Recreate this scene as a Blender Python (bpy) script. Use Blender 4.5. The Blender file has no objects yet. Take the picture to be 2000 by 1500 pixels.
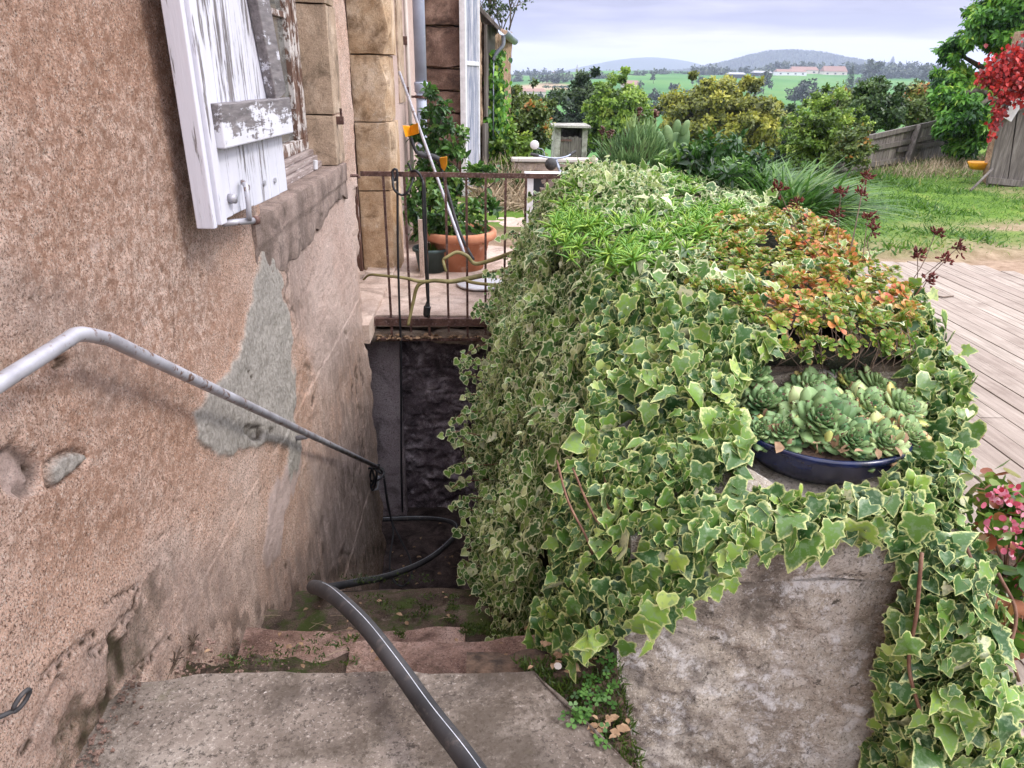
import bpy, math, random
import numpy as np
from math import radians, sin, cos, pi
from mathutils import Matrix, Vector
random.seed(7); rng = np.random.default_rng(7)
S = bpy.context.scene; COL = S.collection
# ------------------------------------------------------------------ camera
F = 1400.; PITCH = radians(23.4); YAW = radians(2.25); ROLL = radians(-.88)
_f = np.array([sin(YAW)*cos(PITCH), cos(YAW)*cos(PITCH), -sin(PITCH)])
_r = np.array([cos(YAW), -sin(YAW), 0.]); _u = np.cross(_r, _f)
_c, _s = cos(ROLL), sin(ROLL)
_R = _c*_r - _s*_u; _U = _c*_u + _s*_r
EYE = np.array([0, 0, 1.7])
cd = bpy.data.cameras.new('camera'); cam = bpy.data.objects.new('camera', cd); COL.objects.link(cam)
cd.lens = F/2000*36; cd.sensor_width = 36; cd.clip_start = .05; cd.clip_end = 20000
cam.matrix_world = Matrix(((_R[0], _U[0], -_f[0], EYE[0]), (_R[1], _U[1], -_f[1], EYE[1]), (_R[2], _U[2], -_f[2], EYE[2]), (0, 0, 0, 1)))
S.camera = cam
def at(x, y, X=None, Y=None, Z=None):
    d = _f + (x-1000)/F*_R + (750-y)/F*_U
    t = X/d[0] if X is not None else (Y/d[1] if Y is not None else (Z-1.7)/d[2])
    return EYE + t*d
def pj(p):
    v = np.asarray(p, float)-EYE; zc = v@_f
    return 1000+F*(v@_R)/zc, 750-F*(v@_U)/zc
# ------------------------------------------------------------------ world, sun, exposure
S.view_settings.view_transform = 'Standard'; S.view_settings.look = 'None'
S.view_settings.exposure = 0.72; S.view_settings.gamma = 1
SUN_EL = radians(46); SUN_AZ = (0.80, -0.30)          # soft overcast glow from right-behind
W = bpy.data.worlds.new('World'); S.world = W; W.use_nodes = True
nt = W.node_tree; nt.nodes.clear()
def N(nt, t, **k):
    n = nt.nodes.new(t)
    for a, b in k.items(): setattr(n, a, b)
    return n
def ramp(nt, src, stops, interp='LINEAR'):
    r = N(nt, 'ShaderNodeValToRGB'); r.color_ramp.interpolation = interp
    e = r.color_ramp.elements
    while len(e) < len(stops): e.new(.5)
    for k, (p, c) in enumerate(stops):
        e[k].position = p
        e[k].color = (c, c, c, 1) if isinstance(c, (int, float)) else (*c, 1)
    if src is not None: nt.links.new(src, r.inputs[0])
    return r.outputs[0]
def mixc(nt, a, b, f, mode='MIX'):
    m = N(nt, 'ShaderNodeMix', data_type='RGBA', blend_type=mode)
    for sock, v in ((m.inputs[0], f), (m.inputs[6], a), (m.inputs[7], b)):
        if hasattr(v, 'is_linked'): nt.links.new(v, sock)
        elif isinstance(v, (int, float)): sock.default_value = v
        else: sock.default_value = (*v, 1)
    return m.outputs[2]
def math_(nt, op, a, b=0.):
    m = N(nt, 'ShaderNodeMath', operation=op)
    for sock, v in ((m.inputs[0], a), (m.inputs[1], b)):
        if hasattr(v, 'is_linked'): nt.links.new(v, sock)
        else: sock.default_value = v
    return m.outputs[0]
sky = N(nt, 'ShaderNodeTexSky', sky_type='NISHITA'); sky.sun_disc = False
sky.sun_elevation = SUN_EL; sky.sun_rotation = math.atan2(SUN_AZ[0], SUN_AZ[1])
tc = N(nt, 'ShaderNodeTexCoord'); sx = N(nt, 'ShaderNodeSeparateXYZ'); nt.links.new(tc.outputs['Generated'], sx.inputs[0])
mp = N(nt, 'ShaderNodeMapping'); mp.inputs['Scale'].default_value = (2.2, 2.2, 22); nt.links.new(tc.outputs['Generated'], mp.inputs[0])
nz = N(nt, 'ShaderNodeTexNoise'); nz.inputs['Scale'].default_value = 1.5; nz.inputs['Detail'].default_value = 5; nz.inputs['Roughness'].default_value = .5
nt.links.new(mp.outputs[0], nz.inputs['Vector'])
el = math_(nt, 'ADD', sx.outputs[2], math_(nt, 'MULTIPLY', math_(nt, 'SUBTRACT', nz.outputs['Fac'], .5), .16))
cl = ramp(nt, el, [(0.0, (.58, .58, .74)), (.018, (.80, .74, .90)), (.034, (.86, .80, .93)), (.052, (.56, .52, .70)), (.075, (.34, .32, .46)), (.13, (.50, .50, .64)), (.3, (.7, .7, .78))])
gain = ramp(nt, sx.outputs[2], [(0, .26), (.1, .27), (.4, .95), (1, 1.1)])
SKY_GAIN = 2.6
cl2 = mixc(nt, cl, gain, 1.0, 'MULTIPLY')
skyc = mixc(nt, sky.outputs[0], cl2, .5)
bg1 = N(nt, 'ShaderNodeBackground'); nt.links.new(sky.outputs[0], bg1.inputs[0]); bg1.inputs[1].default_value = .008
bg2 = N(nt, 'ShaderNodeBackground'); nt.links.new(cl2, bg2.inputs[0]); bg2.inputs[1].default_value = SKY_GAIN
ad = N(nt, 'ShaderNodeAddShader'); nt.links.new(bg1.outputs[0], ad.inputs[0]); nt.links.new(bg2.outputs[0], ad.inputs[1])
wo = N(nt, 'ShaderNodeOutputWorld'); nt.links.new(ad.outputs[0], wo.inputs[0])
sd = bpy.data.lights.new('sun', 'SUN'); so = bpy.data.objects.new('sun', sd); COL.objects.link(so)
sd.energy = 1.5; sd.angle = radians(12); sd.color = (1, .95, .9)
_d = Vector((SUN_AZ[0]*cos(SUN_EL), SUN_AZ[1]*cos(SUN_EL), sin(SUN_EL)*math.hypot(*SUN_AZ)))
so.rotation_euler = _d.to_track_quat('Z', 'Y').to_euler(); so.location = (3, -3, 6)
# ------------------------------------------------------------------ noise
def _h(ix, iy, iz, s):
    n = (ix*374761393 + iy*668265263 + iz*2147483647 + s*1274126177) & 0xffffffff
    n = ((n ^ (n >> 13))*1274126177) & 0xffffffff
    return ((n ^ (n >> 16)) & 0xffff)/65535.
def vn(x, y, z=0., s=0):
    x, y, z = np.broadcast_arrays(np.asarray(x, float), y, z)
    ix, iy, iz = [np.floor(a).astype(np.int64) for a in (x, y, z)]
    fx, fy, fz = x-ix, y-iy, z-iz
    fx, fy, fz = [a*a*(3-2*a) for a in (fx, fy, fz)]
    def L(a, b, t): return a+(b-a)*t
    r = [L(L(_h(ix, iy, iz+k, s), _h(ix+1, iy, iz+k, s), fx), L(_h(ix, iy+1, iz+k, s), _h(ix+1, iy+1, iz+k, s), fx), fy) for k in (0, 1)]
    return L(r[0], r[1], fz)*2-1
def fbm(x, y, z=0., o=4, s=0, g=.5):
    t = 0; a = 1.; k = 1.
    for i in range(o): t = t+a*vn(np.asarray(x)*k, np.asarray(y)*k, np.asarray(z)*k, s+i*17); a *= g; k *= 2.03
    return t
def sst(a, b, x): t = np.clip((x-a)/(b-a), 0, 1); return t*t*(3-2*t)
def polydist(px, py, poly):                 # + inside
    d = np.full(px.shape, 1e9); ins = np.zeros(px.shape, bool); n = len(poly)
    for i in range(n):
        ax, ay = poly[i]; bx, by = poly[(i+1) % n]
        ex, ey = bx-ax, by-ay; L2 = ex*ex+ey*ey+1e-9
        t = np.clip(((px-ax)*ex+(py-ay)*ey)/L2, 0, 1)
        d = np.minimum(d, np.hypot(px-ax-t*ex, py-ay-t*ey))
        c = ((ay > py) != (by > py)) & (px < (bx-ax)*(py-ay)/(by-ay+1e-12)+ax)
        ins ^= c
    return np.where(ins, d, -d)
# ------------------------------------------------------------------ objects
def tag(o, label=None, cat=None, group=None, kind=None):
    if label: o['label'] = label
    if cat: o['category'] = cat
    if group: o['group'] = group
    if kind: o['kind'] = kind
    return o
def empty(name, loc, label, cat, group=None):
    o = bpy.data.objects.new(name, None); COL.objects.link(o); o.location = tuple(map(float, loc)); o.empty_display_size = .1
    return tag(o, label, cat, group)
def root_loc(o):
    while o.parent: o = o.parent
    return np.array(o.location)
def mkmesh(name, V, Fc, mat, parent=None, loc=None, smooth=False, attrs=None, matidx=None):
    V = np.asarray(V, float)
    off = root_loc(parent) if parent is not None else (np.array(loc, float) if loc is not None else np.array([V[:, 0].mean(), V[:, 1].mean(), V[:, 2].min()]))
    me = bpy.data.meshes.new(name)
    if isinstance(Fc, tuple):      # (flat loop index array, loop totals)
        li, lt = Fc
        me.vertices.add(len(V)); me.vertices.foreach_set('co', (V-off).astype(np.float32).ravel())
        me.loops.add(len(li)); me.loops.foreach_set('vertex_index', li.astype(np.int32))
        me.polygons.add(len(lt)); st = np.concatenate([[0], np.cumsum(lt)[:-1]])
        me.polygons.foreach_set('loop_start', st.astype(np.int32)); me.polygons.foreach_set('loop_total', lt.astype(np.int32))
        me.update(calc_edges=True)
    else:
        me.from_pydata((V-off).tolist(), [], Fc)
    mats = mat if isinstance(mat, (list, tuple)) else [mat]
    for m in mats: me.materials.append(m)
    if matidx is not None: me.polygons.foreach_set('material_index', np.asarray(matidx, np.int32))
    if smooth: me.polygons.foreach_set('use_smooth', np.ones(len(me.polygons), bool))
    for k, a in (attrs or {}).items():
        t = me.attributes.new(k, 'FLOAT', 'POINT'); t.data.foreach_set('value', np.asarray(a, np.float32))
    me.validate()
    o = bpy.data.objects.new(name, me); COL.objects.link(o)
    if parent is not None: o.parent = parent
    else: o.location = tuple(off)
    return o
class MB:
    def __init__(s): s.v = []; s.f = []
    def add(s, V, Fc):
        b = len(s.v); s.v += [tuple(map(float, p)) for p in V]; s.f += [tuple(i+b for i in f) for f in Fc]; return s
    def box(s, a, b, jit=0., bev=0.):
        x0, y0, z0 = a; x1, y1, z1 = b
        V = [(x0, y0, z0), (x1, y0, z0), (x1, y1, z0), (x0, y1, z0), (x0, y0, z1), (x1, y0, z1), (x1, y1, z1), (x0, y1, z1)]
        if jit: V = [tuple(c+random.uniform(-jit, jit) for c in p) for p in V]
        return s.add(V, [(3, 2, 1, 0), (4, 5, 6, 7), (0, 1, 5, 4), (1, 2, 6, 5), (2, 3, 7, 6), (3, 0, 4, 7)])
    def obox(s, c, ax, ay, az):              # oriented box, half-axes
        c, ax, ay, az = map(np.array, (c, ax, ay, az))
        V = [c+i*ax+j*ay+k*az for k in (-1, 1) for i, j in ((-1, -1), (1, -1), (1, 1), (-1, 1))]
        return s.add(V, [(3, 2, 1, 0), (4, 5, 6, 7), (0, 1, 5, 4), (1, 2, 6, 5), (2, 3, 7, 6), (3, 0, 4, 7)])
    def bar(s, p0, p1, w, d, up=(0, 0, 1)):
        p0, p1 = np.array(p0, float), np.array(p1, float); a = (p1-p0)/2; n = a/np.linalg.norm(a)
        q = np.cross(n, up); q = q/np.linalg.norm(q); k = np.cross(q, n)
        return s.obox((p0+p1)/2, a, q*w/2, k*d/2)
    def tube(s, pts, r, n=8, cap=True):
        pts = [np.array(p, float) for p in pts]; m = len(pts)
        rr = r if hasattr(r, '__len__') else [r]*m
        V = []; Fc = []; ref = None
        for i, p in enumerate(pts):
            t = pts[min(i+1, m-1)]-pts[max(i-1, 0)]; t = t/(np.linalg.norm(t)+1e-12)
            if ref is None: ref = np.array([0, 0, 1.]) if abs(t[2]) < .9 else np.array([1., 0, 0])
            a = np.cross(t, ref); a /= np.linalg.norm(a)+1e-12; b = np.cross(a, t); ref = b
            for k in range(n): V.append(p+rr[i]*(cos(2*pi*k/n)*a+sin(2*pi*k/n)*b))
        for i in range(m-1):
            for k in range(n): Fc.append((i*n+k, i*n+(k+1) % n, (i+1)*n+(k+1) % n, (i+1)*n+k))
        if cap: Fc += [tuple(range(n))[::-1], tuple(range((m-1)*n, m*n))]
        return s.add(V, Fc)
    def lathe(s, c, prof, n=24):
        V = []; Fc = []
        for (r, z) in prof:
            for k in range(n): V.append((c[0]+r*cos(2*pi*k/n), c[1]+r*sin(2*pi*k/n), c[2]+z))
        for i in range(len(prof)-1):
            for k in range(n): Fc.append((i*n+k, i*n+(k+1) % n, (i+1)*n+(k+1) % n, (i+1)*n+k))
        return s.add(V, Fc)
    def prism(s, poly, z0, z1):
        n = len(poly); V = [(x, y, z0) for x, y in poly]+[(x, y, z1) for x, y in poly]
        Fc = [tuple(range(n))[::-1], tuple(range(n, 2*n))]+[(i, (i+1) % n, n+(i+1) % n, n+i) for i in range(n)]
        return s.add(V, Fc)
    def ball(s, c, r, n=8, m=6):
        rx, ry, rz = r if hasattr(r, '__len__') else (r, r, r); V = []; Fc = []
        for i in range(m+1):
            for k in range(n):
                t = pi*i/m; V.append((c[0]+rx*sin(t)*cos(2*pi*k/n), c[1]+ry*sin(t)*sin(2*pi*k/n), c[2]+rz*cos(t)))
        for i in range(m):
            for k in range(n): Fc.append((i*n+k, (i+1)*n+k, (i+1)*n+(k+1) % n, i*n+(k+1) % n))
        return s.add(V, Fc)
    def put(s, name, mat, parent=None, loc=None, smooth=False, bevel=0., attrs=None):
        o = mkmesh(name, s.v, s.f, mat, parent, loc, smooth, attrs)
        if bevel:
            b = o.modifiers.new('bevel', 'BEVEL'); b.width = bevel; b.segments = 2; b.limit_method = 'ANGLE'
        return o
def smoothpts(pts, n=8):
    P = [np.array(p, float) for p in pts]; P = [2*P[0]-P[1]]+P+[2*P[-1]-P[-2]]; out = []
    for i in range(1, len(P)-2):
        for k in range(n):
            t = k/n; out.append(.5*((2*P[i])+(-P[i-1]+P[i+1])*t+(2*P[i-1]-5*P[i]+4*P[i+1]-P[i+2])*t*t+(-P[i-1]+3*P[i]-3*P[i+1]+P[i+2])*t**3))
    out.append(P[-2]); return out
def gridmesh(nu, nv, keep=None):
    i, j = np.meshgrid(np.arange(nu-1), np.arange(nv-1), indexing='ij')
    q = np.stack([i*nv+j, (i+1)*nv+j, (i+1)*nv+j+1, i*nv+j+1], -1).reshape(-1, 4)
    if keep is not None: q = q[keep.ravel()]
    return q.ravel(), np.full(len(q), 4)
def roughbox(a, b, cell, amp, seed, fr=6., taper=None):
    """box with subdivided, noise-worn faces: returns V, quads"""
    a = np.array(a, float); b = np.array(b, float); n = np.maximum(2, np.ceil((b-a)/cell).astype(int)+1)
    V = []; Q = []; base = 0
    for ax in range(3):
        o1, o2 = [k for k in range(3) if k != ax]
        for side in (0, 1):
            g1 = np.linspace(a[o1], b[o1], n[o1]); g2 = np.linspace(a[o2], b[o2], n[o2])
            A, B = np.meshgrid(g1, g2, indexing='ij'); P = np.zeros(A.shape+(3,)); P[..., o1] = A; P[..., o2] = B; P[..., ax] = b[ax] if side else a[ax]
            P = P.reshape(-1, 3); li, lt = gridmesh(n[o1], n[o2]); q = li.reshape(-1, 4)
            if (side == 0) ^ (ax == 1): q = q[:, ::-1]
            V.append(P); Q.append(q+base); base += len(P)
    V = np.concatenate(V); Q = np.concatenate(Q)
    c = (a+b)/2; h = (b-a)/2; rel = (V-c)/h
    near = np.sort(np.abs(rel), 1)[:, 1]          # near an edge when second largest ~1
    edge = sst(1-2.2*amp*2/h.min(), 1, near)
    dirn = rel/np.linalg.norm(rel, axis=1)[:, None]
    d = amp*fbm(V[:, 0]*fr, V[:, 1]*fr, V[:, 2]*fr, 4, seed)-edge*amp*1.2*(1+.6*vn(V[:, 0]*9, V[:, 1]*9, V[:, 2]*9, seed+5))
    V = V+dirn*d[:, None]
    return V, (Q.ravel(), np.full(len(Q), 4))
# ------------------------------------------------------------------ materials
MATS = {}
def newmat(name):
    m = bpy.data.materials.new(name); m.use_nodes = True; nt = m.node_tree; nt.nodes.clear()
    b = N(nt, 'ShaderNodeBsdfPrincipled'); o = N(nt, 'ShaderNodeOutputMaterial'); nt.links.new(b.outputs[0], o.inputs[0])
    MATS[name] = m; return m, nt, b, o
def objco(nt, sc=(1, 1, 1), glob=True):
    if glob: g = N(nt, 'ShaderNodeNewGeometry').outputs['Position']
    else: g = N(nt, 'ShaderNodeTexCoord').outputs['Object']
    m = N(nt, 'ShaderNodeMapping'); m.inputs['Scale'].default_value = sc; nt.links.new(g, m.inputs[0]); return m.outputs[0]
def noise(nt, co, scale, detail=4, rough=.55, dist=0.):
    n = N(nt, 'ShaderNodeTexNoise'); n.inputs['Scale'].default_value = scale; n.inputs['Detail'].default_value = detail
    n.inputs['Roughness'].default_value = rough; n.inputs['Distortion'].default_value = dist
    nt.links.new(co, n.inputs['Vector']); return n.outputs['Fac']
def attr(nt, name): return N(nt, 'ShaderNodeAttribute', attribute_name=name).outputs['Fac']
def bump(nt, b, h, strength=.5, dist=.01, prev=None):
    k = N(nt, 'ShaderNodeBump'); k.inputs['Strength'].default_value = strength; k.inputs['Distance'].default_value = dist
    nt.links.new(h, k.inputs['Height'])
    if prev is not None: nt.links.new(prev, k.inputs['Normal'])
    nt.links.new(k.outputs[0], b.inputs['Normal']); return k.outputs[0]
def setc(nt, b, c):
    if hasattr(c, 'is_linked'): nt.links.new(c, b.inputs['Base Color'])
    else: b.inputs['Base Color'].default_value = (*c, 1)
def simple(name, c1, c2, scale=8, rough=.7, metal=0., bs=.3, bscale=40, bd=.004, sc=(1, 1, 1), lo=.35, hi=.65, spec=.5, third=None, glob=True):
    m, nt, b, o = newmat(name); co = objco(nt, sc, glob)
    c = ramp(nt, noise(nt, co, scale, 6, .6), [(lo, c1), (hi, c2)])
    if third: c = mixc(nt, c, third[0], ramp(nt, noise(nt, co, third[1], 5, .65), [(third[2], 0.), (third[2]+third[3], 1.)]))
    setc(nt, b, c); b.inputs['Roughness'].default_value = rough; b.inputs['Metallic'].default_value = metal; b.inputs['Specular IOR Level'].default_value = spec
    if bs: bump(nt, b, noise(nt, co, bscale, 5, .6), bs, bd)
    return m
def flat(name, c, rough=.5, metal=0.):
    m, nt, b, o = newmat(name); co = objco(nt)
    d = tuple(x*.75 for x in c); setc(nt, b, ramp(nt, noise(nt, co, 14, 5), [(.3, d), (.7, c)])); b.inputs['Roughness'].default_value = rough; b.inputs['Metallic'].default_value = metal
    return m
def leafmat(name, stops, trans=.3, rough=.45, rim=None, rimat=(.55, .8), blotch=None, spec=.4):
    m, nt, b, o = newmat(name)
    c = ramp(nt, attr(nt, 'rnd'), stops)
    co = objco(nt)
    if blotch: c = mixc(nt, c, blotch, ramp(nt, noise(nt, co, 75, 3, .6), [(.50, 0.), (.60, .6)]))
    if rim is not None:
        v = math_(nt, 'ADD', attr(nt, 'v'), math_(nt, 'MULTIPLY', math_(nt, 'SUBTRACT', noise(nt, co, 130, 3), .5), .7))
        c = mixc(nt, c, rim, ramp(nt, v, [(rimat[0], 0.), (rimat[1], 1.)]))
    c = mixc(nt, c, (.5, .5, .5), .0) if False else c
    b.inputs['Roughness'].default_value = rough; b.inputs['Specular IOR Level'].default_value = spec
    setc(nt, b, c)
    t = N(nt, 'ShaderNodeBsdfTranslucent'); nt.links.new(c, t.inputs[0])
    x = N(nt, 'ShaderNodeMixShader'); x.inputs[0].default_value = trans
    nt.links.new(b.outputs[0], x.inputs[1]); nt.links.new(t.outputs[0], x.inputs[2]); nt.links.new(x.outputs[0], o.inputs[0])
    return m
# plaster --------------------------------------------------
m, nt, b, o = newmat('plaster'); co = objco(nt)
big = noise(nt, co, 1.7, 5, .6, .4)
c = ramp(nt, big, [(.30, (.54, .32, .215)), (.46, (.68, .44, .325)), (.62, (.79, .58, .47))])
mid = noise(nt, co, 9, 6, .7)
c = mixc(nt, c, (.80, .60, .49), ramp(nt, mid, [(.52, 0.), (.68, .75)]))
c = mixc(nt, c, (.10, .05, .032), ramp(nt, noise(nt, co, 175, 5, .85), [(.50, 0.), (.58, .95)]))
c = mixc(nt, c, (.82, .70, .60), ramp(nt, noise(nt, co, 230, 3, .7), [(.54, 0.), (.64, .9)]))
c = mixc(nt, c, (.33, .18, .115), math_(nt, 'MULTIPLY', attr(nt, 'ochre'), ramp(nt, noise(nt, co, 34, 6, .8), [(.44, 0.), (.58, .8)])))
pale = math_(nt, 'MULTIPLY', attr(nt, 'pale'), .75)
c = mixc(nt, c, (.60, .48, .44), pale)
c = mixc(nt, c, (.30, .225, .19), math_(nt, 'MULTIPLY', attr(nt, 'damp'), ramp(nt, noise(nt, objco(nt, (9, 9, 2.0)), 2.2, 6, .65), [(.3, .15), (.62, 1.)])))
cem = ramp(nt, noise(nt, co, 60, 6, .7), [(.35, (.31, .28, .24)), (.65, (.56, .515, .46))])
c = mixc(nt, c, cem, attr(nt, 'patch'))
c = mixc(nt, c, (.055, .035, .022), ramp(nt, attr(nt, 'dark'), [(.15, 0.), (.8, .95)]))
c = mixc(nt, c, (.05, .06, .02), math_(nt, 'MULTIPLY', attr(nt, 'moss'), ramp(nt, noise(nt, co, 40, 5, .7), [(.4, 0.), (.55, 1.)])))
setc(nt, b, c); b.inputs['Roughness'].default_value = .95; b.inputs['Specular IOR Level'].default_value = .15
k = bump(nt, b, noise(nt, co, 110, 6, .8), 1., .016)
bump(nt, b, noise(nt, co, 20, 4, .6), .5, .02, k)
# stones ---------------------------------------------------
def stone(name, c1, c2, c3, scale=5, moss=0., speck=.8, bs=.7):
    m, nt, b, o = newmat(name); co = objco(nt)
    c = ramp(nt, noise(nt, co, scale, 7, .65, .3), [(.32, c1), (.5, c2), (.68, c3)])
    c = mixc(nt, c, tuple(x*.3 for x in c1), ramp(nt, noise(nt, co, scale*30, 5, .8), [(.52, 0.), (.62, speck)]))
    c = mixc(nt, c, tuple(min(1, x*1.35+.06) for x in c3), ramp(nt, noise(nt, co, scale*44, 3, .75), [(.56, 0.), (.68, .55)]))
    c = mixc(nt, c, tuple(x*.42 for x in c1), ramp(nt, noise(nt, co, scale*1.1, 7, .72, .8), [(.50, 0.), (.66, .8)]))
    if moss: c = mixc(nt, c, (.045, .055, .014), ramp(nt, noise(nt, co, 7, 6, .75), [(.66-moss*.16, 0.), (.72-moss*.12, .8)]))
    setc(nt, b, c); b.inputs['Roughness'].default_value = .93; b.inputs['Specular IOR Level'].default_value = .2
    k = bump(nt, b, noise(nt, co, scale*22, 7, .8), bs, .015); bump(nt, b, noise(nt, co, scale*3, 4, .6), .4, .03, k)
    return m
stone('slab_stone', (.12, .095, .08), (.25, .205, .17), (.41, .355, .305), 2.6)
stone('step_stone', (.14, .08, .06), (.30, .19, .15), (.42, .30, .25), 5, .25)
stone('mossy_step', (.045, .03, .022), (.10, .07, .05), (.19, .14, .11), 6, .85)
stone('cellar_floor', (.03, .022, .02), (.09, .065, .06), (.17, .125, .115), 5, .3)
stone('pillar_stone', (.24, .195, .155), (.42, .36, .29), (.66, .60, .53), 4.2)
stone('rubble', (.10, .075, .055), (.24, .185, .14), (.38, .31, .25), 6, .25)
stone('dark_rubble', (.04, .03, .034), (.17, .13, .145), (.50, .43, .46), 5, .1, 1.)
stone('pale_jamb', (.30, .24, .25), (.42, .35, .36), (.52, .46, .47), 3)
stone('dressed_stone', (.36, .22, .115), (.52, .37, .235), (.66, .52, .38), 4, 0, .5, .6)
stone('surround_stone', (.32, .235, .16), (.45, .33, .235), (.58, .46, .35), 5, 0, .6, .6)
stone('sill_stone', (.17, .125, .10), (.29, .215, .18), (.40, .31, .265), 5, 0, .6)
stone('block_stone', (.055, .032, .024), (.12, .07, .052), (.25, .165, .125), 3, 0, .5, .5)
stone('terrace_stone', (.36, .26, .205), (.52, .40, .33), (.66, .54, .46), 2.4, 0, .35, .25)
stone('annex_stone', (.20, .12, .07), (.36, .24, .155), (.5, .37, .26), 9, 0, .7)
stone('concrete', (.18, .17, .14), (.32, .31, .27), (.45, .44, .39), 4, 0)
simple('soil', (.035, .022, .014), (.12, .075, .05), 30, .95, bs=.8, bscale=60, bd=.02)
simple('rust', (.055, .025, .02), (.16, .085, .065), 18, .75, .3, .4, 90, .002, third=((.26, .19, .18), 60, .55, .12))
simple('rail_paint', (.28, .27, .29), (.48, .48, .52), 9, .42, .25, .2, 80, .001, third=((.17, .10, .075), 30, .56, .06))
simple('galv', (.24, .27, .34), (.40, .44, .53), 5, .45, .5, .1)
simple('pvc', (.27, .30, .38), (.38, .42, .52), 3, .5, 0, .1, third=((.5, .5, .52), 18, .62, .1))
simple('black_rubber', (.016, .016, .018), (.05, .048, .05), 6, .68, 0, .15, 60, .001, third=((.10, .085, .075), 30, .55, .2))
simple('black_cable', (.010, .010, .012), (.022, .022, .025), 8, .5)
simple('white_stripe', (.35, .38, .42), (.6, .63, .68), 40, .5)
simple('dark_wood', (.05, .022, .014), (.15, .075, .05), 6, .8, sc=(4, 4, .5), third=((.42, .37, .34), 22, .60, .05))
simple('terracotta', (.42, .155, .075), (.60, .27, .155), 4, .85, bs=.25, third=((.62, .42, .33), 12, .6, .15))
simple('green_plastic', (.03, .055, .055), (.055, .09, .09), 5, .5)
m, nt, b, o = newmat('blue_glaze'); co = objco(nt)
c = ramp(nt, noise(nt, co, 9, 6, .65, .5), [(.35, (.003, .005, .018)), (.6, (.009, .016, .07)), (.75, (.03, .045, .12))])
c = mixc(nt, c, (.10, .075, .05), ramp(nt, noise(nt, co, 26, 6, .75), [(.64, 0.), (.74, .8)]))
setc(nt, b, c); b.inputs['Roughness'].default_value = .22
flat('orange_plastic', (.85, .36, .015), .4)
flat('white_plastic', (.72, .72, .74), .45)
flat('dark_panel', (.03, .032, .04), .35)
flat('red_paint', (.35, .05, .035), .4)
simple('zinc_roof', (.2, .2, .2), (.32, .32, .33), 4, .7)
simple('tile_roof', (.16, .09, .07), (.30, .18, .14), 6, .9)
simple('cream_wall', (.48, .42, .37), (.62, .57, .52), 2, .9)
simple('sill_wood', (.16, .115, .10), (.34, .28, .255), 12, .85, sc=(1.5, .5, 6), third=((.55, .50, .48), 30, .6, .06))
simple('cactus_skin', (.07, .15, .05), (.19, .29, .11), 12, .6)
simple('bamboo', (.16, .14, .05), (.30, .26, .11), 9, .6)
simple('twig', (.07, .045, .03), (.17, .12, .085), 25, .85)
simple('red_stem', (.12, .05, .03), (.24, .13, .08), 25, .7)
simple('bark', (.05, .04, .03), (.14, .115, .09), 14, .9, bs=.6, sc=(3, 3, 1))
simple('dry_leaf', (.16, .09, .045), (.38, .25, .15), 30, .85)
simple('dead_head', (.045, .006, .005), (.16, .025, .015), 60, .8)
simple('straw', (.22, .16, .095), (.42, .34, .23), 20, .9)
simple('inner_mass', (.010, .012, .005), (.035, .035, .015), 30, 1, bs=.8, bscale=50, bd=.02)  # near-black: shade between the leaves is put into this colour
m = MATS['pillar_stone']; nt = m.node_tree; b = next(n for n in nt.nodes if n.type == 'BSDF_PRINCIPLED'); co = objco(nt)
c0 = b.inputs['Base Color'].links[0].from_socket
c = mixc(nt, c0, (.74, .71, .68), ramp(nt, noise(nt, co, 9, 10, .88, .2), [(.52, 0.), (.58, .75)]))
c = mixc(nt, c, (.05, .04, .03), ramp(nt, noise(nt, objco(nt, (1, 1, 1.3)), 13, 6, .75, .2), [(.61, 0.), (.66, .85)]))
nt.links.new(c, b.inputs['Base Color'])
def overlay(name, col, scale, lo, hi, fac, sc=(1, 1, 1), rough=.78):
    m = MATS[name]; nt = m.node_tree; b = next(n for n in nt.nodes if n.type == 'BSDF_PRINCIPLED'); c0 = b.inputs['Base Color'].links[0].from_socket
    nt.links.new(mixc(nt, c0, col, ramp(nt, noise(nt, objco(nt, sc), scale, 8, rough, .3), [(lo, 0.), (hi, fac)])), b.inputs['Base Color'])
overlay('slab_stone', (.085, .066, .05), 3.3, .47, .60, .78); overlay('slab_stone', (.10, .10, .045), 5.5, .60, .70, .5); overlay('slab_stone', (.78, .75, .70), 24, .70, .73, .9)
overlay('step_stone', (.08, .05, .035), 6, .50, .62, .7); overlay('step_stone', (.55, .42, .34), 9, .58, .66, .6)
overlay('surround_stone', (.16, .12, .085), 5, .53, .66, .6, (1, 1, .5)); overlay('dressed_stone', (.22, .13, .07), 4, .53, .64, .6, (1, 1, .4)); overlay('dressed_stone', (.75, .66, .54), 8, .58, .66, .6)
overlay('sill_stone', (.12, .09, .075), 5, .50, .62, .6, (1, 1, .4)); overlay('terrace_stone', (.30, .22, .17), 2.2, .55, .66, .5); overlay('mossy_step', (.05, .075, .015), 5, .50, .58, .85); overlay('mossy_step', (.26, .20, .16), 8, .60, .68, .6)
overlay('dark_rubble', (.62, .54, .57), 6, .55, .64, .8)
overlay('plaster', (.16, .095, .06), 2.6, .60, .72, .45, (1, 1, .45)); overlay('plaster', (.86, .70, .62), 5, .62, .70, .45, (1, 1, .7))
# glass
m, nt, b, o = newmat('glass'); setc(nt, b, (.12, .12, .11)); b.inputs['Roughness'].default_value = .12; b.inputs['Metallic'].default_value = .0; b.inputs['Specular IOR Level'].default_value = .9
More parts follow.
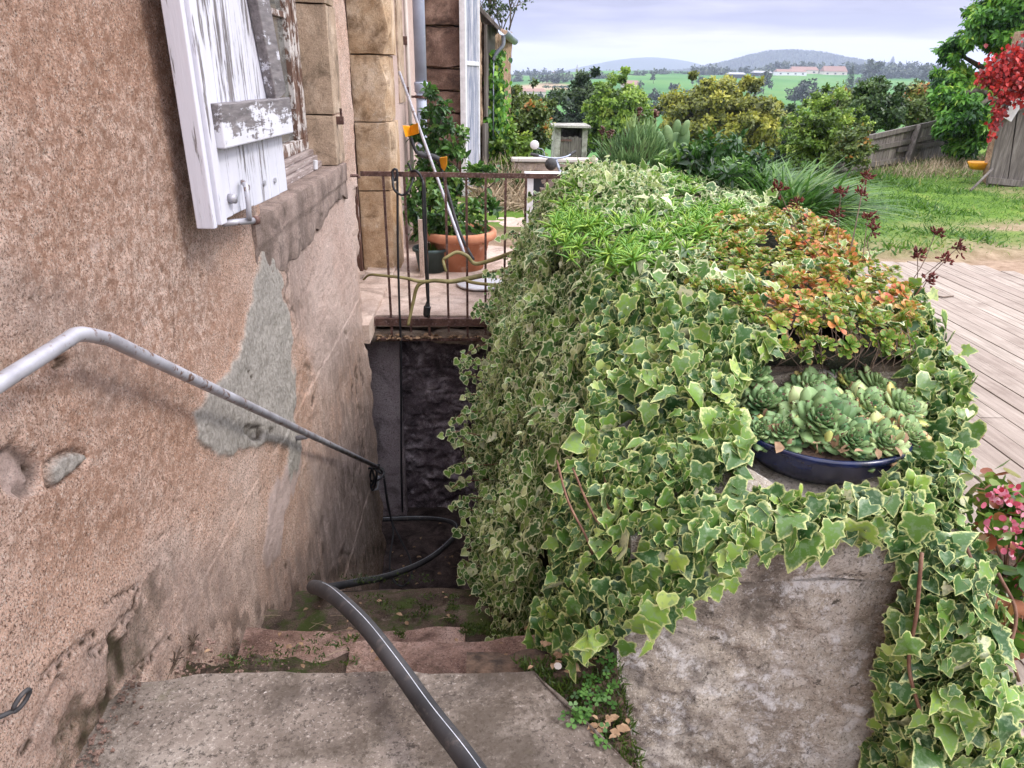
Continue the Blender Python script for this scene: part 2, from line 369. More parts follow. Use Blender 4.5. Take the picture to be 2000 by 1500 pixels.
# peeling paint: paint flakes off in streaks along the grain
def peel(name, paint, wood1, wood2, thr, sc=(14, 14, 1.2), fine=(60, 60, 5), width=.04):
    m, nt, b, o = newmat(name); co = objco(nt, sc); cf = objco(nt, fine)
    w = ramp(nt, noise(nt, cf, 1.3, 6, .7), [(.3, wood1), (.7, wood2)])
    pa = ramp(nt, noise(nt, co, .6, 4), [(.3, tuple(x*.86 for x in paint)), (.7, paint)])
    f0 = math_(nt, 'ADD', math_(nt, 'MULTIPLY', noise(nt, co, 1.5, 7, .7), .6), math_(nt, 'MULTIPLY', noise(nt, cf, 1.0, 5, .7), .4))
    f0 = math_(nt, 'ADD', f0, math_(nt, 'MULTIPLY', attr(nt, 'peel'), .22))
    f = ramp(nt, f0, [(thr, 0.), (thr+width, 1.)])
    setc(nt, b, mixc(nt, pa, w, f)); b.inputs['Roughness'].default_value = .62
    k = bump(nt, b, math_(nt, 'MULTIPLY', f, -1), .7, .002); bump(nt, b, noise(nt, cf, 1, 5, .7), .35, .004, k)
    return m
peel('shutter_paint', (.60, .60, .66), (.06, .052, .052), (.25, .225, .225), .55)
peel('shutter_worn', (.62, .62, .67), (.07, .06, .06), (.24, .215, .215), .57, sc=(9, 9, 9), fine=(60, 8, 60))
peel('door_paint', (.74, .72, .74), (.16, .18, .24), (.33, .37, .47), .455, sc=(20, 20, .6), fine=(30, 30, 1.3), width=.06)
peel('frame_paint', (.60, .56, .53), (.07, .035, .022), (.18, .10, .07), .46, sc=(8, 8, 5), fine=(40, 40, 22))
m, nt, b, o = newmat('grey_wood'); co = objco(nt, (12, 12, 1.0)); a = attr(nt, 'rnd')
c = ramp(nt, noise(nt, co, 2.5, 6, .7), [(.3, (.055, .047, .04)), (.5, (.125, .108, .094)), (.72, (.25, .225, .20))])
c = mixc(nt, c, (.42, .38, .33), math_(nt, 'MULTIPLY', a, .35)); setc(nt, b, c); b.inputs['Roughness'].default_value = .9
bump(nt, b, noise(nt, co, 4, 6, .7), .5, .01)
m, nt, b, o = newmat('deck_wood'); co = objco(nt, (16, 1.0, 16)); a = attr(nt, 'rnd')
c = ramp(nt, noise(nt, co, 2.5, 7, .7), [(.3, (.17, .135, .105)), (.5, (.30, .25, .205)), (.72, (.43, .37, .31))])
c = mixc(nt, c, (.20, .15, .12), math_(nt, 'MULTIPLY', a, .5)); c = mixc(nt, c, (.14, .10, .075), ramp(nt, noise(nt, objco(nt), 3, 6, .7), [(.52, 0.), (.7, .6)]))
setc(nt, b, c); b.inputs['Roughness'].default_value = .85
bump(nt, b, noise(nt, co, 5, 6, .7), .4, .006)
# ground
m, nt, b, o = newmat('ground'); co = objco(nt)
g = ramp(nt, noise(nt, co, 2.2, 6, .65), [(.3, (.06, .12, .018)), (.55, (.11, .19, .03)), (.75, (.20, .23, .06))])
d = ramp(nt, noise(nt, co, 6, 7, .7), [(.3, (.17, .11, .07)), (.7, (.38, .28, .20))])
c = mixc(nt, g, d, attr(nt, 'dirt'))
fld = ramp(nt, noise(nt, objco(nt, (.004, .004, 0)), 1.6, 4), [(.36, (.04, .12, .026)), (.5, (.06, .165, .033)), (.66, (.10, .19, .042))])
c = mixc(nt, c, fld, attr(nt, 'far'))
c = mixc(nt, c, (.32, .235, .15), attr(nt, 'plough'))
c = mixc(nt, c, (.03, .05, .022), attr(nt, 'wood'))
setc(nt, b, c); b.inputs['Roughness'].default_value = .95; b.inputs['Specular IOR Level'].default_value = .1
bump(nt, b, noise(nt, co, 30, 6, .7), .6, .03)
# leaves
CREAM = (.52, .52, .25)
leafmat('ivy_leaf', [(0, (.018, .055, .014)), (.3, (.04, .11, .025)), (.55, (.085, .18, .03)), (.8, (.18, .31, .045)), (.93, (.32, .45, .075)), (1, (.62, .62, .40))], rim=(.56, .60, .25), rimat=(.76, 1.04), rough=.34, trans=.2, blotch=(.17, .25, .13))
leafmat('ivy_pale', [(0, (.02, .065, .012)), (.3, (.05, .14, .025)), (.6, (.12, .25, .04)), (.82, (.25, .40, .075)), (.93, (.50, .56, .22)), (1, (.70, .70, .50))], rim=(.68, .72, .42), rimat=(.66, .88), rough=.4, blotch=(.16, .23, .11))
leafmat('sedum_leaf', [(0, (.07, .16, .02)), (.35, (.16, .30, .035)), (.55, (.32, .36, .05)), (.7, (.56, .27, .07)), (.85, (.62, .17, .06)), (1, (.42, .06, .035))], rim=(.55, .26, .12), rimat=(.6, 1.05), rough=.42, trans=.2)
leafmat('ice_leaf', [(0, (.08, .22, .025)), (.5, (.18, .38, .045)), (1, (.40, .56, .09))], rough=.4, trans=.2)
leafmat('houseleek_leaf', [(0, (.08, .18, .07)), (.4, (.27, .40, .16)), (.7, (.50, .58, .27)), (.86, (.56, .58, .14)), (1, (.55, .36, .17))], rim=(.12, .05, .035), rimat=(.96, 1.25), rough=.42, trans=.12)
leafmat('bush_leaf', [(0, (.02, .05, .015)), (.5, (.05, .10, .025)), (1, (.12, .19, .045))])
leafmat('shrub_leaf', [(0, (.015, .045, .012)), (.4, (.04, .11, .022)), (.75, (.10, .22, .04)), (1, (.22, .36, .08))], rough=.3)
leafmat('oak_leaf', [(0, (.05, .065, .012)), (.4, (.17, .19, .03)), (.75, (.34, .34, .045)), (1, (.50, .46, .07))])
leafmat('lime_leaf', [(0, (.04, .075, .012)), (.4, (.13, .23, .03)), (.75, (.25, .37, .05)), (1, (.40, .50, .09))])
leafmat('olive_leaf', [(0, (.04, .065, .016)), (.4, (.10, .15, .03)), (.75, (.18, .24, .05)), (.93, (.30, .26, .06)), (1, (.42, .17, .04))])
leafmat('dark_leaf', [(0, (.01, .026, .010)), (.5, (.03, .058, .018)), (1, (.075, .115, .03))])
leafmat('ash_leaf', [(0, (.015, .06, .015)), (.4, (.08, .23, .03)), (.75, (.19, .42, .05)), (1, (.40, .55, .07))])
leafmat('far_leaf', [(0, (.018, .034, .018)), (.5, (.035, .06, .028)), (1, (.07, .095, .04))], trans=.1)
leafmat('red_leaf', [(0, (.10, .008, .008)), (.5, (.33, .014, .014)), (1, (.58, .04, .03))], trans=.2)
leafmat('grass_blade', [(0, (.035, .10, .010)), (.5, (.085, .19, .02)), (.85, (.16, .28, .035)), (1, (.36, .36, .12))], trans=.35)
leafmat('iris_blade', [(0, (.03, .085, .02)), (.5, (.08, .19, .035)), (.9, (.17, .30, .06)), (1, (.33, .37, .12))], trans=.3)
leafmat('lavender_leaf', [(0, (.06, .13, .05)), (.5, (.14, .25, .09)), (1, (.30, .42, .17))], trans=.2)
leafmat('begonia_leaf', [(0, (.05, .13, .02)), (.6, (.12, .24, .035)), (.85, (.22, .22, .04)), (1, (.30, .09, .04))], rough=.28)
leafmat('pink_petal', [(0, (.42, .03, .05)), (.5, (.58, .15, .22)), (1, (.72, .42, .48))])
leafmat('clover_leaf', [(0, (.03, .09, .018)), (1, (.10, .22, .04))])
leafmat('moss_blade', [(0, (.025, .05, .008)), (1, (.085, .13, .02))])
M = MATS
# ------------------------------------------------------------------ leaf scattering
def T_ivy():
    o = [(0, -.02), (.20, -.14), (.42, -.13), (.46, .04), (.41, .16), (.54, .38), (.38, .43), (.29, .53), (.21, .76), (0, 1.06)]
    out = o+[(-x, y) for x, y in o[-2:0:-1]]
    c = np.array((0, .34)); n = len(out); V = [(0, .34, 0)]; v = [0.]
    for (x, y) in out: p = c+(np.array((x, y))-c)*.66; V.append((p[0], p[1], abs(p[0])*.16-.10*(p[1]-.3)**2)); v.append(.55)
    for (x, y) in out: V.append((x, y, abs(x)*.16-.22*(y-.3)**2)); v.append(1.)
    Fc = [(0, 1+i, 1+(i+1) % n) for i in range(n)]+[(1+i, 1+n+i, 1+n+(i+1) % n, 1+(i+1) % n) for i in range(n)]
    return np.array(V), Fc, np.array(v)
def T_ivy2():                                 # rounder juvenile leaf
    o = [(0, 0), (.26, -.16), (.46, .02), (.44, .30), (.26, .52), (0, .85)]
    out = o+[(-x, y) for x, y in o[-2:0:-1]]
    c = np.array((0, .3)); n = len(out); V = [(0, .3, -.02)]; v = [0.]
    for (x, y) in out: p = c+(np.array((x, y))-c)*.64; V.append((p[0], p[1], abs(p[0])*.3)); v.append(.5)
    for (x, y) in out: V.append((x, y, abs(x)*.34-.2*(y-.3)**2)); v.append(1.)
    Fc = [(0, 1+i, 1+(i+1) % n) for i in range(n)]+[(1+i, 1+n+i, 1+n+(i+1) % n, 1+(i+1) % n) for i in range(n)]
    return np.array(V), Fc, np.array(v)
def T_ivy3():                                 # older leaf, rolled and lopsided
    V, Fc, v = T_ivy(); V = V.copy(); V[:, 0] = np.where(V[:, 0] > 0, V[:, 0]*.82, V[:, 0]*1.12); V[:, 2] += .45*V[:, 0]**2+.10*V[:, 0]-.28*V[:, 1]**2+.05*np.sin(9*V[:, 1]+5*V[:, 0]); V[:, 0] *= .9; return V, Fc, v
def T_leaf(w=.45, fold=.2):                   # simple folded leaf, length 1
    V = [(0, 0, 0), (w*.8, .35, fold*w), (w*.55, .72, fold*w), (0, 1, -.08), (-w*.55, .72, fold*w), (-w*.8, .35, fold*w), (0, .5, -.02)]
    return np.array(V, float), [(0, 1, 6), (1, 2, 6), (2, 3, 6), (3, 4, 6), (4, 5, 6), (5, 0, 6)], np.array([0, 1, 1, 1, 1, 1, 0.])
def T_tri(w=.5):
    return np.array([(-w/2, .1, 0), (w/2, 0, .1), (w*.35, .9, -.1), (-w*.3, 1., 0)], float), [(0, 1, 2, 3)], np.array([0, 0, 1, 1.])
def T_clump(k=5, w=.4, seed=1):               # a few leaves together
    r = np.random.default_rng(seed); V = []; Fc = []; v = []
    for i in range(k):
        b = len(V); a = r.uniform(0, 2*pi); e = r.uniform(-.5, .9); d = np.array([cos(a)*cos(e), sin(a)*cos(e), sin(e)]); c = r.normal(0, .22, 3)
        s = np.cross(d, r.normal(size=3)); s /= np.linalg.norm(s)
        V += [c, c+d*.3+s*w*.4, c+d*.75, c+d*.3-s*w*.4]; Fc.append((b, b+1, b+2, b+3)); v += [0, .5, 1, .5]
    return np.array(V), Fc, np.array(v)
def T_blade(seg=4, w=.05, curl=.5):
    V = []; v = []
    for i in range(seg+1):
        t = i/seg; ww = w*(1-t**2.2)+.002
        V += [(-ww, t*(1-.25*curl*t), -curl*t*t*.9), (ww, t*(1-.25*curl*t), -curl*t*t*.9)]; v += [t, t]
    return np.array(V), [(2*i, 2*i+1, 2*i+3, 2*i+2) for i in range(seg)], np.array(v)
def scatter(name, tpl, P, Nn, T, size, mat, parent=None, loc=None, rnd=None, smooth=True, sx=None):
    """instances of a template merged into one mesh. N: leaf normal, T: tip direction"""
    V, Fc, v = tpl; n = len(P); nv = len(V)
    P = np.asarray(P, float); T = np.asarray(T, float); Nn = np.asarray(Nn, float)
    T = T/(np.linalg.norm(T, axis=1)[:, None]+1e-9); Nn = Nn-(Nn*T).sum(1)[:, None]*T
    Nn = Nn/(np.linalg.norm(Nn, axis=1)[:, None]+1e-9); B = np.cross(T, Nn)
    size = np.broadcast_to(size, (n,)); sxx = size if sx is None else size*sx
    W_ = P[:, None]+V[None, :, 0, None]*B[:, None]*sxx[:, None, None]+V[None, :, 1, None]*T[:, None]*size[:, None, None]+V[None, :, 2, None]*Nn[:, None]*size[:, None, None]
    lt = np.array([len(f) for f in Fc]); li = np.concatenate([np.array(f) for f in Fc])
    LI = (li[None]+np.arange(n)[:, None]*nv).ravel(); LT = np.tile(lt, n)
    if rnd is None: rnd = rng.random(n)
    return mkmesh(name, W_.reshape(-1, 3), (LI, LT), mat, parent, loc, smooth, {'rnd': np.repeat(rnd, nv), 'v': np.tile(v, n)})
def crown(c, R, clumps, cr, n, seed, flatb=.3, shell=.55):
    r = np.random.default_rng(seed); c = np.array(c, float); R = np.array(R, float)
    d = r.normal(size=(clumps, 3)); d /= np.linalg.norm(d, axis=1)[:, None]; d[:, 2] = np.where(d[:, 2] < -flatb, -flatb*r.random(clumps), d[:, 2])
    rad = shell+(1-shell)*r.random(clumps)**.6
    out_ = r.random(clumps) < .17; rad = np.where(out_, 1.0+.10*r.random(clumps), rad)
    C = c+d*R*rad[:, None]*(1+.22*np.clip(r.normal(size=clumps), -2, .7))[:, None]
    k = r.integers(0, clumps, n); e = r.normal(size=(n, 3)); e /= np.linalg.norm(e, axis=1)[:, None]
    rs = np.where(out_, .55, r.random(clumps)*.7+.65)[k]
    P = C[k]+e*cr*rs[:, None]*(r.random(n)**.45)[:, None]*np.array([1, 1, .72])
    Nn = e*.7+(C[k]-c)/R*.5+np.array([0, 0, .5])+r.normal(size=(n, 3))*.45
    T = r.normal(size=(n, 3))+np.array([0, 0, -.35])+e*.5
    tone = np.clip(.45+.22*r.normal(size=clumps)[k]+.16*r.normal(size=n)+.12*e[:, 2], 0, 1)
    return C, P, Nn, T, tone
def tree(name, label, cat, base, c, R, mat, clumps=40, cr=.5, n=5000, size=.12, seed=1, trunk=.12, tpl=None, group=None, limbs=9, flatb=.35, shell=.5, simplefar=False):
    rt = empty(name, base, label, cat, group)
    C, P, Nn, T, tone = crown(c, R, clumps, cr, n, seed, flatb, shell)
    r = np.random.default_rng(seed)
    scatter('crown', tpl or T_tri(.6), P, Nn, T, size*(.6+.8*r.random(n)), mat, rt, rnd=tone, smooth=False)
    mb = MB(); base = np.array(base, float); c = np.array(c, float); fork = base+(c-base)*np.array([.6, .6, .62])
    if limbs:
        mb.tube([base-np.array([0, 0, .2]), base+(fork-base)*.5+r.normal(size=3)*trunk*.4, fork], [trunk*1.2, trunk*.9, trunk*.75], 7)
        for i in r.choice(clumps, min(limbs, clumps), False):
            mid = fork+(C[i]-fork)*.5+np.array([0, 0, .08*np.linalg.norm(C[i]-fork)])
            mb.tube([fork, mid, C[i]], [trunk*.55, trunk*.33, trunk*.12], 5)
    else: mb.tube([base-np.array([0, 0, .2]), c], [trunk, trunk*.6], 5)
    mb.put('trunk', M['bark'], rt, smooth=True)
    return rt
# ================================================================== THE SETTING
def terr(X, Y):
    X = np.asarray(X, float); Y = np.asarray(Y, float)
    start = 13.0+sst(3, 9, X)*(3.5+.95*np.clip(X-8, 0, 12))+1.0*sst(-1, -6, X)*3
    t = np.maximum(Y-start, 0)
    z = -np.interp(t, [0, 1.5, 4, 8, 60, 140], [0, .12, .7, 1.7, 13, 24])
    prof = np.interp(Y, [0, 250, 330, 420, 600, 800, 950, 1200, 1700, 3000, 8000], [-24, -24, -19, -13.5, -6.5, .5, 6.0, 8, 6, 4, 4])
    q = X/np.maximum(Y, 1); prof = prof-sst(.17, .02, q)*np.interp(Y, [250, 500, 900, 2000], [0, 2, 11, 6])
    z = z-.5*sst(8.7, 9.8, Y)*sst(.5, .8, X)*sst(5, 3.5, X)*sst(16, 12, Y)
    z = np.where(Y > 150, np.interp(Y, [150, 250], [0, 1])*(prof-z)+z, z)
    und = fbm(X/90, Y/90, 0, 3, 4)*2.0*sst(180, 500, Y); z = z+und
    z = z+58*np.exp(-((X-.375*2500)/210)**2-((Y-2500)/260)**2)+34*np.exp(-((X-.50*2500)/300)**2-((Y-2500)/260)**2)
    z = z+72*np.exp(-((X-.185*4200)/330)**2-((Y-4200)/350)**2)+40*np.exp(-((X-.26*4200)/300)**2-((Y-4200)/350)**2)
    return z
def yardmask(X, Y):                       # 1 = bare dirt
    p = fbm(X*.55, Y*.8, 0, 4, 31)
    w = sst(.12, .55, p+.02)*sst(15, 10, Y)*sst(1.9, 2.6, X)
    near = sst(8.6, 7.3, Y+.25*fbm(X*1.2, Y, 0, 3, 8)+.22*(6-X)*.6)
    right = sst(.3, -.5, np.abs(Y-(8.9+.12*(X-6)))-.55+.3*fbm(X, Y, 0, 3, 3))*sst(4.5, 6.5, X)
    left = sst(2.6, 1.9, X)*sst(9, 8, Y)
    return np.clip(np.maximum.reduce([w*.85, near, right*.9, left]), 0, 1)
def lines(segs): return np.unique(np.concatenate([np.round(np.linspace(a, b, n), 4) for a, b, n in segs]))
gx = np.concatenate([-np.geomspace(2500, 2.2, 70), np.linspace(-2, 12, 141), np.geomspace(12.4, 5500, 150)])
gy = np.concatenate([-np.geomspace(40, 1.1, 12), np.linspace(-1, 5.3, 30), np.linspace(5.4, 20, 120), np.geomspace(20.3, 7500, 190)])
gx = np.unique(np.append(gx, .45)); gy = np.unique(gy)
GX, GY = np.meshgrid(gx, gy, indexing='ij'); GZ = terr(GX, GY)
nearm = (GY < 5.35)
GZ = GZ+np.where(GY < 25, .022*fbm(GX*2, GY*2, 0, 4, 2), 0)-np.where((GX < 7.2) & (GY < 7.6), .05, 0)
keep = ~((gx[1:, None]+0*gy[None, 1:] <= .4501) & (gy[None, 1:] <= 5.301))
cx = (gx[:-1, None]+gx[1:, None])/2; keep &= ~((cx < .45) & (gy[None, :-1] < 5.29))
dirt = yardmask(GX, GY)*sst(22, 15, GY); far = sst(40, 120, GY)
PX, PY = pj(np.stack([GX, np.maximum(GY, 2), GZ], -1)); fg = GY > 150
pl = np.where(fg, sst(-3, 3, polydist(PX, PY, [(1012, 176), (1018, 167), (1070, 161), (1112, 166), (1110, 176)])), 0)
wood = sst(1150, 1400, GY+80*fbm(GX/80, GY/80, 0, 3, 9))
g_ = mkmesh('ground', np.stack([GX, GY, GZ], -1).reshape(-1, 3), gridmesh(len(gx), len(gy), keep), M['ground'], loc=(0, 0, 0), smooth=True,
            attrs={'dirt': dirt.ravel(), 'far': far.ravel(), 'plough': pl.ravel(), 'wood': wood.ravel()})
tag(g_, kind='structure')
def hit(px, py, lo=120, hi=6000):
    d = _f+(px-1000)/F*_R+(750-py)/F*_U; prev = None
    for Yv in np.geomspace(lo, hi, 900):
        p = EYE+d*Yv/d[1]
        if p[2] < terr(p[0], p[1]): return p
    p = EYE+d*950/d[1]; p[2] = float(terr(p[0], p[1])); return p
# ---- stairs and landing
def rb(name, a, b, cell, amp, seed, mat, parent=None, fr=6., fn=None, smooth=True, loc=None):
    V, Q = roughbox(a, b, cell, amp, seed, fr)
    if fn: V = fn(V)
    return mkmesh(name, V, Q, M[mat], parent, loc, smooth)
st = empty('stone_stairs', (0, 1.3, .2), None, None); st['kind'] = 'structure'
def clipslab(V):
    lim = .10+(1.31-V[:, 1])*.72; lim = np.minimum(lim, .36)+.012*fbm(V[:, 0]*9, V[:, 1]*9, 0, 3, 2); V[:, 0] = np.minimum(V[:, 0], lim)
    V[:, 2] += .012*fbm(V[:, 0]*1.7, V[:, 1]*1.7, 0, 3, 5)-.010*sst(-.45, -.9, V[:, 0]); return V
rb('step', (-.95, -1.3, .12), (.45, 1.31, .385), .02, .009, 3, 'slab_stone', st, 5, clipslab)
rb('step', (-.40, 1.1, -.06), (.305, 1.625, .205), .02, .013, 4, 'step_stone', st)
rb('step', (-.95, 1.1, -.1), (-.36, 1.60, .19), .016, .03, 14, 'mossy_step', st, 9)
rb('step', (-.80, 1.45, -.26), (-.06, 1.90, .0), .02, .013, 6, 'step_stone', st)
rb('step', (-.95, 1.40, -.30), (.52, 1.86, -.02), .02, .02, 7, 'mossy_step', st, 8)
ys = [2.24, 2.60, 2.84, 3.07, 3.30, 3.53, 3.76, 3.99, 4.2]
for i, y1 in enumerate(ys):
    zt = -.21-.2*i
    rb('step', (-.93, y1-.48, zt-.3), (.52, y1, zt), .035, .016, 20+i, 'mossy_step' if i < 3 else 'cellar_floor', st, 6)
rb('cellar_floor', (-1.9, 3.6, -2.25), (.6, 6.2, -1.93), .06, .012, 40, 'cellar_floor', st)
# landing above the cellar door
def crk(V): V[:, 2] += .003*fbm(V[:, 0]*3, V[:, 1]*3, 0, 3, 5); return V
tr = rb('terrace', (-1.6, 5.25, -.10), (.55, 7.3, .0), .05, .004, 50, 'terrace_stone', None, 4, crk, loc=(0, 6, -.1)); tag(tr, kind='structure')
tr2 = rb('paving', (-1.2, 7.28, -.12), (1.9, 10.6, -.008), .08, .006, 51, 'terrace_stone', None, 3, crk, loc=(0, 8, -.1)); tag(tr2, kind='structure')
# earth and rubble under the landing
bk = empty('cellar_wall', (-.3, 5.5, -1.93), 'dark damp rubble wall at the back of the cellar stairwell under the landing', 'wall')
def rubb(V):
    V = V.copy(); fx, fz = V[:, 0]*5.5, V[:, 2]*9; ix, iz = np.floor(fx).astype(int), np.floor(fz).astype(int); d1 = np.full(len(V), 9.); d2 = d1.copy()
    for a in (-1, 0, 1):
        for b_ in (-1, 0, 1):
            cx_, cz_ = ix+a, iz+b_; hx_ = cx_+.15+.7*_h(cx_, cz_, 0, 5); hz_2 = cz_+.15+.7*_h(cx_, cz_, 1, 5); dd = np.hypot(fx-hx_, fz-hz_2); m1 = dd < d1; d2 = np.where(m1, d1, np.minimum(d2, dd)); d1 = np.where(m1, dd, d1)
    V[:, 1] -= (V[:, 1] < 5.7)*(.026*sst(.02, .12, d2-d1)*(.5+.9*vn(fx*.9, fz*.9, 0, 4))+.022*fbm(fx*2.2, fz*2.2, 0, 4, 7)); return V
rb('rubble_face', (-1.8, 5.56, -2.0), (.7, 5.9, -.11), .014, .012, 60, 'dark_rubble', bk, 14, rubb)
rb('pale_jamb', (-.99, 5.42, -2.0), (-.70, 5.52, -.22), .04, .008, 61, 'pale_jamb', bk, 5)
rb('side_return', (-1.75, 4.9, -2.0), (-1.6, 5.6, -.11), .05, .01, 63, 'dark_rubble', bk, 5)
def sag(V): V[:, 2] -= np.where(V[:, 2] < -.12, .05*(1+vn(V[:, 0]*5, V[:, 1]*5, 0, 3))*sst(-.6, -.2, V[:, 0]), 0); return V
rb('soffit', (-.92, 5.17, -.2), (.6, 5.55, -.105), .03, .02, 62, 'rubble', bk, 9, sag)
# ================================================================== HOUSE
house = empty('house', (-.85, 4.9, 0), 'old farmhouse in flaking pinkish-brown render with a white shuttered window', 'house')
WX = -.85
Yl = np.concatenate([np.arange(-1.2, .75, .06), np.arange(.75, 2.0, .006), np.arange(2.0, 4.975, .0115)]); Zl = np.concatenate([np.arange(-2.1, -1.0, .022), np.arange(-1., .3, .013), np.arange(.3, 2.25, .0075), np.arange(2.25, 5.4, .1)])
YY, ZZ = np.meshgrid(Yl, Zl, indexing='ij'); PXw, PYw = pj(np.stack([0*YY+WX, np.maximum(YY, .5), ZZ], -1)); vis = YY > .7
wob = 9*fbm(YY*7, ZZ*7, 0, 3, 77)
PXn = PXw+wob; PYn = PYw+9*fbm(YY*7, ZZ*7, 5, 3, 78)
sc = np.maximum(.35, 1.35/np.maximum(YY, .8))
def msk(poly, s=3., out=0): return sst(-s, s, polydist(PXn, PYn, poly)+out)*vis
patch = msk([(519, 458), (530, 500), (548, 545), (566, 640), (568, 760), (575, 800), (583, 830), (578, 905), (568, 940), (556, 870), (520, 862), (480, 876), (430, 898), (405, 880), (388, 855), (386, 810), (410, 770), (450, 720), (478, 660), (494, 580), (505, 500)], 2.5)
patch2 = msk([(100, 945), (97, 915), (112, 897), (140, 882), (168, 890), (160, 912), (135, 930), (108, 950)], 2.5)
tail = msk([(583, 840), (590, 920), (570, 960), (560, 1000), (545, 1070), (522, 1108), (512, 1085), (515, 1010), (535, 950), (560, 905)], 3)
pale = np.maximum.reduce([tail, .75*msk([(610, 900), (700, 880), (725, 1000), (700, 1080), (640, 1105), (615, 1000)], 12), .6*msk([(560, 400), (700, 350), (715, 640), (640, 760), (575, 640), (548, 480)], 22)])
damp = np.maximum.reduce([.9*msk([(640, 640), (735, 690), (745, 1080), (600, 1180), (560, 1110), (620, 900)], 40), .7*msk([(300, 1080), (620, 1060), (620, 1200), (250, 1330), (100, 1500), (0, 1500), (160, 1250)], 45),
                          .75*msk([(540, 440), (600, 420), (600, 640), (545, 640)], 25), .5*msk([(690, 640), (735, 650), (735, 900), (690, 900)], 10), .5*msk([(0, 500), (200, 560), (330, 760), (200, 800), (0, 640)], 50)])
ochre = np.maximum.reduce([msk([(0, 0), (330, 0), (400, 450), (480, 620), (420, 740), (250, 720), (0, 600)], 70), .9*msk([(0, 640), (300, 640), (420, 780), (400, 950), (300, 1060), (0, 1120)], 60), .6*msk([(0, 1400), (120, 1300), (200, 1420), (60, 1500)], 40)])
disp = .010*fbm(YY*1.3, ZZ*1.3, 0, 4, 1)+.0045*fbm(YY*9, ZZ*9, 0, 4, 12)+.0022*fbm(YY*38, ZZ*38, 0, 3, 13)+.0016*np.abs(fbm(YY*95, ZZ*95, 0, 2, 19))
disp = disp+.008*patch*(1+.3*vn(YY*20, ZZ*20, 0, 3))+.006*patch2+.005*tail-.016*sst(-8, 0, polydist(PXn, PYn, [(95, 950), (92, 905), (112, 890), (142, 876), (172, 886), (166, 915), (135, 936), (108, 955)]))*(1-patch2)
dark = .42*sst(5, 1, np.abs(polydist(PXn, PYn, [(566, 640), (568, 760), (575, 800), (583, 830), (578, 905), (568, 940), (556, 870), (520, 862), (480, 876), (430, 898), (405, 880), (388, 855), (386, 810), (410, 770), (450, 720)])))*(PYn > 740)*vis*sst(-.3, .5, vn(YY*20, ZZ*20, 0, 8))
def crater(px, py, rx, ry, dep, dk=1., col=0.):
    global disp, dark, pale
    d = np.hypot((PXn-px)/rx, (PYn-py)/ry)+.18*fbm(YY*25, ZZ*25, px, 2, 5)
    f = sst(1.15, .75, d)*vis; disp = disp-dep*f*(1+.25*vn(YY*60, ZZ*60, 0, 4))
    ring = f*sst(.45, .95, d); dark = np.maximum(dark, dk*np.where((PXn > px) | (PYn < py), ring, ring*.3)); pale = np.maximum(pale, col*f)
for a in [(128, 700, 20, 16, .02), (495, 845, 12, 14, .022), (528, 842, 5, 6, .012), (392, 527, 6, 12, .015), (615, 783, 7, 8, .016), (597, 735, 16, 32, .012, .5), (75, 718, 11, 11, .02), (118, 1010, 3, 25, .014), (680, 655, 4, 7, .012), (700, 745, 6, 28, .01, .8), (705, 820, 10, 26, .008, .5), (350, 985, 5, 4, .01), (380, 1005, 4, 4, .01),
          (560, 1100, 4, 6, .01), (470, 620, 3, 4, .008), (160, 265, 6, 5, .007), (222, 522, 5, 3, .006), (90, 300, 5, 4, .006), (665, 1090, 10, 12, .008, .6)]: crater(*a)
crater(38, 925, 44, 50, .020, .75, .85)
# spalled ridge running up from the foot of the wall
for (pa, pb, w, dp) in [((250, 1225), (272, 1145), 6, .009), ((180, 1275), (262, 1190), 7, .008), ((200, 1190), (262, 1150), 5, .012), ((90, 1325), (175, 1240), 8, .012), ((35, 1470), (120, 1330), 9, .010), ((120, 1435), (150, 1400), 6, .012), ((70, 880), (74, 965), 4, .02), ((470, 700), (485, 745), 2, .006), ((280, 1300), (330, 1240), 6, .01)]:
    ax, ay = pa; bx, by = pb; ex, ey = bx-ax, by-ay; t = np.clip(((PXn-ax)*ex+(PYn-ay)*ey)/(ex*ex+ey*ey), 0, 1)
    d = np.hypot(PXn-ax-t*ex, PYn-ay-t*ey)/w+.25*fbm(YY*30, ZZ*30, 0, 2, 8); f = sst(1.1, .8, d)*vis; disp = disp-dp*.6*f; disp = disp-.006*f*np.abs(fbm(YY*45, ZZ*45, 0, 3, 55)); dark = np.maximum(dark, .8*f*sst(.3, .8, d)*(vn(YY*30, ZZ*30, 0, 2) > -.2)+.15*f); pale = np.maximum(pale, .5*f*sst(.5, .1, d))
for cr_l, w in (([(556, 470), (562, 560), (572, 640)], 1.6), ([(700, 700), (694, 790), (702, 880), (690, 960)], 1.8), ([(583, 905), (640, 930), (690, 925)], 1.3), ([(300, 1060), (380, 1010), (470, 990), (530, 940)], 1.5), ([(0, 560), (70, 585), (150, 575)], 1.6), ([(320, 520), (350, 600), (345, 690)], 1.4), ([(610, 1000), (625, 1080), (600, 1150)], 1.6), ([(240, 880), (300, 905), (350, 960)], 1.4)):
    for (ax, ay), (bx, by) in zip(cr_l[:-1], cr_l[1:]):
        ex, ey = bx-ax, by-ay; t = np.clip(((PXn-ax)*ex+(PYn-ay)*ey)/(ex*ex+ey*ey), 0, 1); d = np.hypot(PXn+5*fbm(YY*22, ZZ*22, 0, 2, 71)-ax-t*ex, PYn-ay-t*ey)/w
        f = sst(1.8, .5, d)*vis*(vn(YY*6, ZZ*6, 0, 33) > -.45); disp = disp-.003*f; dark = np.maximum(dark, .55*f)
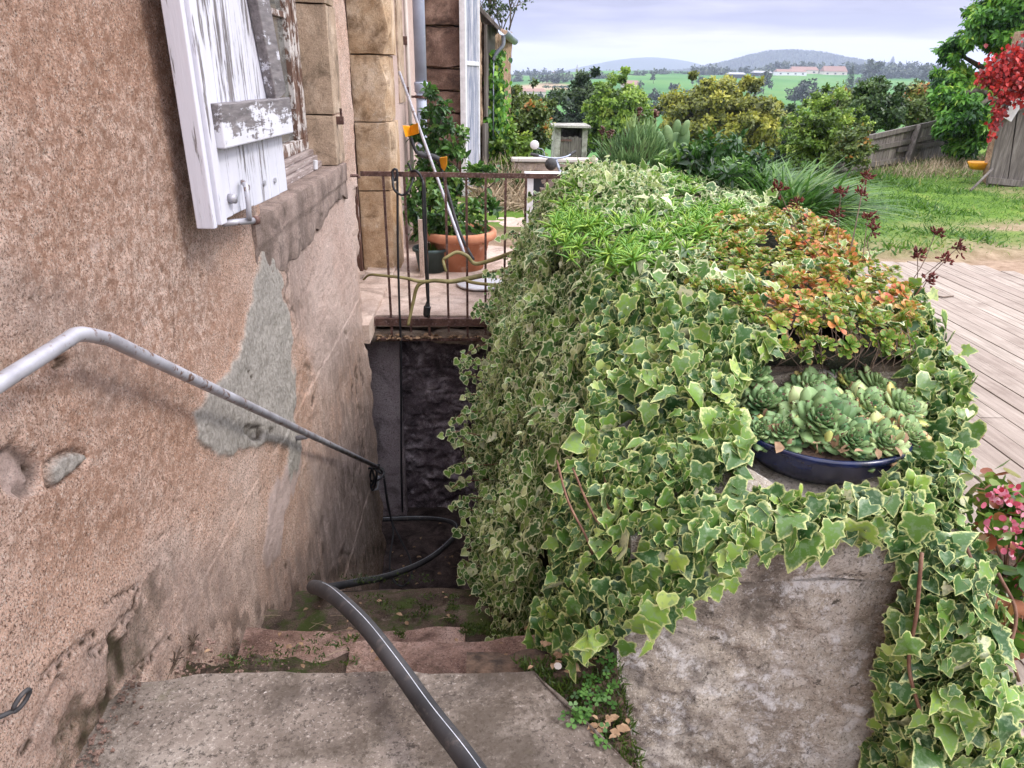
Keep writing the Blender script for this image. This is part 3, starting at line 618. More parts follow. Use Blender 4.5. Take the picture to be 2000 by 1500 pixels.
# foot of the wall: crumbled away along the slab
foot = sst(.075, .02, np.abs(ZZ-.41)+.06*fbm(YY*14, ZZ*14, 0, 4, 6))*sst(1.75, 1.3, YY)*vis
disp = disp-.014*foot; dark = np.maximum(dark, foot*(.55+.45*vn(YY*25, ZZ*25, 0, 2)))
dark = np.maximum(dark, .5*sst(.12, .0, np.abs(ZZ-(.19-.62*np.maximum(YY-1.6, 0))))*sst(1.2, 1.6, YY)*(vn(YY*14, ZZ*14, 0, 9) > .0))
disp = disp-.10*sst(4.90, 4.975, YY)*1.0-.03*sst(4.7, 4.97, YY)*(ZZ < 1.0)*(1+fbm(YY*6, ZZ*6, 0, 3, 4))
disp = disp+.03*sst(0, -1.5, ZZ)
moss = np.clip(sst(-.3, -1.7, ZZ)*.5+.35*foot, 0, 1)
# window opening Y 2.75..4.24, Z 1.22..3.0
cY, cZ = (Yl[:-1]+Yl[1:])/2, (Zl[:-1]+Zl[1:])/2
hole = ((cY[:, None] > 2.76) & (cY[:, None] < 4.26) & (cZ[None] > 1.17) & (cZ[None] < 3.0))
wv = np.stack([WX+disp, YY, ZZ], -1).reshape(-1, 3)
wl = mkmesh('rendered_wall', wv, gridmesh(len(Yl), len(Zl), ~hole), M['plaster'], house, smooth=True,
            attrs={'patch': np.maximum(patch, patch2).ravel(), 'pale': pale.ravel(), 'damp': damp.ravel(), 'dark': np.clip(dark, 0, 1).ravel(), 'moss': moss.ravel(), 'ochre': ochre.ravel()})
def blank(o, names):
    n = len(o.data.vertices)
    for k in names:
        if k not in o.data.attributes: o.data.attributes.new(k, 'FLOAT', 'POINT').data.foreach_set('value', np.zeros(n, np.float32))
    return o
# wall core, end return and upper body of the house
core = MB().box((-4.5, -1.2, -2.1), (-1.12, 4.9, 5.4)); core.box((-1.12, 4.7, -2.1), (-.97, 4.93, 5.4)); core.box((-4.5, 6.66, -.1), (-1.17, 10.9, 5.4)).box((-1.5, 4.94, 3.0), (-.92, 6.64, 5.4)).box((-4.5, 4.91, -.1), (-1.45, 6.65, 5.4)); core.put('wall_core', M['plaster'], house)
rb('door_threshold', (-1.10, 4.93, -.12), (-.84, 6.65, .028), .04, .005, 71, 'terrace_stone', house, 4)
# window: reveal stones, frame, panes, sill
def slabx(name, a, b, seed, mat='surround_stone', amp=.0035, cell=.02): return rb(name, a, b, cell, amp, seed, mat, house, 7)
slabx('window_jamb', (-1.10, 4.235, 1.207), (-.838, 4.50, 1.475), 81); slabx('window_jamb', (-1.10, 4.24, 1.480), (-.835, 4.49, 2.02), 82); slabx('window_jamb', (-1.10, 4.235, 2.024), (-.838, 4.50, 3.0), 83)
slabx('window_jamb', (-1.10, 2.55, 1.20), (-.86, 2.76, 3.0), 84)
def silly(V):
    low = V[:, 2] < 1.12; cut = .07*fbm(V[:, 1]*4, 0, 0, 4, 3)-.02+.12*sst(3.8, 3.1, V[:, 1])
    V[:, 2] = np.where(low, V[:, 2]-cut*.6*sst(1.12, .95, V[:, 2]), V[:, 2]); V[:, 0] = np.where((V[:, 2] < 1.10) & (V[:, 0] > -.84), V[:, 0]-.008, V[:, 0]); return V
rb('window_sill', (-1.08, 2.62, .985), (-.826, 4.46, 1.205), .014, .006, 85, 'sill_stone', house, 7, silly)
wf = MB()
xw = -1.0
wf.box((xw-.05, 4.150, 1.30), (xw+.012, 4.232, 3.0)); wf.box((xw-.05, 2.77, 1.30), (xw+.012, 2.86, 3.0)); wf.box((xw-.05, 2.86, 1.30), (xw+.012, 4.15, 1.36)); wf.box((xw-.04, 3.46, 1.36), (xw+.016, 3.54, 3.0))
fr = wf.put('window_frame', M['frame_paint'], house, bevel=.003); blank(fr, ['peel'])
for (z0, z1, x1) in ((1.205, 1.238, -.925), (1.24, 1.268, -.945), (1.27, 1.298, -.965)):
    f_ = MB().box((-1.06, 2.78, z0), (x1, 4.232, z1)).put('sill_board', M['sill_wood'], house, bevel=.003); blank(f_, ['peel'])
s1 = MB(); s1.box((xw-.045, 4.055, 1.362), (xw+.004, 4.148, 3.0))
for z in (1.94, 2.45): s1.box((xw-.035, 3.542, z), (xw-.004, 4.054, z+.028)); s1.box((xw-.035, 2.862, z), (xw-.004, 3.458, z+.028))
o_ = s1.put('sash', M['frame_paint'], house, bevel=.002); blank(o_, ['peel'])
MB().box((xw-.03, 2.862, 1.362), (xw-.022, 3.458, 3.0)).put('window_pane', M['glass'], house); MB().box((xw-.03, 3.542, 1.362), (xw-.022, 4.054, 3.0)).put('window_pane', M['glass'], house)
MB().box((xw-.3, 2.7, 1.1), (xw-.28, 4.3, 3.1)).put('curtain', M['cream_wall'], house)
# iron shutter hook in the jamb
hk = MB(); p = at(664, 232, X=-.82); hk.box(p-np.array([.03, .012, .03]), p+np.array([.02, .012, .012])); hk.tube([p+np.array([.008, 0, 0]), p+np.array([.008, 0, .055])], .007); hk.put('shutter_pin', M['rust'], house, smooth=False)
p = at(684, 343, X=-.835); MB().tube([p, p+np.array([.05, 0, 0]), p+np.array([.055, 0, -.015])], .009).put('iron_stub', M['rust'], house)
# ---- shutter
L = at(420, 437, X=-.745); R_ = at(562, 371, Z=L[2]); R_ = np.array([R_[0], R_[1], L[2]])
ax = (R_-L)/np.linalg.norm(R_-L); wdt = np.linalg.norm(R_-L); nn = np.array([ax[1], -ax[0], 0]); 
if nn[0] < 0: nn = -nn
sh0 = L; HT = 1.75
def spt(u_, v_, w_): return sh0+ax*u_+np.array([0, 0, 1])*v_+nn*w_
def sbox(mb, u0, u1, v0, v1, w0, w1): return mb.obox(spt((u0+u1)/2, (v0+v1)/2, (w0+w1)/2), ax*(u1-u0)/2, np.array([0, 0, 1])*(v1-v0)/2, nn*(w1-w0)/2)
sm = MB(); npl = 7; us = np.linspace(.05, wdt, npl+1)
for i in range(npl): sbox(sm, us[i]+.0012, us[i+1]-.0012, .0+random.uniform(-.003, .003), HT, -.028+random.uniform(-.001, .001), 0.)
shut = sm.put('shutter', M['shutter_paint'], house, bevel=.0025)
zz = np.array([v.co[2] for v in shut.data.vertices]); shut.data.attributes.new('peel', 'FLOAT', 'POINT').data.foreach_set('value', ((zz-zz.min())/HT*.55).astype(np.float32))
st_ = sbox(MB(), -.016, .006, -.012, HT, -.046, .004); sbox(st_, .008, .048, -.006, HT, -.03, .0155)
o_ = st_.put('edge_batten', M['shutter_paint'], shut, bevel=.003); blank(o_, ['peel'])
cb = sbox(MB(), .052, wdt+.018, .192, .306, .001, .037); o_ = cb.put('cross_bar', M['shutter_worn'], shut, bevel=.004)
zz = np.array([v.co[2] for v in o_.data.vertices]); o_.data.attributes.new('peel', 'FLOAT', 'POINT').data.foreach_set('value', ((zz-zz.min())/(zz.max()-zz.min())*.75).astype(np.float32))
a_, b_ = spt(.568, .309, .018), spt(.30, 1.30, .018)
db = MB().bar(a_, b_, .11, .032, up=nn); o_ = db.put('diagonal_brace', M['shutter_worn'], shut, bevel=.004); o_.data.attributes.new('peel', 'FLOAT', 'POINT').data.foreach_set('value', np.full(len(o_.data.vertices), .75, np.float32))
ld = MB()
ld.tube([spt(.115, .05, .0), spt(.115, .05, .02)], .014, 10)
ld.tube(smoothpts([spt(.20, .085, .012), spt(.175, .075, .03), spt(.165, .03, .035), spt(.17, -.01, .03), spt(.20, -.03, .02)]), .008, 8)
ld.tube([spt(.10, -.018, -.02), spt(.20, -.028, .03)], .010, 8)
ld.put('catch', M['rail_paint'], shut, smooth=True)
MB().tube([spt(.20, -.028, .03), spt(.215, -.03, .037)], .013, 8).put('catch', M['rust'], shut, smooth=True)
for (u_, v_) in ((.26, .06), (.40, .055), (.50, .05)): MB().tube([spt(u_, v_, 0), spt(u_, v_, .006)], .009, 8).put('nail_head', M['rail_paint'], shut)
MB().tube([at(890, 0, X=-1)*0+spt(.2, 1.2, -.05), spt(.2, 1.2, -.06)], .01).put('shutter_stop', M['rust'], house)
# white cork-like stub on the sill
p = at(616, 330, Z=1.215); k_ = MB().tube([p, p+np.array([.004, 0, .045])], .0125, 10).put('peg', M['white_plastic'], smooth=False); tag(k_, 'short white plastic peg standing on the stone window sill', 'peg')
# ---- door jamb beyond the landing and the wall further on
jx0, jx1 = -1.14, -.80
for i, (z0, z1, w) in enumerate([(-.1, .72, .0), (.723, 1.30, .0), (1.303, 1.83, -.02), (1.833, 3.2, .01)]):
    def ch(V, w=w):
        V = V.copy(); V[:, 0] += w*(V[:, 0] > -1.0)-.04*sst(-.1, .0, V[:, 0]+.80-w)*(V[:, 1] < 6.66)*(1+.6*fbm(V[:, 2]*5, V[:, 1]*5, 0, 2, 3)); return V
    rb('door_jamb', (jx0, 6.60, z0), (jx1, 6.98, z1), .022, .0055, 90+i, 'dressed_stone', house, 5, ch)
MB().box((-1.20, 6.56, -.02), (-1.142, 6.64, 3.2)).put('door_frame', M['dark_wood'], house, bevel=.004)
MB().box((-1.42, 5.0, .03), (-1.38, 6.6, 3.0)).put('door', M['dark_wood'], house)
w2 = roughbox((-1.3, 6.985, -.1), (-.84, 10.9, 4.2), .08, .012, 95, 2.)
keepq = w2
o_ = mkmesh('further_wall', w2[0], w2[1], M['plaster'], house, smooth=True); blank(o_, ['patch', 'damp', 'dark', 'moss', 'ochre']); o_.data.attributes.new('pale', 'FLOAT', 'POINT').data.foreach_set('value', np.full(len(o_.data.vertices), .9, np.float32))
# small shuttered loophole in that wall
Pa, Pb = at(772, 60, X=-.83), at(802, 60, X=-.83)
o_ = rb('small_window', (-.90, 7.45, 1.42), (-.822, 7.95, 2.6), .03, .004, 97, 'surround_stone', house, 6)
MB().box((-.83, 7.98, 1.48), (-.79, 8.0, 1.56)).put('shutter_pin', M['rust'], house)
MB().box((-.83, 7.98, 1.95), (-.79, 8.0, 2.03)).put('shutter_pin', M['rust'], house)
# ---- downpipe
dp = empty('downpipe', (-.77, 8.3, 0), 'grey-blue plastic downpipe running down the house wall past the green shrub', 'downpipe')
q0 = at(817, 0, Y=8.3); q1 = at(829, 420, Y=8.3)
mb = MB().tube([(q0[0], 8.3, 3.3), (q0[0], 8.3, 1.55)], .062, 16); mb.tube([(q0[0], 8.3, 1.58), (q1[0]-.01, 8.3, .02)], .055, 16); mb.put('pipe', M['pvc'], dp, smooth=True)
MB().lathe((q0[0], 8.3, 1.50), [(.06, 0), (.072, .01), (.072, .07), (.075, .08), (.075, .1), (.06, .11)], 18).put('socket_collar', M['pvc'], dp, smooth=True)
MB().tube([(q0[0]-.14, 8.3, 1.46), (q0[0], 8.3, 1.46)], .012).lathe((q0[0], 8.3, 1.445), [(.062, 0), (.068, .0), (.068, .03), (.062, .03)], 16).put('wall_bracket', M['rust'], dp)
MB().tube([(q0[0]-.06, 8.25, .95), (q0[0]+.10, 8.25, .95)], .03, 10).put('clip', M['pvc'], dp)
cpp = MB().tube([(-.80, 8.02, 3.3), (-.79, 8.02, .05)], .02, 8).put('thin_pipe', M['cream_wall'], smooth=True); tag(cpp, 'thin cream pipe running down the wall left of the grey downpipe', 'pipe')
# ================================================================== BARN
barn = empty('barn', (-.3, 11, 0), 'brown block barn with a tall peeling white door and a stone lean-to under a gutter', 'barn')
zz0 = -.1; rs = np.random.default_rng(4)
for i, h in enumerate([.42, .36, .50, .29, .30, .52, .55, .5, .5]):
    def off(V, i=i): V = V.copy(); V[:, 1] += .03*vn(V[:, 2]*3, V[:, 0]*4, 0, i); return V
    rb('wall_block', (-1.2, 10.95, zz0), (-.33, 11.35, zz0+h-.006), .03, .018, 100+i, 'block_stone', barn, 5, off); zz0 += h
MB().box((-1.15, 11.05, -.1), (-.45, 11.4, 3.8)).put('mortar', M['annex_stone'], barn)
e0 = np.array([-.335, 10.90, 0]); e1 = at(934, 366, Z=0.); dv = (e1-e0); ln = np.linalg.norm(dv); dv /= ln; nv_ = np.array([dv[1], -dv[0], 0])
def bpt(u_, z, w=0.): return e0+dv*u_+nv_*w+np.array([0, 0, z])
def bbox(mb, u0, u1, z0, z1, w0, w1): return mb.obox(bpt((u0+u1)/2, (z0+z1)/2, (w0+w1)/2), dv*(u1-u0)/2, nv_*(w1-w0)/2, np.array([0, 0, (z1-z0)/2]))
dm = MB(); ribs = 15
for i in range(ribs):
    a0 = .08+(ln-.16)*i/ribs; a1 = .08+(ln-.16)*(i+1)/ribs; am = (a0+a1)/2
    bbox(dm, a0, am, .06, 3.6, .0, .022); bbox(dm, am, a1, .06, 3.6, -.01, .006)
dr = dm.put('door', M['door_paint'], barn); blank(dr, ['peel'])
fm = bbox(MB(), -.0, .10, .02, 3.6, -.03, .05); bbox(fm, ln-.07, ln, .02, 3.6, -.03, .035); bbox(fm, .10, ln-.07, 1.80, 1.86, .024, .036); bbox(fm, .1, ln-.07, .02, .07, 0, .03)
o_ = fm.put('door_rail', M['white_plastic'], dr, bevel=.004)
Va, Qa = roughbox((0, 0, 0), (.34, .45, 3.7), .05, .03, 120, 5)
Va = bpt(0, 0)+Va[:, 0, None]*dv+Va[:, 1, None]*(-nv_)+Va[:, 2, None]*np.array([0, 0, 1])+dv*(ln+.004)
mkmesh('stone_pier', Va, Qa, M['annex_stone'], barn, smooth=True)
Va, Qa = roughbox((0, 0, 0), (3.2, .4, 2.45), .06, .03, 121, 4)
b0 = bpt(ln+.35, 0, -.02); Va = b0+Va[:, 0, None]*dv+Va[:, 1, None]*(-nv_)+Va[:, 2, None]*np.array([0, 0, 1])
mkmesh('lean_to_wall', Va, Qa, M['annex_stone'], barn, smooth=True)
mb = MB()
for z0, z1, u_ in ((1.05, 2.4, .5), (.2, .95, .35)): bbox(mb, ln+u_, ln+u_+.75, z0, z1, -.0, .04)
mb.put('plank_shutter', M['grey_wood'], barn); blank(bpy.data.objects['plank_shutter'], ['rnd'])
# lean-to roof and gutter: eave seen end-on, sloping down away from the barn
ue = ln+.18; rf = MB()
ea = at(940, 45, Y=12.35); eb = at(975, 85, Y=12.35)
lo_ = np.array([.30, 12.55, 2.25]);
for k in range(9):
    y_ = 12.45+k*.42
    rf.add([(-.35, y_, 2.82), (.18, y_, 2.33), (.18+.085*.42, y_+.41, 2.33), (-.35+.085*.42, y_+.41, 2.82), (-.35, y_, 2.88), (.21, y_, 2.37), (.21+.036, y_+.41, 2.37), (-.31, y_+.41, 2.88)], [(0, 1, 2, 3), (7, 6, 5, 4), (0, 4, 5, 1), (1, 5, 6, 2), (2, 6, 7, 3), (3, 7, 4, 0)])
rf.put('roof', M['grey_wood'], barn); blank(bpy.data.objects['roof'], ['rnd'])
gv = []; gf = []
for i in range(2):
    for k in range(9):
        a = pi+pi*k/8; y_ = 12.42+i*3.9; gv.append((.265+i*.32+.075*cos(a), y_, 2.33+.08*sin(a)))
for k in range(8): gf.append((k, k+1, 10+k, 9+k))
gt = mkmesh('gutter', gv, gf, M['galv'], barn, smooth=True); s_ = gt.modifiers.new('s', 'SOLIDIFY'); s_.thickness = .006
MB().tube(smoothpts([(.27, 12.55, 2.26), (.27, 12.58, 2.12), (.17, 12.6, 2.0), (.12, 12.62, 1.9)]), .03, 8).tube([(.12, 12.62, 1.92), (.12, 12.62, .7)], .012, 6).put('gutter_outlet', M['galv'], gt, smooth=True)
# ================================================================== PARAPET, PILLAR, PLANTER
par = empty('parapet_wall', (.9, 3.5, 0), 'thick rubble parapet wall beside the cellar stairs, buried under ivy and stonecrop', 'wall')
rb('wall_face', (.42, 1.95, -2.05), (1.36, 5.3, .92), .05, .02, 130, 'rubble', par, 5)
def widen(V): V = V.copy(); V[:, 0] += (V[:, 0] > 1.2)*sst(2.4, 5.4, V[:, 1])*.85; return V
rb('end_stone', (.44, 1.905, .0), (1.34, 1.97, .90), .02, .014, 139, 'pillar_stone', par, 6)
rb('planter_edge', (1.05, 2.1, -.05), (1.42, 6.2, .88), .06, .02, 131, 'rubble', par, 5, widen)
rb('planter_edge', (.45, 5.3, -.05), (2.2, 6.3, .82), .06, .02, 133, 'rubble', par, 5)
u_, v_ = np.meshgrid(np.linspace(0, 1, 60), np.linspace(0, 1, 90), indexing='ij')
ty = 2.0+4.2*v_; tx = .46+u_*(.9+.75*sst(2.4, 5.4, ty)); tz = .90+.10*np.sin(pi*u_)+.03*fbm(tx*4, ty*4, 0, 3, 3)
topz = lambda x, y: .90+.10*np.sin(pi*np.clip((x-.46)/(.9+.75*sst(2.4, 5.4, y)), 0, 1))
mkmesh('planting_soil', np.stack([tx, ty, tz], -1).reshape(-1, 3), gridmesh(60, 90), M['soil'], par, smooth=True)
pil = empty('stone_pillar', (.7, 1.6, 0), 'squat weathered stone pillar with lichen carrying the blue bowl of houseleeks', 'pillar')
def worn(V):
    V = V.copy(); fr_m = V[:, 1] < 1.37; V[:, 1] += fr_m*(.0035*fbm(V[:, 0]*55, V[:, 2]*55, 0, 3, 19)+.010*sst(.25, .7, fbm(V[:, 0]*16, V[:, 2]*16, 0, 3, 23))); V[:, 1] += .02*sst(.2, .6, V[:, 2])*(V[:, 1] < 1.5)+.006*fbm(V[:, 0]*14, V[:, 2]*14, 0, 4, 9)*(V[:, 1] < 1.5); return V
rb('block', (.315, 1.335, -.05), (1.14, 1.95, .605), .007, .009, 140, 'pillar_stone', pil, 5, worn)
rb('cap_stone', (.325, 1.33, .612), (1.13, 1.96, .738), .010, .011, 141, 'pillar_stone', pil, 6)
for (c, r_, sd_) in ((at(1400, 965, Y=1.50), (.13, .10, .075), 5), (at(1215, 830, Y=1.88), (.08, .09, .15), 6)):
    mb = MB().ball(c, r_, 24, 16); V = np.array(mb.v); d = (V-c); V = V+d*.22*fbm(V[:, 0]*9, V[:, 1]*9, V[:, 2]*9, 4, sd_)[:, None]
    mkmesh('boulder', V, mb.f, M['pillar_stone'], pil, smooth=True)
# earth wedge with moss between slab and pillar
u_, v_ = np.meshgrid(np.linspace(-.05, .318, 50), np.linspace(.3, 1.42, 90), indexing='ij')
hz = .345+.02*fbm(u_*9, v_*9, 0, 3, 3)+.02*sst(.05, .25, u_)
er = mkmesh('earth', np.stack([u_, v_, hz], -1).reshape(-1, 3), gridmesh(50, 90), M['soil'], loc=(.2, 1., .34), smooth=True); tag(er, kind='structure')
# ================================================================== DECK
deck = empty('wooden_deck', (3.5, 4, -.04), None, None); deck['kind'] = 'structure'
x = 1.55; i = 0
while x < 7.0:
    w = .142; yend = 6.95+.05*random.random() if x < 4.75 else 6.95-(x-4.75)*1.6
    y0 = .2
    cuts = [y0, random.uniform(2, 4.2), yend] if yend > 4.5 else [y0, max(yend, 1)]
    for a, b in zip(cuts[:-1], cuts[1:]):
        z = .02+random.uniform(-.002, .003); pb = MB().box((x, a+.002, z-.03), (x+w-.009, b-.002, z), jit=.0015)
        o_ = pb.put('deck_board', M['deck_wood'], deck); o_.data.attributes.new('rnd', 'FLOAT', 'POINT').data.foreach_set('value', np.full(8, random.random(), np.float32))
    x += w; i += 1
MB().box((1.5, .3, -.05), (7.0, 4.0, -.03)).box((1.5, 4.0, -.05), (5.3, 6.2, -.031)).put('deck_joist', M['dark_wood'], deck)
# ================================================================== RAILS AND PIPES
hr = empty('handrail', (-.77, 1.34, 1.2), 'bent tubular handrail in chipped pale paint fixed to the rendered wall above the steps', 'handrail')
B0 = at(166, 640, X=-.77); B1 = at(747, 917, X=-.77); A0 = np.array([-.77, .2, B0[2]+.0])
mid1 = B0+np.array([0, -.075, -.002]); mid2 = B0+(B1-B0)*.022
B0b = B0+np.array([0, -.02, -.006])
MB().tube([A0, A0+(mid1-A0)*.5, mid1]+smoothpts([mid1, B0b, mid2], 6)[1:-1]+[mid2, (B0+B1)/2, B1], .0147, 16).put('rail_tube', M['rail_paint'], hr, smooth=True)
c1 = at(570, 857, X=-.86); c2 = at(603, 853, X=-.775)
MB().tube([c1, c2-np.array([.01, 0, 0]), c2+np.array([0, 0, .012])], .011, 10).put('bracket', M['rail_paint'], hr, smooth=True)
MB().tube([B1+np.array([-.09, -.22, -.05]), B1+np.array([-.01, -.20, -.045]), B1+np.array([0, -.2, .06])], .011, 10).put('bracket', M['rail_paint'], hr, smooth=True)
rg = empty('railing', (-.2, 5.2, 0), 'rusty brown iron railing of thin square bars along the landing edge', 'railing')
RY = 5.19; zt = at(900, 341, Y=RY)[2]
xs_px = [749, 790, 829, 870, 910, 948, 987, 1027, 1068]
MB().bar((-.875, RY, zt), (.72, RY, zt-.006), .010, .034).put('top_rail', M['rust'], rg, bevel=.002)
MB().bar((-.86, RY, -.005), (.5, RY, -.008), .045, .008).bar((-.86, RY-.024, -.03), (.5, RY-.024, -.03), .006, .055).put('angle_iron', M['rust'], rg)
MB().bar((-.84, RY-.02, -.165), (.5, RY-.02, -.170), .03, .018).put('bottom_rail', M['rust'], rg)
for px in xs_px:
    X_ = at(px, 350, Y=RY)[0]; MB().bar((X_, RY-.002, -.16), (X_+random.uniform(-.003, .003), RY, zt), .0165, .0165, up=(0, 1, 0)).put('baluster', M['rust'], rg)
# big black water pipe over the steps
def pth(l): return smoothpts([at(a, b, **k) for a, b, k in l], 10)
hp = empty('water_pipe', (0, .9, .4), 'thick black water pipe with a white stripe arching over the steps', 'pipe')
pts = pth([(965, 1560, dict(Y=.86)), (900, 1468, dict(Y=.98)), (838, 1388, dict(Y=1.10)), (775, 1300, dict(Y=1.24)), (712, 1220, dict(Y=1.40)), (655, 1166, dict(Y=1.56)), (622, 1148, dict(Y=1.70))])
pts2 = pth([(622, 1148, dict(Y=1.70)), (612, 1146, dict(Y=1.78)), (618, 1150, dict(Y=1.95)), (640, 1148, dict(Y=2.7)), (700, 1137, dict(Y=3.1)), (762, 1124, dict(Y=3.5)), (826, 1098, dict(Y=3.95)), (870, 1066, dict(Y=4.3)), (893, 1036, dict(Y=4.6)), (880, 1019, dict(Y=4.85)), (830, 1012, dict(Y=5.0)), (752, 1014, dict(Y=4.98)), (735, 1016, dict(Y=4.96))])
pp = pts+pts2[1:]
MB().tube(pp, [.0212]*len(pts)+list(np.linspace(.0212, .020, 14))+[.020]*(len(pp)-len(pts)-14), 20).put('pipe', M['black_rubber'], hp, smooth=True)
def stripe(P, r, dirv, w):
    V = []; Fc = []
    for i, p in enumerate(P):
        t = P[min(i+1, len(P)-1)]-P[max(i-1, 0)]; t /= np.linalg.norm(t); d = dirv-np.dot(dirv, t)*t; d /= np.linalg.norm(d); s = np.cross(t, d)
        for a in (-w, w): V.append(p+(d*cos(a)+s*sin(a))*(r+.0006))
    for i in range(len(P)-1): Fc.append((2*i, 2*i+1, 2*i+3, 2*i+2))
    return V, Fc
V, Fc = stripe(pts[2:-3], .0212, np.array([.35, -.5, .9]), .035); mkmesh('white_stripe', V, Fc, M['white_stripe'], hp, smooth=True)
V, Fc = stripe(pts2[22:], .020, np.array([-.1, -.3, 1.]), .05); mkmesh('white_stripe', V, Fc, M['white_stripe'], hp, smooth=True)
# cables
def cable(name, label, l, r=.006, extra=None, g=None, mat='black_cable'):
    mb = MB().tube(pth(l), r, 8)
    for e in (extra or []): mb.tube(pth(e), r, 8)
    o_ = mb.put(name, M[mat], smooth=True); tag(o_, label, 'cable', g); return o_
Yk = dict(Y=5.15)
cable('cable', 'dark cable knotted on the railing top and hanging straight down into the cellar', [(777, 338, Yk), (771, 352, Yk), (766, 336, Yk), (773, 331, Yk), (776, 350, Yk), (777, 480, Yk), (780, 600, Yk), (783, 690, Yk), (784, 900, Yk), (786, 1000, dict(Y=5.25))], .0085,
      [[(766, 345, Yk), (770, 370, dict(Y=5.12)), (785, 381, Yk), (798, 372, Yk), (806, 350, dict(Y=5.2)), (802, 330, dict(Y=5.22)), (797, 318, dict(Y=5.22))]])
pc = cable('power_cord', 'dark rubber extension cord doubled over the railing with its plug hanging down', [(800, 336, dict(Y=5.22)), (812, 334, Yk), (822, 345, Yk), (829, 370, Yk), (831, 440, Yk), (832, 520, Yk), (834, 570, Yk), (836, 592, Yk)], .009, [[(826, 352, dict(Y=5.13)), (828, 450, dict(Y=5.13)), (835, 530, dict(Y=5.13)), (837, 590, dict(Y=5.13))]])
a, b = at(836, 588, Y=5.14), at(833, 615, Y=5.14); MB().tube([a, a+(b-a)*.35, a+(b-a)*.4, b], [.012, .02, .028, .026], 10).tube([b, b+(b-a)*.12], .02, 8).put('plug', M['black_cable'], pc, smooth=False)
cable('cable', 'thin black cable drooping from the end of the handrail down onto the cellar floor', [(735, 912, dict(Y=4.55)), (748, 925, dict(Y=4.58)), (755, 965, dict(Y=4.6)), (762, 1005, dict(Y=4.65)), (768, 1040, dict(Y=4.6)), (762, 1085, dict(Y=4.4)), (764, 1125, dict(Y=4.2)), (785, 1145, dict(Y=4.15)), (803, 1125, dict(Y=4.2)), (800, 1090, dict(Y=4.4)), (783, 1055, dict(Y=4.6)), (766, 1020, dict(Y=4.8)), (757, 985, dict(Y=4.62)), (750, 935, dict(Y=4.56))], .007)
bu = cable('cable_bundle', 'tangled black cord wound round the lower end of the handrail', [(722, 905, dict(Y=4.42)), (738, 912, dict(Y=4.5)), (750, 922, dict(Y=4.48)), (742, 935, dict(Y=4.42)), (728, 940, dict(Y=4.42)), (716, 930, dict(Y=4.4)), (720, 915, dict(Y=4.4)), (735, 920, dict(Y=4.36)), (733, 945, dict(Y=4.4)), (727, 957, dict(Y=4.4)), (722, 940, dict(Y=4.4)), (728, 915, dict(Y=4.4)), (745, 925, dict(Y=4.4))], .008, [[(718, 925, dict(Y=4.45)), (722, 950, dict(Y=4.4)), (731, 935, dict(Y=4.38)), (727, 912, dict(Y=4.4)), (741, 908, dict(Y=4.45))]])
# iron ring in the wall near the slab
c = at(42, 1368, X=-.80); ex = np.array([.25, 1, .15]); ex /= np.linalg.norm(ex); ez = np.array([.3, 0, 1]); ez /= np.linalg.norm(ez)
rp = [c+.0155*(ex*cos(t)*1.15+ez*sin(t)*.9) for t in np.linspace(-2.9, 3.0, 22)]
rg_ = MB().tube(rp, .0042, 8).tube([rp[0], rp[0]+np.array([-.06, -.03, -.012])], .0042, 8).put('iron_ring', M['black_rubber'], smooth=True); tag(rg_, 'small rusty iron eye ring sticking out low on the rendered wall', 'ring')
# forked branch caught between the bars
br = MB(); yb = 5.13
def bt(l, r0, r1): 
    p = pth(l); br.tube(p, list(np.linspace(r0, r1, len(p))), 8)
bt([(1010, 522, dict(Y=5.0)), (955, 535, dict(Y=yb)), (905, 546, dict(Y=yb)), (880, 550, dict(Y=yb)), (850, 548, dict(Y=yb)), (822, 550, dict(Y=yb)), (790, 543, dict(Y=5.15)), (745, 538, dict(Y=5.2)), (722, 537, dict(Y=5.25)), (710, 546, dict(Y=5.3))], .020, .008)
bt([(830, 549, dict(Y=yb)), (815, 560, dict(Y=yb)), (807, 590, dict(Y=yb)), (797, 636, dict(Y=5.1))], .015, .011)
bt([(905, 546, dict(Y=yb)), (930, 553, dict(Y=5.05)), (985, 558, dict(Y=4.9))], .013, .012)
bt([(1000, 494, dict(Y=5.0)), (960, 508, dict(Y=5.1)), (928, 515, dict(Y=5.12)), (912, 500, dict(Y=5.12)), (892, 493, dict(Y=5.14)), (872, 503, dict(Y=5.12)), (866, 508, dict(Y=5.12)), (868, 520, dict(Y=5.1)), (871, 530, dict(Y=5.1))], .016, .010)
tag(br.put('branch', M['bamboo'], smooth=True), 'cut olive-brown forked branches wedged between the railing bars', 'branch')
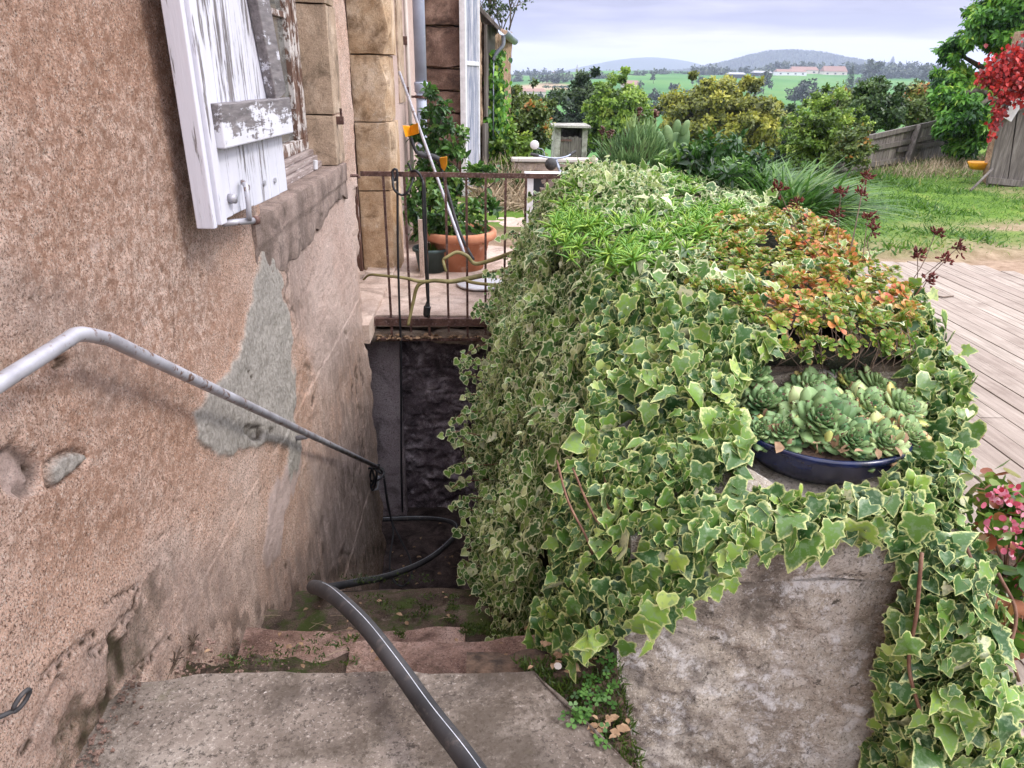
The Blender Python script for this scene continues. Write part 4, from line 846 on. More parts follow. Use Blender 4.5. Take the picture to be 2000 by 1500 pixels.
# ================================================================== TERRACE THINGS
pot = empty('terracotta_pot', (at(898, 520, Y=6.75)[0], 6.75, 0), 'large terracotta pot of dark leafy shrub standing behind the railing', 'pot')
pcx = pot.location[0]; 
MB().lathe((pcx, 6.75, 0), [(0, .01), (.21, .01), (.225, 0), (.285, .27), (.29, .275), (.335, .28), (.35, .30), (.35, .345), (.335, .36), (.305, .36), (.29, .31)], 40).put('pot_body', M['terracotta'], pot, smooth=True)
MB().lathe((pcx, 6.75, 0), [(.282, .31), (.1, .325), (0, .33)], 30).put('potting_soil', M['soil'], pot, smooth=True)
def bush(name, label, cat, base, blobs, mat, n, size, tpl=None, stems=8, seed=3, group=None, spread=.5, loc=None, stemmat='bark', sr=.012):
    r = np.random.default_rng(seed); base = np.array(base, float)
    rt = empty(name, base, label, cat, group); Ps = []; Ns = []; Ts = []; to = []
    tot = sum(b[1][0]*b[1][1]*b[1][2] for b in blobs)**1; mb = MB()
    for c, R_b in blobs:
        c = np.array(c, float); R_b = np.array(R_b, float); k = max(30, int(n*(R_b.prod()/tot)))
        C, P, Nn, T, tone = crown(c, R_b, max(8, k//45), float(R_b.mean())*.36, k, int(r.integers(1e6)), .8, .45)
        Ps.append(P); Ns.append(Nn); Ts.append(T); to.append(tone)
        for j in range(max(1, stems//len(blobs))):
            e = C[j % len(C)]; m_ = (base+e)/2+r.normal(size=3)*.05*np.linalg.norm(e-base); mb.tube(smoothpts([base+r.normal(size=3)*sr*1.5, m_, e], 4), [sr*(1-.085*q) for q in range(9)], 5)
    P = np.concatenate(Ps); scatter('foliage', tpl or T_leaf(.32), P, np.concatenate(Ns), np.concatenate(Ts), size*(.6+.8*r.random(len(P))), mat, rt, rnd=np.concatenate(to), smooth=False)
    mb.put('stems', M[stemmat], rt, smooth=True); return rt
A = lambda x, y, Y: at(x, y, Y=Y)
bush('potted_shrub', 'dark glossy shrub growing in the large terracotta pot', 'shrub', (pcx, 6.75, .33), [(A(895, 440, 6.7), (.26, .24, .20)), (A(865, 420, 6.6), (.2, .2, .2)), (A(935, 425, 6.75), (.2, .2, .2)), (A(830, 405, 6.6), (.13, .15, .22))], M['shrub_leaf'], 1300, .065, seed=5)
bush('tall_shrub', 'tall glossy green shrub climbing beside the grey downpipe', 'shrub', (A(835, 500, 7.9)[0], 7.9, 0), [(A(850, 255, 7.8), (.2, .2, .35)), (A(880, 275, 7.8), (.16, .2, .18)), (A(845, 350, 7.8), (.28, .22, .42)), (A(905, 340, 7.7), (.3, .2, .14)), (A(820, 430, 7.6), (.16, .2, .4)), (A(950, 340, 7.7), (.2, .16, .1)), (A(872, 210, 7.8), (.1, .1, .1))], M['shrub_leaf'], 3100, .07, seed=6, sr=.02)
gp = empty('green_pot', (A(843, 515, 6.6)[0], 6.6, 0), 'small dark green plastic pot beside the terracotta pot', 'pot'); gxx = gp.location[0]
MB().lathe((gxx, 6.6, 0), [(0, .01), (.11, .01), (.12, 0), (.15, .19), (.172, .195), (.175, .215), (.165, .225), (.15, .22), (.145, .17)], 28).put('pot_body', M['green_plastic'], gp, smooth=True)
MB().lathe((gxx, 6.6, 0), [(.146, .18), (0, .185)], 20).put('potting_soil', M['soil'], gp)
kk = 90; a_ = rng.random(kk)*2*pi; rr = rng.random(kk)*.1
scatter('grass', T_blade(3, .03, .5), np.c_[gxx+rr*np.cos(a_)+.03, 6.6+rr*np.sin(a_), np.full(kk, .18)], np.c_[np.cos(a_), np.sin(a_), np.full(kk, .3)], np.c_[np.cos(a_)*.4, np.sin(a_)*.4, np.ones(kk)], .05+.08*rng.random(kk), M['grass_blade'], gp)
tl = empty('garden_tool', (A(828, 515, 6.3)[0], 6.3, 0), 'garden tool with a bent black handle ending in two orange guards', 'tool')
tb = 6.3
MB().tube(pth([(802, 268, dict(Y=tb)), (808, 285, dict(Y=tb)), (815, 300, dict(Y=tb))]), .014, 10).tube(pth([(857, 311, dict(Y=tb)), (866, 345, dict(Y=tb)), (880, 395, dict(Y=6.25)), (893, 440, dict(Y=6.2)), (905, 470, dict(Y=6.15)), (925, 508, dict(Y=6.1))]), .014, 10).put('shaft', M['black_rubber'], tl, smooth=True)
MB().tube(pth([(815, 300, dict(Y=tb)), (830, 304, dict(Y=tb)), (845, 306, dict(Y=tb)), (858, 312, dict(Y=tb))]), .024, 12).put('grip', M['black_rubber'], tl, smooth=True)
def quad3(l, th, Yd): 
    p = [A(x, y, yy) for x, y, yy in l]; n = len(p); q = [v+np.array([0, th, 0]) for v in p]
    return MB().add(p+q, [tuple(range(n)), tuple(range(2*n-1, n-1, -1))]+[(i, n+i, n+(i+1) % n, (i+1) % n) for i in range(n)])
mb = quad3([(786, 245, 6.25), (801, 246, 6.33), (801, 266, 6.33), (792, 268, 6.25)], .02, 0); q2 = quad3([(801, 246, 6.33), (816, 240, 6.25), (818, 261, 6.25), (801, 266, 6.33)], .02, 0); mb.add(q2.v, q2.f); mb.put('orange_guard', M['orange_plastic'], tl, bevel=.003)
mb = quad3([(854, 309, 6.3), (873, 306, 6.22), (873, 322, 6.22), (868, 335, 6.24), (860, 326, 6.3)], .03, 0); mb.put('orange_guard', M['orange_plastic'], tl, bevel=.004)
pl_ = MB().tube([A(780, 141, 7.0), A(905, 490, 5.55), A(907, 494, 5.53)], [.013, .013, .011], 10).put('white_pole', M['rail_paint'], smooth=True); tag(pl_, 'long white pole leaning diagonally against the wall through the railing', 'pole')
st2 = MB().box((A(824, 510, 6.35)[0]-.02, 6.33, 0), (A(824, 510, 6.35)[0]+.02, 6.36, .52)).put('wooden_stake', M['terrace_stone'], bevel=.003); tag(st2, 'short pinkish wooden stake standing by the small green pot', 'stake')
lid = MB().lathe((A(925, 522, 6.2)[0]+.06, 6.1, .005), [(0, 0), (.2, 0), (.21, .012), (.2, .022), (0, .02)], 30).put('white_tray', M['white_plastic'], smooth=True); tag(lid, 'white round tray lying flat on the landing behind the bars', 'tray')
# white cabinet with dark front
cb_ = empty('white_cabinet', (A(1060, 425, 8.2)[0], 8.2, 0), 'white metal cabinet with a dark front panel half hidden by ivy', 'cabinet')
x0 = A(1027, 400, 8.2)[0]; zt_ = A(1040, 338, 8.2)[2]
fr_ = MB().box((x0, 8.2, .02), (x0+.08, 8.26, zt_-.05)).box((x0+.72, 8.2, .02), (x0+.80, 8.26, zt_-.05)).box((x0+.08, 8.2, .02), (x0+.72, 8.26, .1)); fr_.box((x0, 8.262, .02), (x0+.02, 8.34, zt_-.05)).box((x0+.78, 8.262, .02), (x0+.8, 8.34, zt_-.05)); fr_.put('frame', M['white_plastic'], cb_, bevel=.006)
MB().box((x0-.02, 8.17, zt_-.048), (x0+.82, 8.36, zt_)).put('top', M['white_plastic'], cb_, bevel=.008); MB().box((x0+.082, 8.215, .102), (x0+.718, 8.25, zt_-.052)).put('front_panel', M['dark_panel'], cb_)
# low white coped wall behind the motorcycle
lw = empty('low_wall', (A(1060, 320, 12)[0], 12, 0), 'low pinkish wall with a white coping behind the motorcycle', 'wall')
zw = A(1060, 309, 12)[2]; xa, xb = A(1003, 310, 12)[0], A(1180, 310, 12)[0]
rb('wall_body', (xa, 12.0, -.2), (xb, 12.15, zw-.065), .08, .008, 150, 'terrace_stone', lw, 4); MB().box((xa-.04, 11.95, zw-.06), (xb+.03, 12.18, zw)).put('coping', M['cream_wall'], lw, bevel=.015)
# ---- motorcycle: parked, front to the left, mostly hidden by the parapet
mc = empty('motorcycle', (A(1080, 400, 10.3)[0], 10.3, 0), 'old motorcycle with a round chrome mirror parked behind the white cabinet', 'motorcycle')
Ym = 10.3; hb = A(1060, 306, Ym); zo = hb[2]-1.04
def mt(l, r, mat, name, n=8): 
    mb = MB()
    for q in l: mb.tube(smoothpts([np.array(p, float) for p in q], 6), r, n)
    return mb.put(name, M[mat], mc, smooth=True)
cxm = hb[0]+.70
mt([[hb+np.array([-.12, -.02, .03]), hb+np.array([0, 0, 0]), hb+np.array([.18, .08, -.03]), hb+np.array([.36, .25, -.02]), hb+np.array([.47, .42, .02])]], .013, 'galv', 'handlebar')
mt([[hb+np.array([-.17, -.03, .035]), hb+np.array([-.06, -.01, .015])]], .021, 'black_rubber', 'grip'); mt([[hb+np.array([.42, .34, 0]), hb+np.array([.50, .46, .03])]], .021, 'black_rubber', 'grip')
mi = A(1044, 283, Ym); mt([[hb+np.array([.03, 0, .01]), hb+np.array([.0, 0, .09]), mi+np.array([.05, 0, -.04]), mi]], .006, 'galv', 'mirror_stem')
mm = MB().ball(mi, (.062, .02, .062), 16, 10).put('mirror', M['white_plastic'], mc, smooth=True)
for dx, nm in ((-.62, 0), (.72, 1)):
    w_ = empty('x', (0, 0, 0), None, None); bpy.data.objects.remove(w_)
    ty_ = [np.array([cxm+dx+.30*cos(t), Ym+.1, zo+.31+.30*sin(t)]) for t in np.linspace(0, 2*pi, 33)]
    wo_ = MB().tube(ty_, .045, 8, False).put('wheel', M['black_rubber'], mc, smooth=True)
    ri = [np.array([cxm+dx+.25*cos(t), Ym+.1, zo+.31+.25*sin(t)]) for t in np.linspace(0, 2*pi, 33)]; mb = MB().tube(ri, .014, 6, False)
    for t in np.linspace(0, 2*pi, 17)[:-1]: mb.tube([(cxm+dx, Ym+.1, zo+.31), (cxm+dx+.25*cos(t), Ym+.1, zo+.31+.25*sin(t))], .004, 4)
    mb.ball((cxm+dx, Ym+.1, zo+.31), .05).put('rim', M['galv'], wo_, smooth=True)
mt([[(cxm-.62, Ym+.05, zo+.31), (cxm-.42, Ym+.08, zo+.70), (hb[0]+.18, Ym+.1, hb[2]-.05)], [(cxm-.62, Ym+.17, zo+.31), (cxm-.42, Ym+.18, zo+.70), (hb[0]+.2, Ym+.18, hb[2]-.05)]], .02, 'galv', 'fork')
mt([[(cxm-.38, Ym+.1, zo+.78), (cxm-.15, Ym+.1, zo+.40), (cxm+.3, Ym+.1, zo+.35), (cxm+.72, Ym+.1, zo+.31)], [(cxm-.38, Ym+.1, zo+.80), (cxm+.1, Ym+.1, zo+.74), (cxm+.5, Ym+.1, zo+.70), (cxm+.72, Ym+.1, zo+.31)]], .022, 'black_rubber', 'frame')
MB().ball((cxm-.08, Ym+.1, zo+.84), (.26, .13, .13), 16, 10).put('fuel_tank', M['red_paint'], mc, smooth=True)
MB().ball((cxm+.42, Ym+.1, zo+.80), (.34, .12, .07), 16, 8).put('saddle', M['black_rubber'], mc, smooth=True)
MB().box((cxm-.18, Ym-.02, zo+.28), (cxm+.16, Ym+.22, zo+.60)).put('engine', M['galv'], mc, bevel=.03)
MB().ball((hb[0]+.12, Ym+.02, hb[2]-.10), (.085, .08, .085), 14, 8).put('headlight', M['black_rubber'], mc, smooth=True)
mt([[np.array([cxm-.62+.36*cos(t), Ym+.1, zo+.33+.36*sin(t)]) for t in np.linspace(.5, 2.6, 9)]], .05, 'red_paint', 'mudguard')
# ---- privy
pv = empty('privy', (0, 20, -1.9), 'small concrete privy with a grey plank half door beyond the yard', 'outhouse')
Yp = 20.; xl, xr = A(1083, 280, Yp)[0], A(1147, 280, Yp)[0]; zt_ = A(1115, 250, Yp)[2]; pv.location = ((xl+xr)/2, Yp, -1.9)
mb = MB().box((xl, Yp, -2.0), (xl+.16, Yp+1.0, zt_)).box((xr-.14, Yp, -2.0), (xr, Yp+1.0, zt_)).box((xl+.16, Yp+.9, -2.0), (xr-.14, Yp+1.0, zt_)); mb.put('walls', M['concrete'], pv)
MB().box((xl-.06, Yp-.1, zt_+.003), (xr+.06, Yp+1.1, zt_+.06), jit=.01).put('roof_slab', M['concrete'], pv, bevel=.01)
zd = A(1115, 267, Yp)[2]
for i in range(8):
    xx = xl+.17+(xr-xl-.32)*i/8; d_ = MB().box((xx, Yp+.03, -1.95), (xx+(xr-xl-.32)/8-.008, Yp+.06, zd+random.uniform(-.03, .02)), jit=.004).put('door_plank', M['grey_wood'], pv); blank(d_, ['rnd'])
MB().box((xl+.14, Yp+.01, zd-.12), (xl+.46, Yp+.028, zd-.07)).put('hinge', M['rust'], pv)
# ---- plank fence
fn = empty('plank_fence', (9, 16, 0), 'long weathered grey plank fence leaning behind the overgrown shrubs', 'fence')
F0 = at(1655, 335, Y=14.2); F1 = at(1860, 300, Y=18.2); fz0 = 0.; dF = F1-F0; LF = np.hypot(dF[0], dF[1]); dF /= LF; nF = np.array([-dF[1], dF[0], 0]); nF = nF if nF[1] < 0 else -nF
top0 = at(1655, 272, Y=14.2)[2]; top1 = at(1850, 224, Y=18.2)[2]; bz0, bz1 = F0[2]-.1, at(1860, 303, Y=18.2)[2]-.2
def fp(u_, z, w=0): return np.array([F0[0]+dF[0]*u_, F0[1]+dF[1]*u_, z])+nF*w
u_ = -.6
while u_ < LF+.5:
    w_ = random.uniform(.13, .2); t = u_/LF; zt_ = top0+(top1-top0)*t+random.uniform(-.05, .03); zb = bz0+(bz1-bz0)*t
    p0, p1 = fp(u_, zb), fp(u_+w_-.012, zb); o_ = MB().add([p0, p1, p1+nF*-.02, p0+nF*-.02, p0+[0, 0, zt_-zb], p1+[0, 0, zt_-zb+random.uniform(-.02, .02)], p1+nF*-.02+[0, 0, zt_-zb], p0+nF*-.02+[0, 0, zt_-zb]], [(3, 2, 1, 0), (4, 5, 6, 7), (0, 1, 5, 4), (1, 2, 6, 5), (2, 3, 7, 6), (3, 0, 4, 7)]).put('plank', M['grey_wood'], fn)
    o_.data.attributes.new('rnd', 'FLOAT', 'POINT').data.foreach_set('value', np.full(8, random.random(), np.float32)); u_ += w_
for k, (f_, u0, u1) in enumerate(((.97, -.5, LF+.5), (.66, 1.0, LF+.4), (.50, 2.3, LF+.4), (.25, -.5, 3.3))):
    a = fp(u0, bz0+(bz1-bz0)*u0/LF+(top0-bz0+(top1-top0-bz1+bz0)*u0/LF)*f_, .03); b = fp(u1, bz0+(bz1-bz0)*u1/LF+(top0-bz0+(top1-top0-bz1+bz0)*u1/LF)*f_, .03)
    o_ = MB().bar(a, b, .05, .09).put('rail', M['grey_wood'], fn); blank(o_, ['rnd'])
for px_, lean in ((1758, 12), (1848, 5)):
    t_ = .5 if px_ == 1758 else .97
    a = fp(LF*t_-.3, bz0+(bz1-bz0)*t_-.1, .10); b = fp(LF*t_+.06, top0+(top1-top0)*t_, .08); o_ = MB().bar(a, b, .15, .12, up=nF).put('post', M['grey_wood'], fn); blank(o_, ['rnd'])
# ---- shed with plank door and red creeper
sh = empty('shed', (10, 12.6, 0), 'tumbledown shed at the right edge with a leaning plank door and sagging eave', 'shed')
g0 = at(1930, 362, Y=12.6); g0[2] = .0
Ls = at(1930, 362, Y=12.6); tp = at(1972, 175, Y=12.6)
def pl3(l, Yv, th, name, mat, par, bev=0.):
    p = [at(x, y, Y=Yv) for x, y in l]; q = [v+np.array([0, th, 0]) for v in p]; n = len(p)
    o_ = MB().add(p+q, [tuple(range(n)), tuple(range(2*n-1, n-1, -1))]+[(i, n+i, n+(i+1) % n, (i+1) % n) for i in range(n)]).put(name, M[mat], par, bevel=bev); blank(o_, ['rnd', 'peel']); return o_
pl3([(1946, 330), (1978, 170), (2010, 60), (2400, 20), (2400, 390), (1942, 366)], 12.75, .35, 'wall', 'annex_stone', sh)
xq = [(1929, 1966), (1948, 1980), (1965, 1992), (1984, 2006), (2004, 2022), (2025, 2042)]
for i, (xb_, xt_) in enumerate(xq): pl3([(xb_, 364+i*2), (xb_+18.6, 366+i*2), (xt_+(15 if i < 5 else 18), 176-i*3), (xt_, 180-i*3)], 12.55, .05, 'door_plank', 'grey_wood', sh)
pl3([(1931, 346), (2060, 360), (2062, 372), (1929, 358)], 12.49, .055, 'door_ledge', 'grey_wood', sh)
pl3([(1966, 208), (2050, 190), (2050, 205), (1964, 222)], 12.49, .055, 'door_ledge', 'grey_wood', sh)
pl3([(1962, 230), (1978, 195), (1990, 192), (1993, 176), (2020, 170), (2020, 186), (1996, 205), (1975, 238)], 12.46, .03, 'white_patch', 'white_plastic', sh)
pl3([(1925, 140), (2000, 80), (2120, -12), (2120, 8), (2000, 100), (1929, 150)], 12.2, .12, 'roof_edge', 'grey_wood', sh)
pl3([(1929, 151), (2000, 101), (2120, 9), (2120, 22), (2003, 112), (1935, 157)], 12.3, .10, 'eave_board', 'dark_wood', sh)
stk = MB().tube([at(1896, 372, Z=.02), at(1938, 330, Y=12.5)], .02, 8).put('prop_stick', M['grey_wood'], smooth=True); blank(stk, ['rnd']); tag(stk, 'straight stick propped against the foot of the shed door', 'stick')
rk = 1700; c_ = [(1925, 150, .22), (1960, 120, .4), (2000, 110, .45), (1985, 150, .45), (1950, 160, .25), (1955, 215, .2), (1968, 185, .3), (1945, 240, .2), (1938, 265, .10), (2030, 140, .5), (2010, 175, .4)]
w_ = np.array([q[2]**2 for q in c_]); ki = rng.choice(len(c_), rk, p=w_/w_.sum()); Pc = np.array([at(q[0], q[1], Y=12.1) for q in c_])[ki]+rng.normal(size=(rk, 3))*np.array([q[2] for q in c_])[ki][:, None]*np.array([.30, .25, .28])
o_ = scatter('red_creeper', T_leaf(.5), Pc, rng.normal(size=(rk, 3))*.5+np.array([-.3, -1, .4]), rng.normal(size=(rk, 3))*.5+np.array([0, 0, -1]), .04+.05*rng.random(rk), M['red_leaf'], loc=(Pc[:, 0].mean(), 12.3, 0)); tag(o_, 'scarlet creeper spilling over the eave and wall of the shed', 'creeper')
yb_ = MB().lathe(at(1912, 325, Y=13.2)-np.array([0, 0, .05]), [(0, 0), (.13, 0), (.2, .12), (.19, .13), (.12, .03)], 16).put('yellow_basin', M['orange_plastic'], smooth=True); tag(yb_, 'yellow basin lying in the dry grass by the shed', 'basin')
# ================================================================== FAR BUILDINGS
def farhouse(px0, px1, pyb, pyt, label, roofpx=.4, wallm='cream_wall', roofm='tile_roof', name='farm_building', gable=True, Yf=None, depth=12):
    p0 = hit((px0+px1)/2, pyb) if Yf is None else at((px0+px1)/2, pyb, Y=Yf); Yv = p0[1]; a = at(px0, pyb, Y=Yv); b = at(px1, pyb, Y=Yv); t = at((px0+px1)/2, pyt, Y=Yv)[2]
    zb = p0[2]-3; h = t-p0[2]; zw = p0[2]+h*(1-roofpx); w = empty(name, (p0[0], Yv, zb), label, 'house', 'distant farm buildings')
    MB().box((a[0], Yv, zb), (b[0], Yv+depth, zw)).put('walls', M[wallm], w)
    o = .4; MB().add([(a[0]-o, Yv-o, zw), (b[0]+o, Yv-o, zw), (b[0]+o, Yv+depth+o, zw), (a[0]-o, Yv+depth+o, zw), (a[0]+1.0, Yv+depth/2, t), (b[0]-1.0, Yv+depth/2, t)], [(0, 1, 5, 4), (2, 3, 4, 5), (1, 2, 5), (3, 0, 4), (3, 2, 1, 0)]).put('roof', M[roofm], w)
    n = max(1, int((px1-px0)/14))
    for k in range(n):
        xx = a[0]+(b[0]-a[0])*(k+.5)/n; ww = (b[0]-a[0])/n*.12; MB().box((xx-ww, Yv-.08, p0[2]+(zw-p0[2])*.25), (xx+ww, Yv+.02, p0[2]+(zw-p0[2])*.65)).put('window', M['dark_panel'], w)
    return w
farhouse(1517, 1575, 147, 135, 'long low white barn on the ridge with a pinkish roof', .45, 'white_plastic')
farhouse(1546, 1598, 144, 130, 'broad brown-roofed farmhouse just behind the long white barn', .5)
farhouse(1608, 1654, 147, 129, 'dark-roofed farmhouse on the ridge right of the white barn', .6)
farhouse(1424, 1456, 153, 141, 'small open hangar with pale roof left end of the ridge', .35, 'dark_panel', 'zinc_roof')
farhouse(1472, 1508, 150, 138, 'open hangar with a low pale roof between ridge trees', .35, 'dark_panel', 'zinc_roof')
farhouse(1217, 1250, 175, 157, 'pale house with a reddish roof alone in the green field', .5)
farhouse(1028, 1066, 190, 173, 'pinkish farmhouse at the left beyond the ploughed field', .35)
farhouse(992, 1030, 192, 171, 'pinkish farmhouse half hidden behind the tall shrubs', .35)
farhouse(1078, 1096, 148, 140, 'tiny pale village house on the left skyline', .4, Yf=1500)
sp = A(1127, 150, 1500); spr = empty('church', (sp[0], 1500, sp[2]), 'tiny grey church spire on the left skyline', 'church'); MB().box((sp[0]-3, 1500, sp[2]-12), (sp[0]+3, 1506, sp[2]+10)).put('tower', M['concrete'], spr)
MB().lathe((sp[0], 1503, sp[2]+10.02), [(4, 0), (0, 13)], 8).put('spire', M['zinc_roof'], spr)
# ================================================================== TREES
cl5 = T_clump(5, .5, 2)
def ftree(x, yb, hp, wp, kind='round', Yf=None):
    p = hit(x, yb) if Yf is None else at(x, yb, Y=Yf); k = p[1]/1400*.97; h = hp*k; w = wp*k; r = random.random()
    lab = {'round': 'round dark tree standing in the distant fields', 'cone': 'dark pointed conifer in the distant fields'}[kind]
    if kind == 'cone':
        rt = empty('conifer', p, lab, 'tree', 'distant conifers'); n = 500; t = rng.random(n)**.7; a = rng.random(n)*2*pi; rad = w/2*t*(.6+.4*rng.random(n))
        P = np.c_[p[0]+rad*np.cos(a), p[1]+rad*np.sin(a), p[2]+h*(1-t)]; scatter('crown', T_tri(.7), P, np.c_[np.cos(a), np.sin(a), np.full(n, .8)], np.c_[np.cos(a), np.sin(a), np.full(n, -.3)], w*.20*(.5+t), M['far_leaf'], rt, rnd=np.clip(rng.normal(.3, .2, n), 0, 1), smooth=False)
        MB().tube([p-np.array([0, 0, 2]), p+np.array([0, 0, h*.95])], [w*.05, w*.01], 5).put('trunk', M['bark'], rt); return rt
    return tree('field_tree', lab, 'tree', p, p+np.array([0, 0, h*.55]), (w*.40, w*.40, h*.40), M['far_leaf'], 16, w*.17, 700, w*.11, random.randrange(9999), w*.03, None, 'distant field trees', 3, .6, .5)
for a in [(1445, 190, 31, 23), (1473, 197, 42, 30), (1490, 184, 42, 32), (1480, 218, 30, 38), (1571, 209, 52, 56), (1550, 207, 34, 34), (1614, 200, 30, 32), (1700, 166, 46, 38), (1803, 170, 38, 34), (1317, 182, 21, 22), (1276, 206, 30, 28), (1285, 205, 24, 20), (1365, 172, 24, 15), (1276, 163, 22, 14), (1352, 168, 16, 10), (1410, 176, 12, 12), (1250, 182, 24, 14), (1680, 175, 26, 26), (1500, 222, 30, 36)]: ftree(*a)
for a in [(1653, 200, 66, 27, 'cone'), (1740, 134, 22, 14, 'cone'), (1529, 141, 18, 10, 'cone'), (1447, 136, 14, 9, 'cone')]: ftree(*a)
def belt(name, label, l, n, mat='far_leaf', sz=1.0):
    """tree belt: l = (x0, x1, y_base, y_top, Y) pieces"""
    Ps = []; Sz = []; To = []
    for (x0, x1, yb, yt, Yv) in l:
        k = Yv/1400; m = int(n*(x1-x0)/100); nb = max(3, int((x1-x0)/5)); bx = rng.uniform(x0, x1, nb); bh = (yb-yt)*rng.uniform(.55, 1.0, nb); bw = rng.uniform(4, 9, nb)
        i = rng.integers(0, nb, m); e = rng.normal(size=(m, 3)); e /= np.linalg.norm(e, axis=1)[:, None]; rr_ = rng.random(m)**.4
        px_ = bx[i]+e[:, 0]*bw[i]*rr_; cy_ = yb-bh[i]*.5; py_ = cy_-e[:, 2]*bh[i]*.5*rr_
        base = np.array([at(a, b, Y=Yv) for a, b in zip(px_, py_)]); base[:, 1] += e[:, 1]*bw[i]*k*rr_+rng.uniform(-20, 20, nb)[i]*k; Ps.append(base); Sz.append(np.full(m, 3.2*k*sz)*(.5+rng.random(m))); To.append(np.clip(.4+.35*rng.normal(size=nb)[i]*.6+.2*e[:, 2]+.1*rng.normal(size=m), 0, 1))
    P = np.concatenate(Ps); m = len(P)
    o_ = scatter(name, T_tri(.8), P, rng.normal(size=(m, 3))+np.array([0, -.6, .6]), rng.normal(size=(m, 3)), np.concatenate(Sz), M[mat], rnd=np.concatenate(To), smooth=False, loc=(P[:, 0].mean(), P[:, 1].mean(), P[:, 2].min()))
    return tag(o_, label, 'woodland', None, 'stuff')
belt('tree_belt', 'dark belt of trees along the skyline left of the white barn', [(1190, 1260, 158, 138, 900), (1250, 1430, 155, 133, 930), (1340, 1400, 152, 122, 940), (1400, 1520, 148, 128, 1000), (1100, 1200, 165, 140, 820), (1150, 1200, 162, 136, 780)], 1500)
belt('tree_belt', 'hazy wooded ridge behind and right of the farm roofs', [(1570, 1700, 146, 120, 1000), (1650, 1850, 146, 118, 950), (1740, 1850, 160, 128, 900), (1700, 1800, 155, 128, 850), (1500, 1600, 138, 118, 1050)], 1500)
belt('tree_belt', 'bluish trees round the village on the left skyline', [(960, 1130, 165, 138, 900), (1000, 1100, 150, 134, 1300), (1060, 1140, 160, 142, 700), (1130, 1200, 150, 140, 1300)], 1300)
belt('hedgerow', 'hedges and trees in the valley bottom below the green field', [(1400, 1560, 240, 200, 190), (1280, 1450, 225, 205, 260), (1480, 1700, 250, 208, 170), (1040, 1120, 200, 178, 330), (1180, 1300, 215, 192, 290), (1500, 1720, 300, 225, 110)], 2600, 'far_leaf', .75)
belt('hedgerow', 'thin dark hedge crossing the far green field diagonally', [(1290, 1310, 193, 188, 420), (1310, 1340, 187, 182, 450), (1340, 1375, 180, 175, 500), (1260, 1290, 160, 156, 700), (1060, 1112, 171, 167, 560)], 1500, 'far_leaf', .5)
# wooded hill crest silhouettes
m = 14000; hx = rng.normal(1000, 260, m); hy = rng.normal(2430, 160, m); hz_ = terr(hx, hy)+rng.random(m)*4
o_ = scatter('hill_wood', T_tri(.5), np.c_[hx, hy, hz_], rng.normal(size=(m, 3))*.5+np.array([0, -1, .5]), np.c_[rng.normal(size=(m, 2))*.2, np.ones(m)], 4+6*rng.random(m), M['far_leaf'], smooth=False, loc=(930, 2450, 0)); tag(o_, 'blue-grey wood covering the distant hill', 'woodland', None, 'stuff')
def mtree(name, label, cat, pxc, ytop, ybot, wpx, Yv, mat, n, size, clumps=50, seed=1, zb=None, trunk=.15, tpl=None, fr=1., cr=None, **kw):
    k = Yv/1400; c = at(pxc, (ytop+ybot)/2, Y=Yv); R_t = (wpx/2*k*.98, wpx/2*k*.9, (ybot-ytop)/2*k*.98); b = np.array([c[0], Yv, float(terr(c[0], Yv)) if zb is None else zb]); b[2] = min(b[2], c[2]-R_t[2]*.7)
    return tree(name, label, cat, b, c, R_t, M[mat], clumps, cr or min(R_t)*.30, n, size, seed, trunk, tpl, None, kw.get('limbs', 9), kw.get('flatb', .5), kw.get('shell', .55))
L3 = T_leaf(.42)
mtree('oak_tree', 'broad golden-olive oak crown in the middle of the garden edge', 'tree', 1400, 172, 335, 215, 40, 'oak_leaf', 52000, .17, 260, 11, trunk=.4, cr=.42)
mtree('dark_tree', 'dark green rounded tree behind and left of the lime-green tree', 'tree', 1135, 165, 330, 120, 46, 'dark_leaf', 26000, .19, 130, 12, trunk=.35, cr=.45)
mtree('lime_tree', 'yellow-green bushy tree right behind the concrete privy', 'tree', 1205, 162, 320, 115, 30, 'lime_leaf', 30000, .12, 170, 13, trunk=.25, cr=.26)
mtree('hazel_bush', 'tall open shrub with mixed yellowing leaves between barn and privy', 'shrub', 1030, 190, 350, 95, 17, 'olive_leaf', 13000, .07, 150, 14, trunk=.06, cr=.14, shell=.2)
mtree('wild_shrub', 'leggy olive shrub rising against the lean-to gutter', 'shrub', 985, 155, 300, 60, 15.5, 'olive_leaf', 5200, .065, 80, 15, trunk=.05, cr=.12, shell=.25)
mtree('green_shrub', 'bright green low shrub in front of the barn corner', 'shrub', 985, 255, 375, 100, 12.8, 'lime_leaf', 5200, .08, 60, 16, trunk=.03, cr=.14, zb=-.02, shell=.3)
mtree('green_shrub', 'dense green undergrowth left of the low white coped wall', 'shrub', 1035, 300, 375, 60, 12.9, 'bush_leaf', 3000, .07, 40, 17, trunk=.03, cr=.12, zb=-.02, shell=.3)
mtree('dark_tree', 'dark mass of tree below the golden oak on its right', 'tree', 1530, 225, 345, 110, 50, 'dark_leaf', 20000, .18, 120, 18, trunk=.3, cr=.5)
mtree('thicket', 'open pale yellow-green thicket in front of the plank fence end', 'shrub', 1605, 195, 345, 135, 14.6, 'lime_leaf', 14000, .06, 210, 19, trunk=.035, zb=0, cr=.13, shell=.2, limbs=34)
mtree('thicket', 'twiggy yellow-green bramble overlapping the left of the plank fence', 'shrub', 1665, 245, 340, 70, 13.6, 'olive_leaf', 4200, .055, 110, 20, trunk=.025, zb=0, cr=.11, shell=.2, limbs=26)
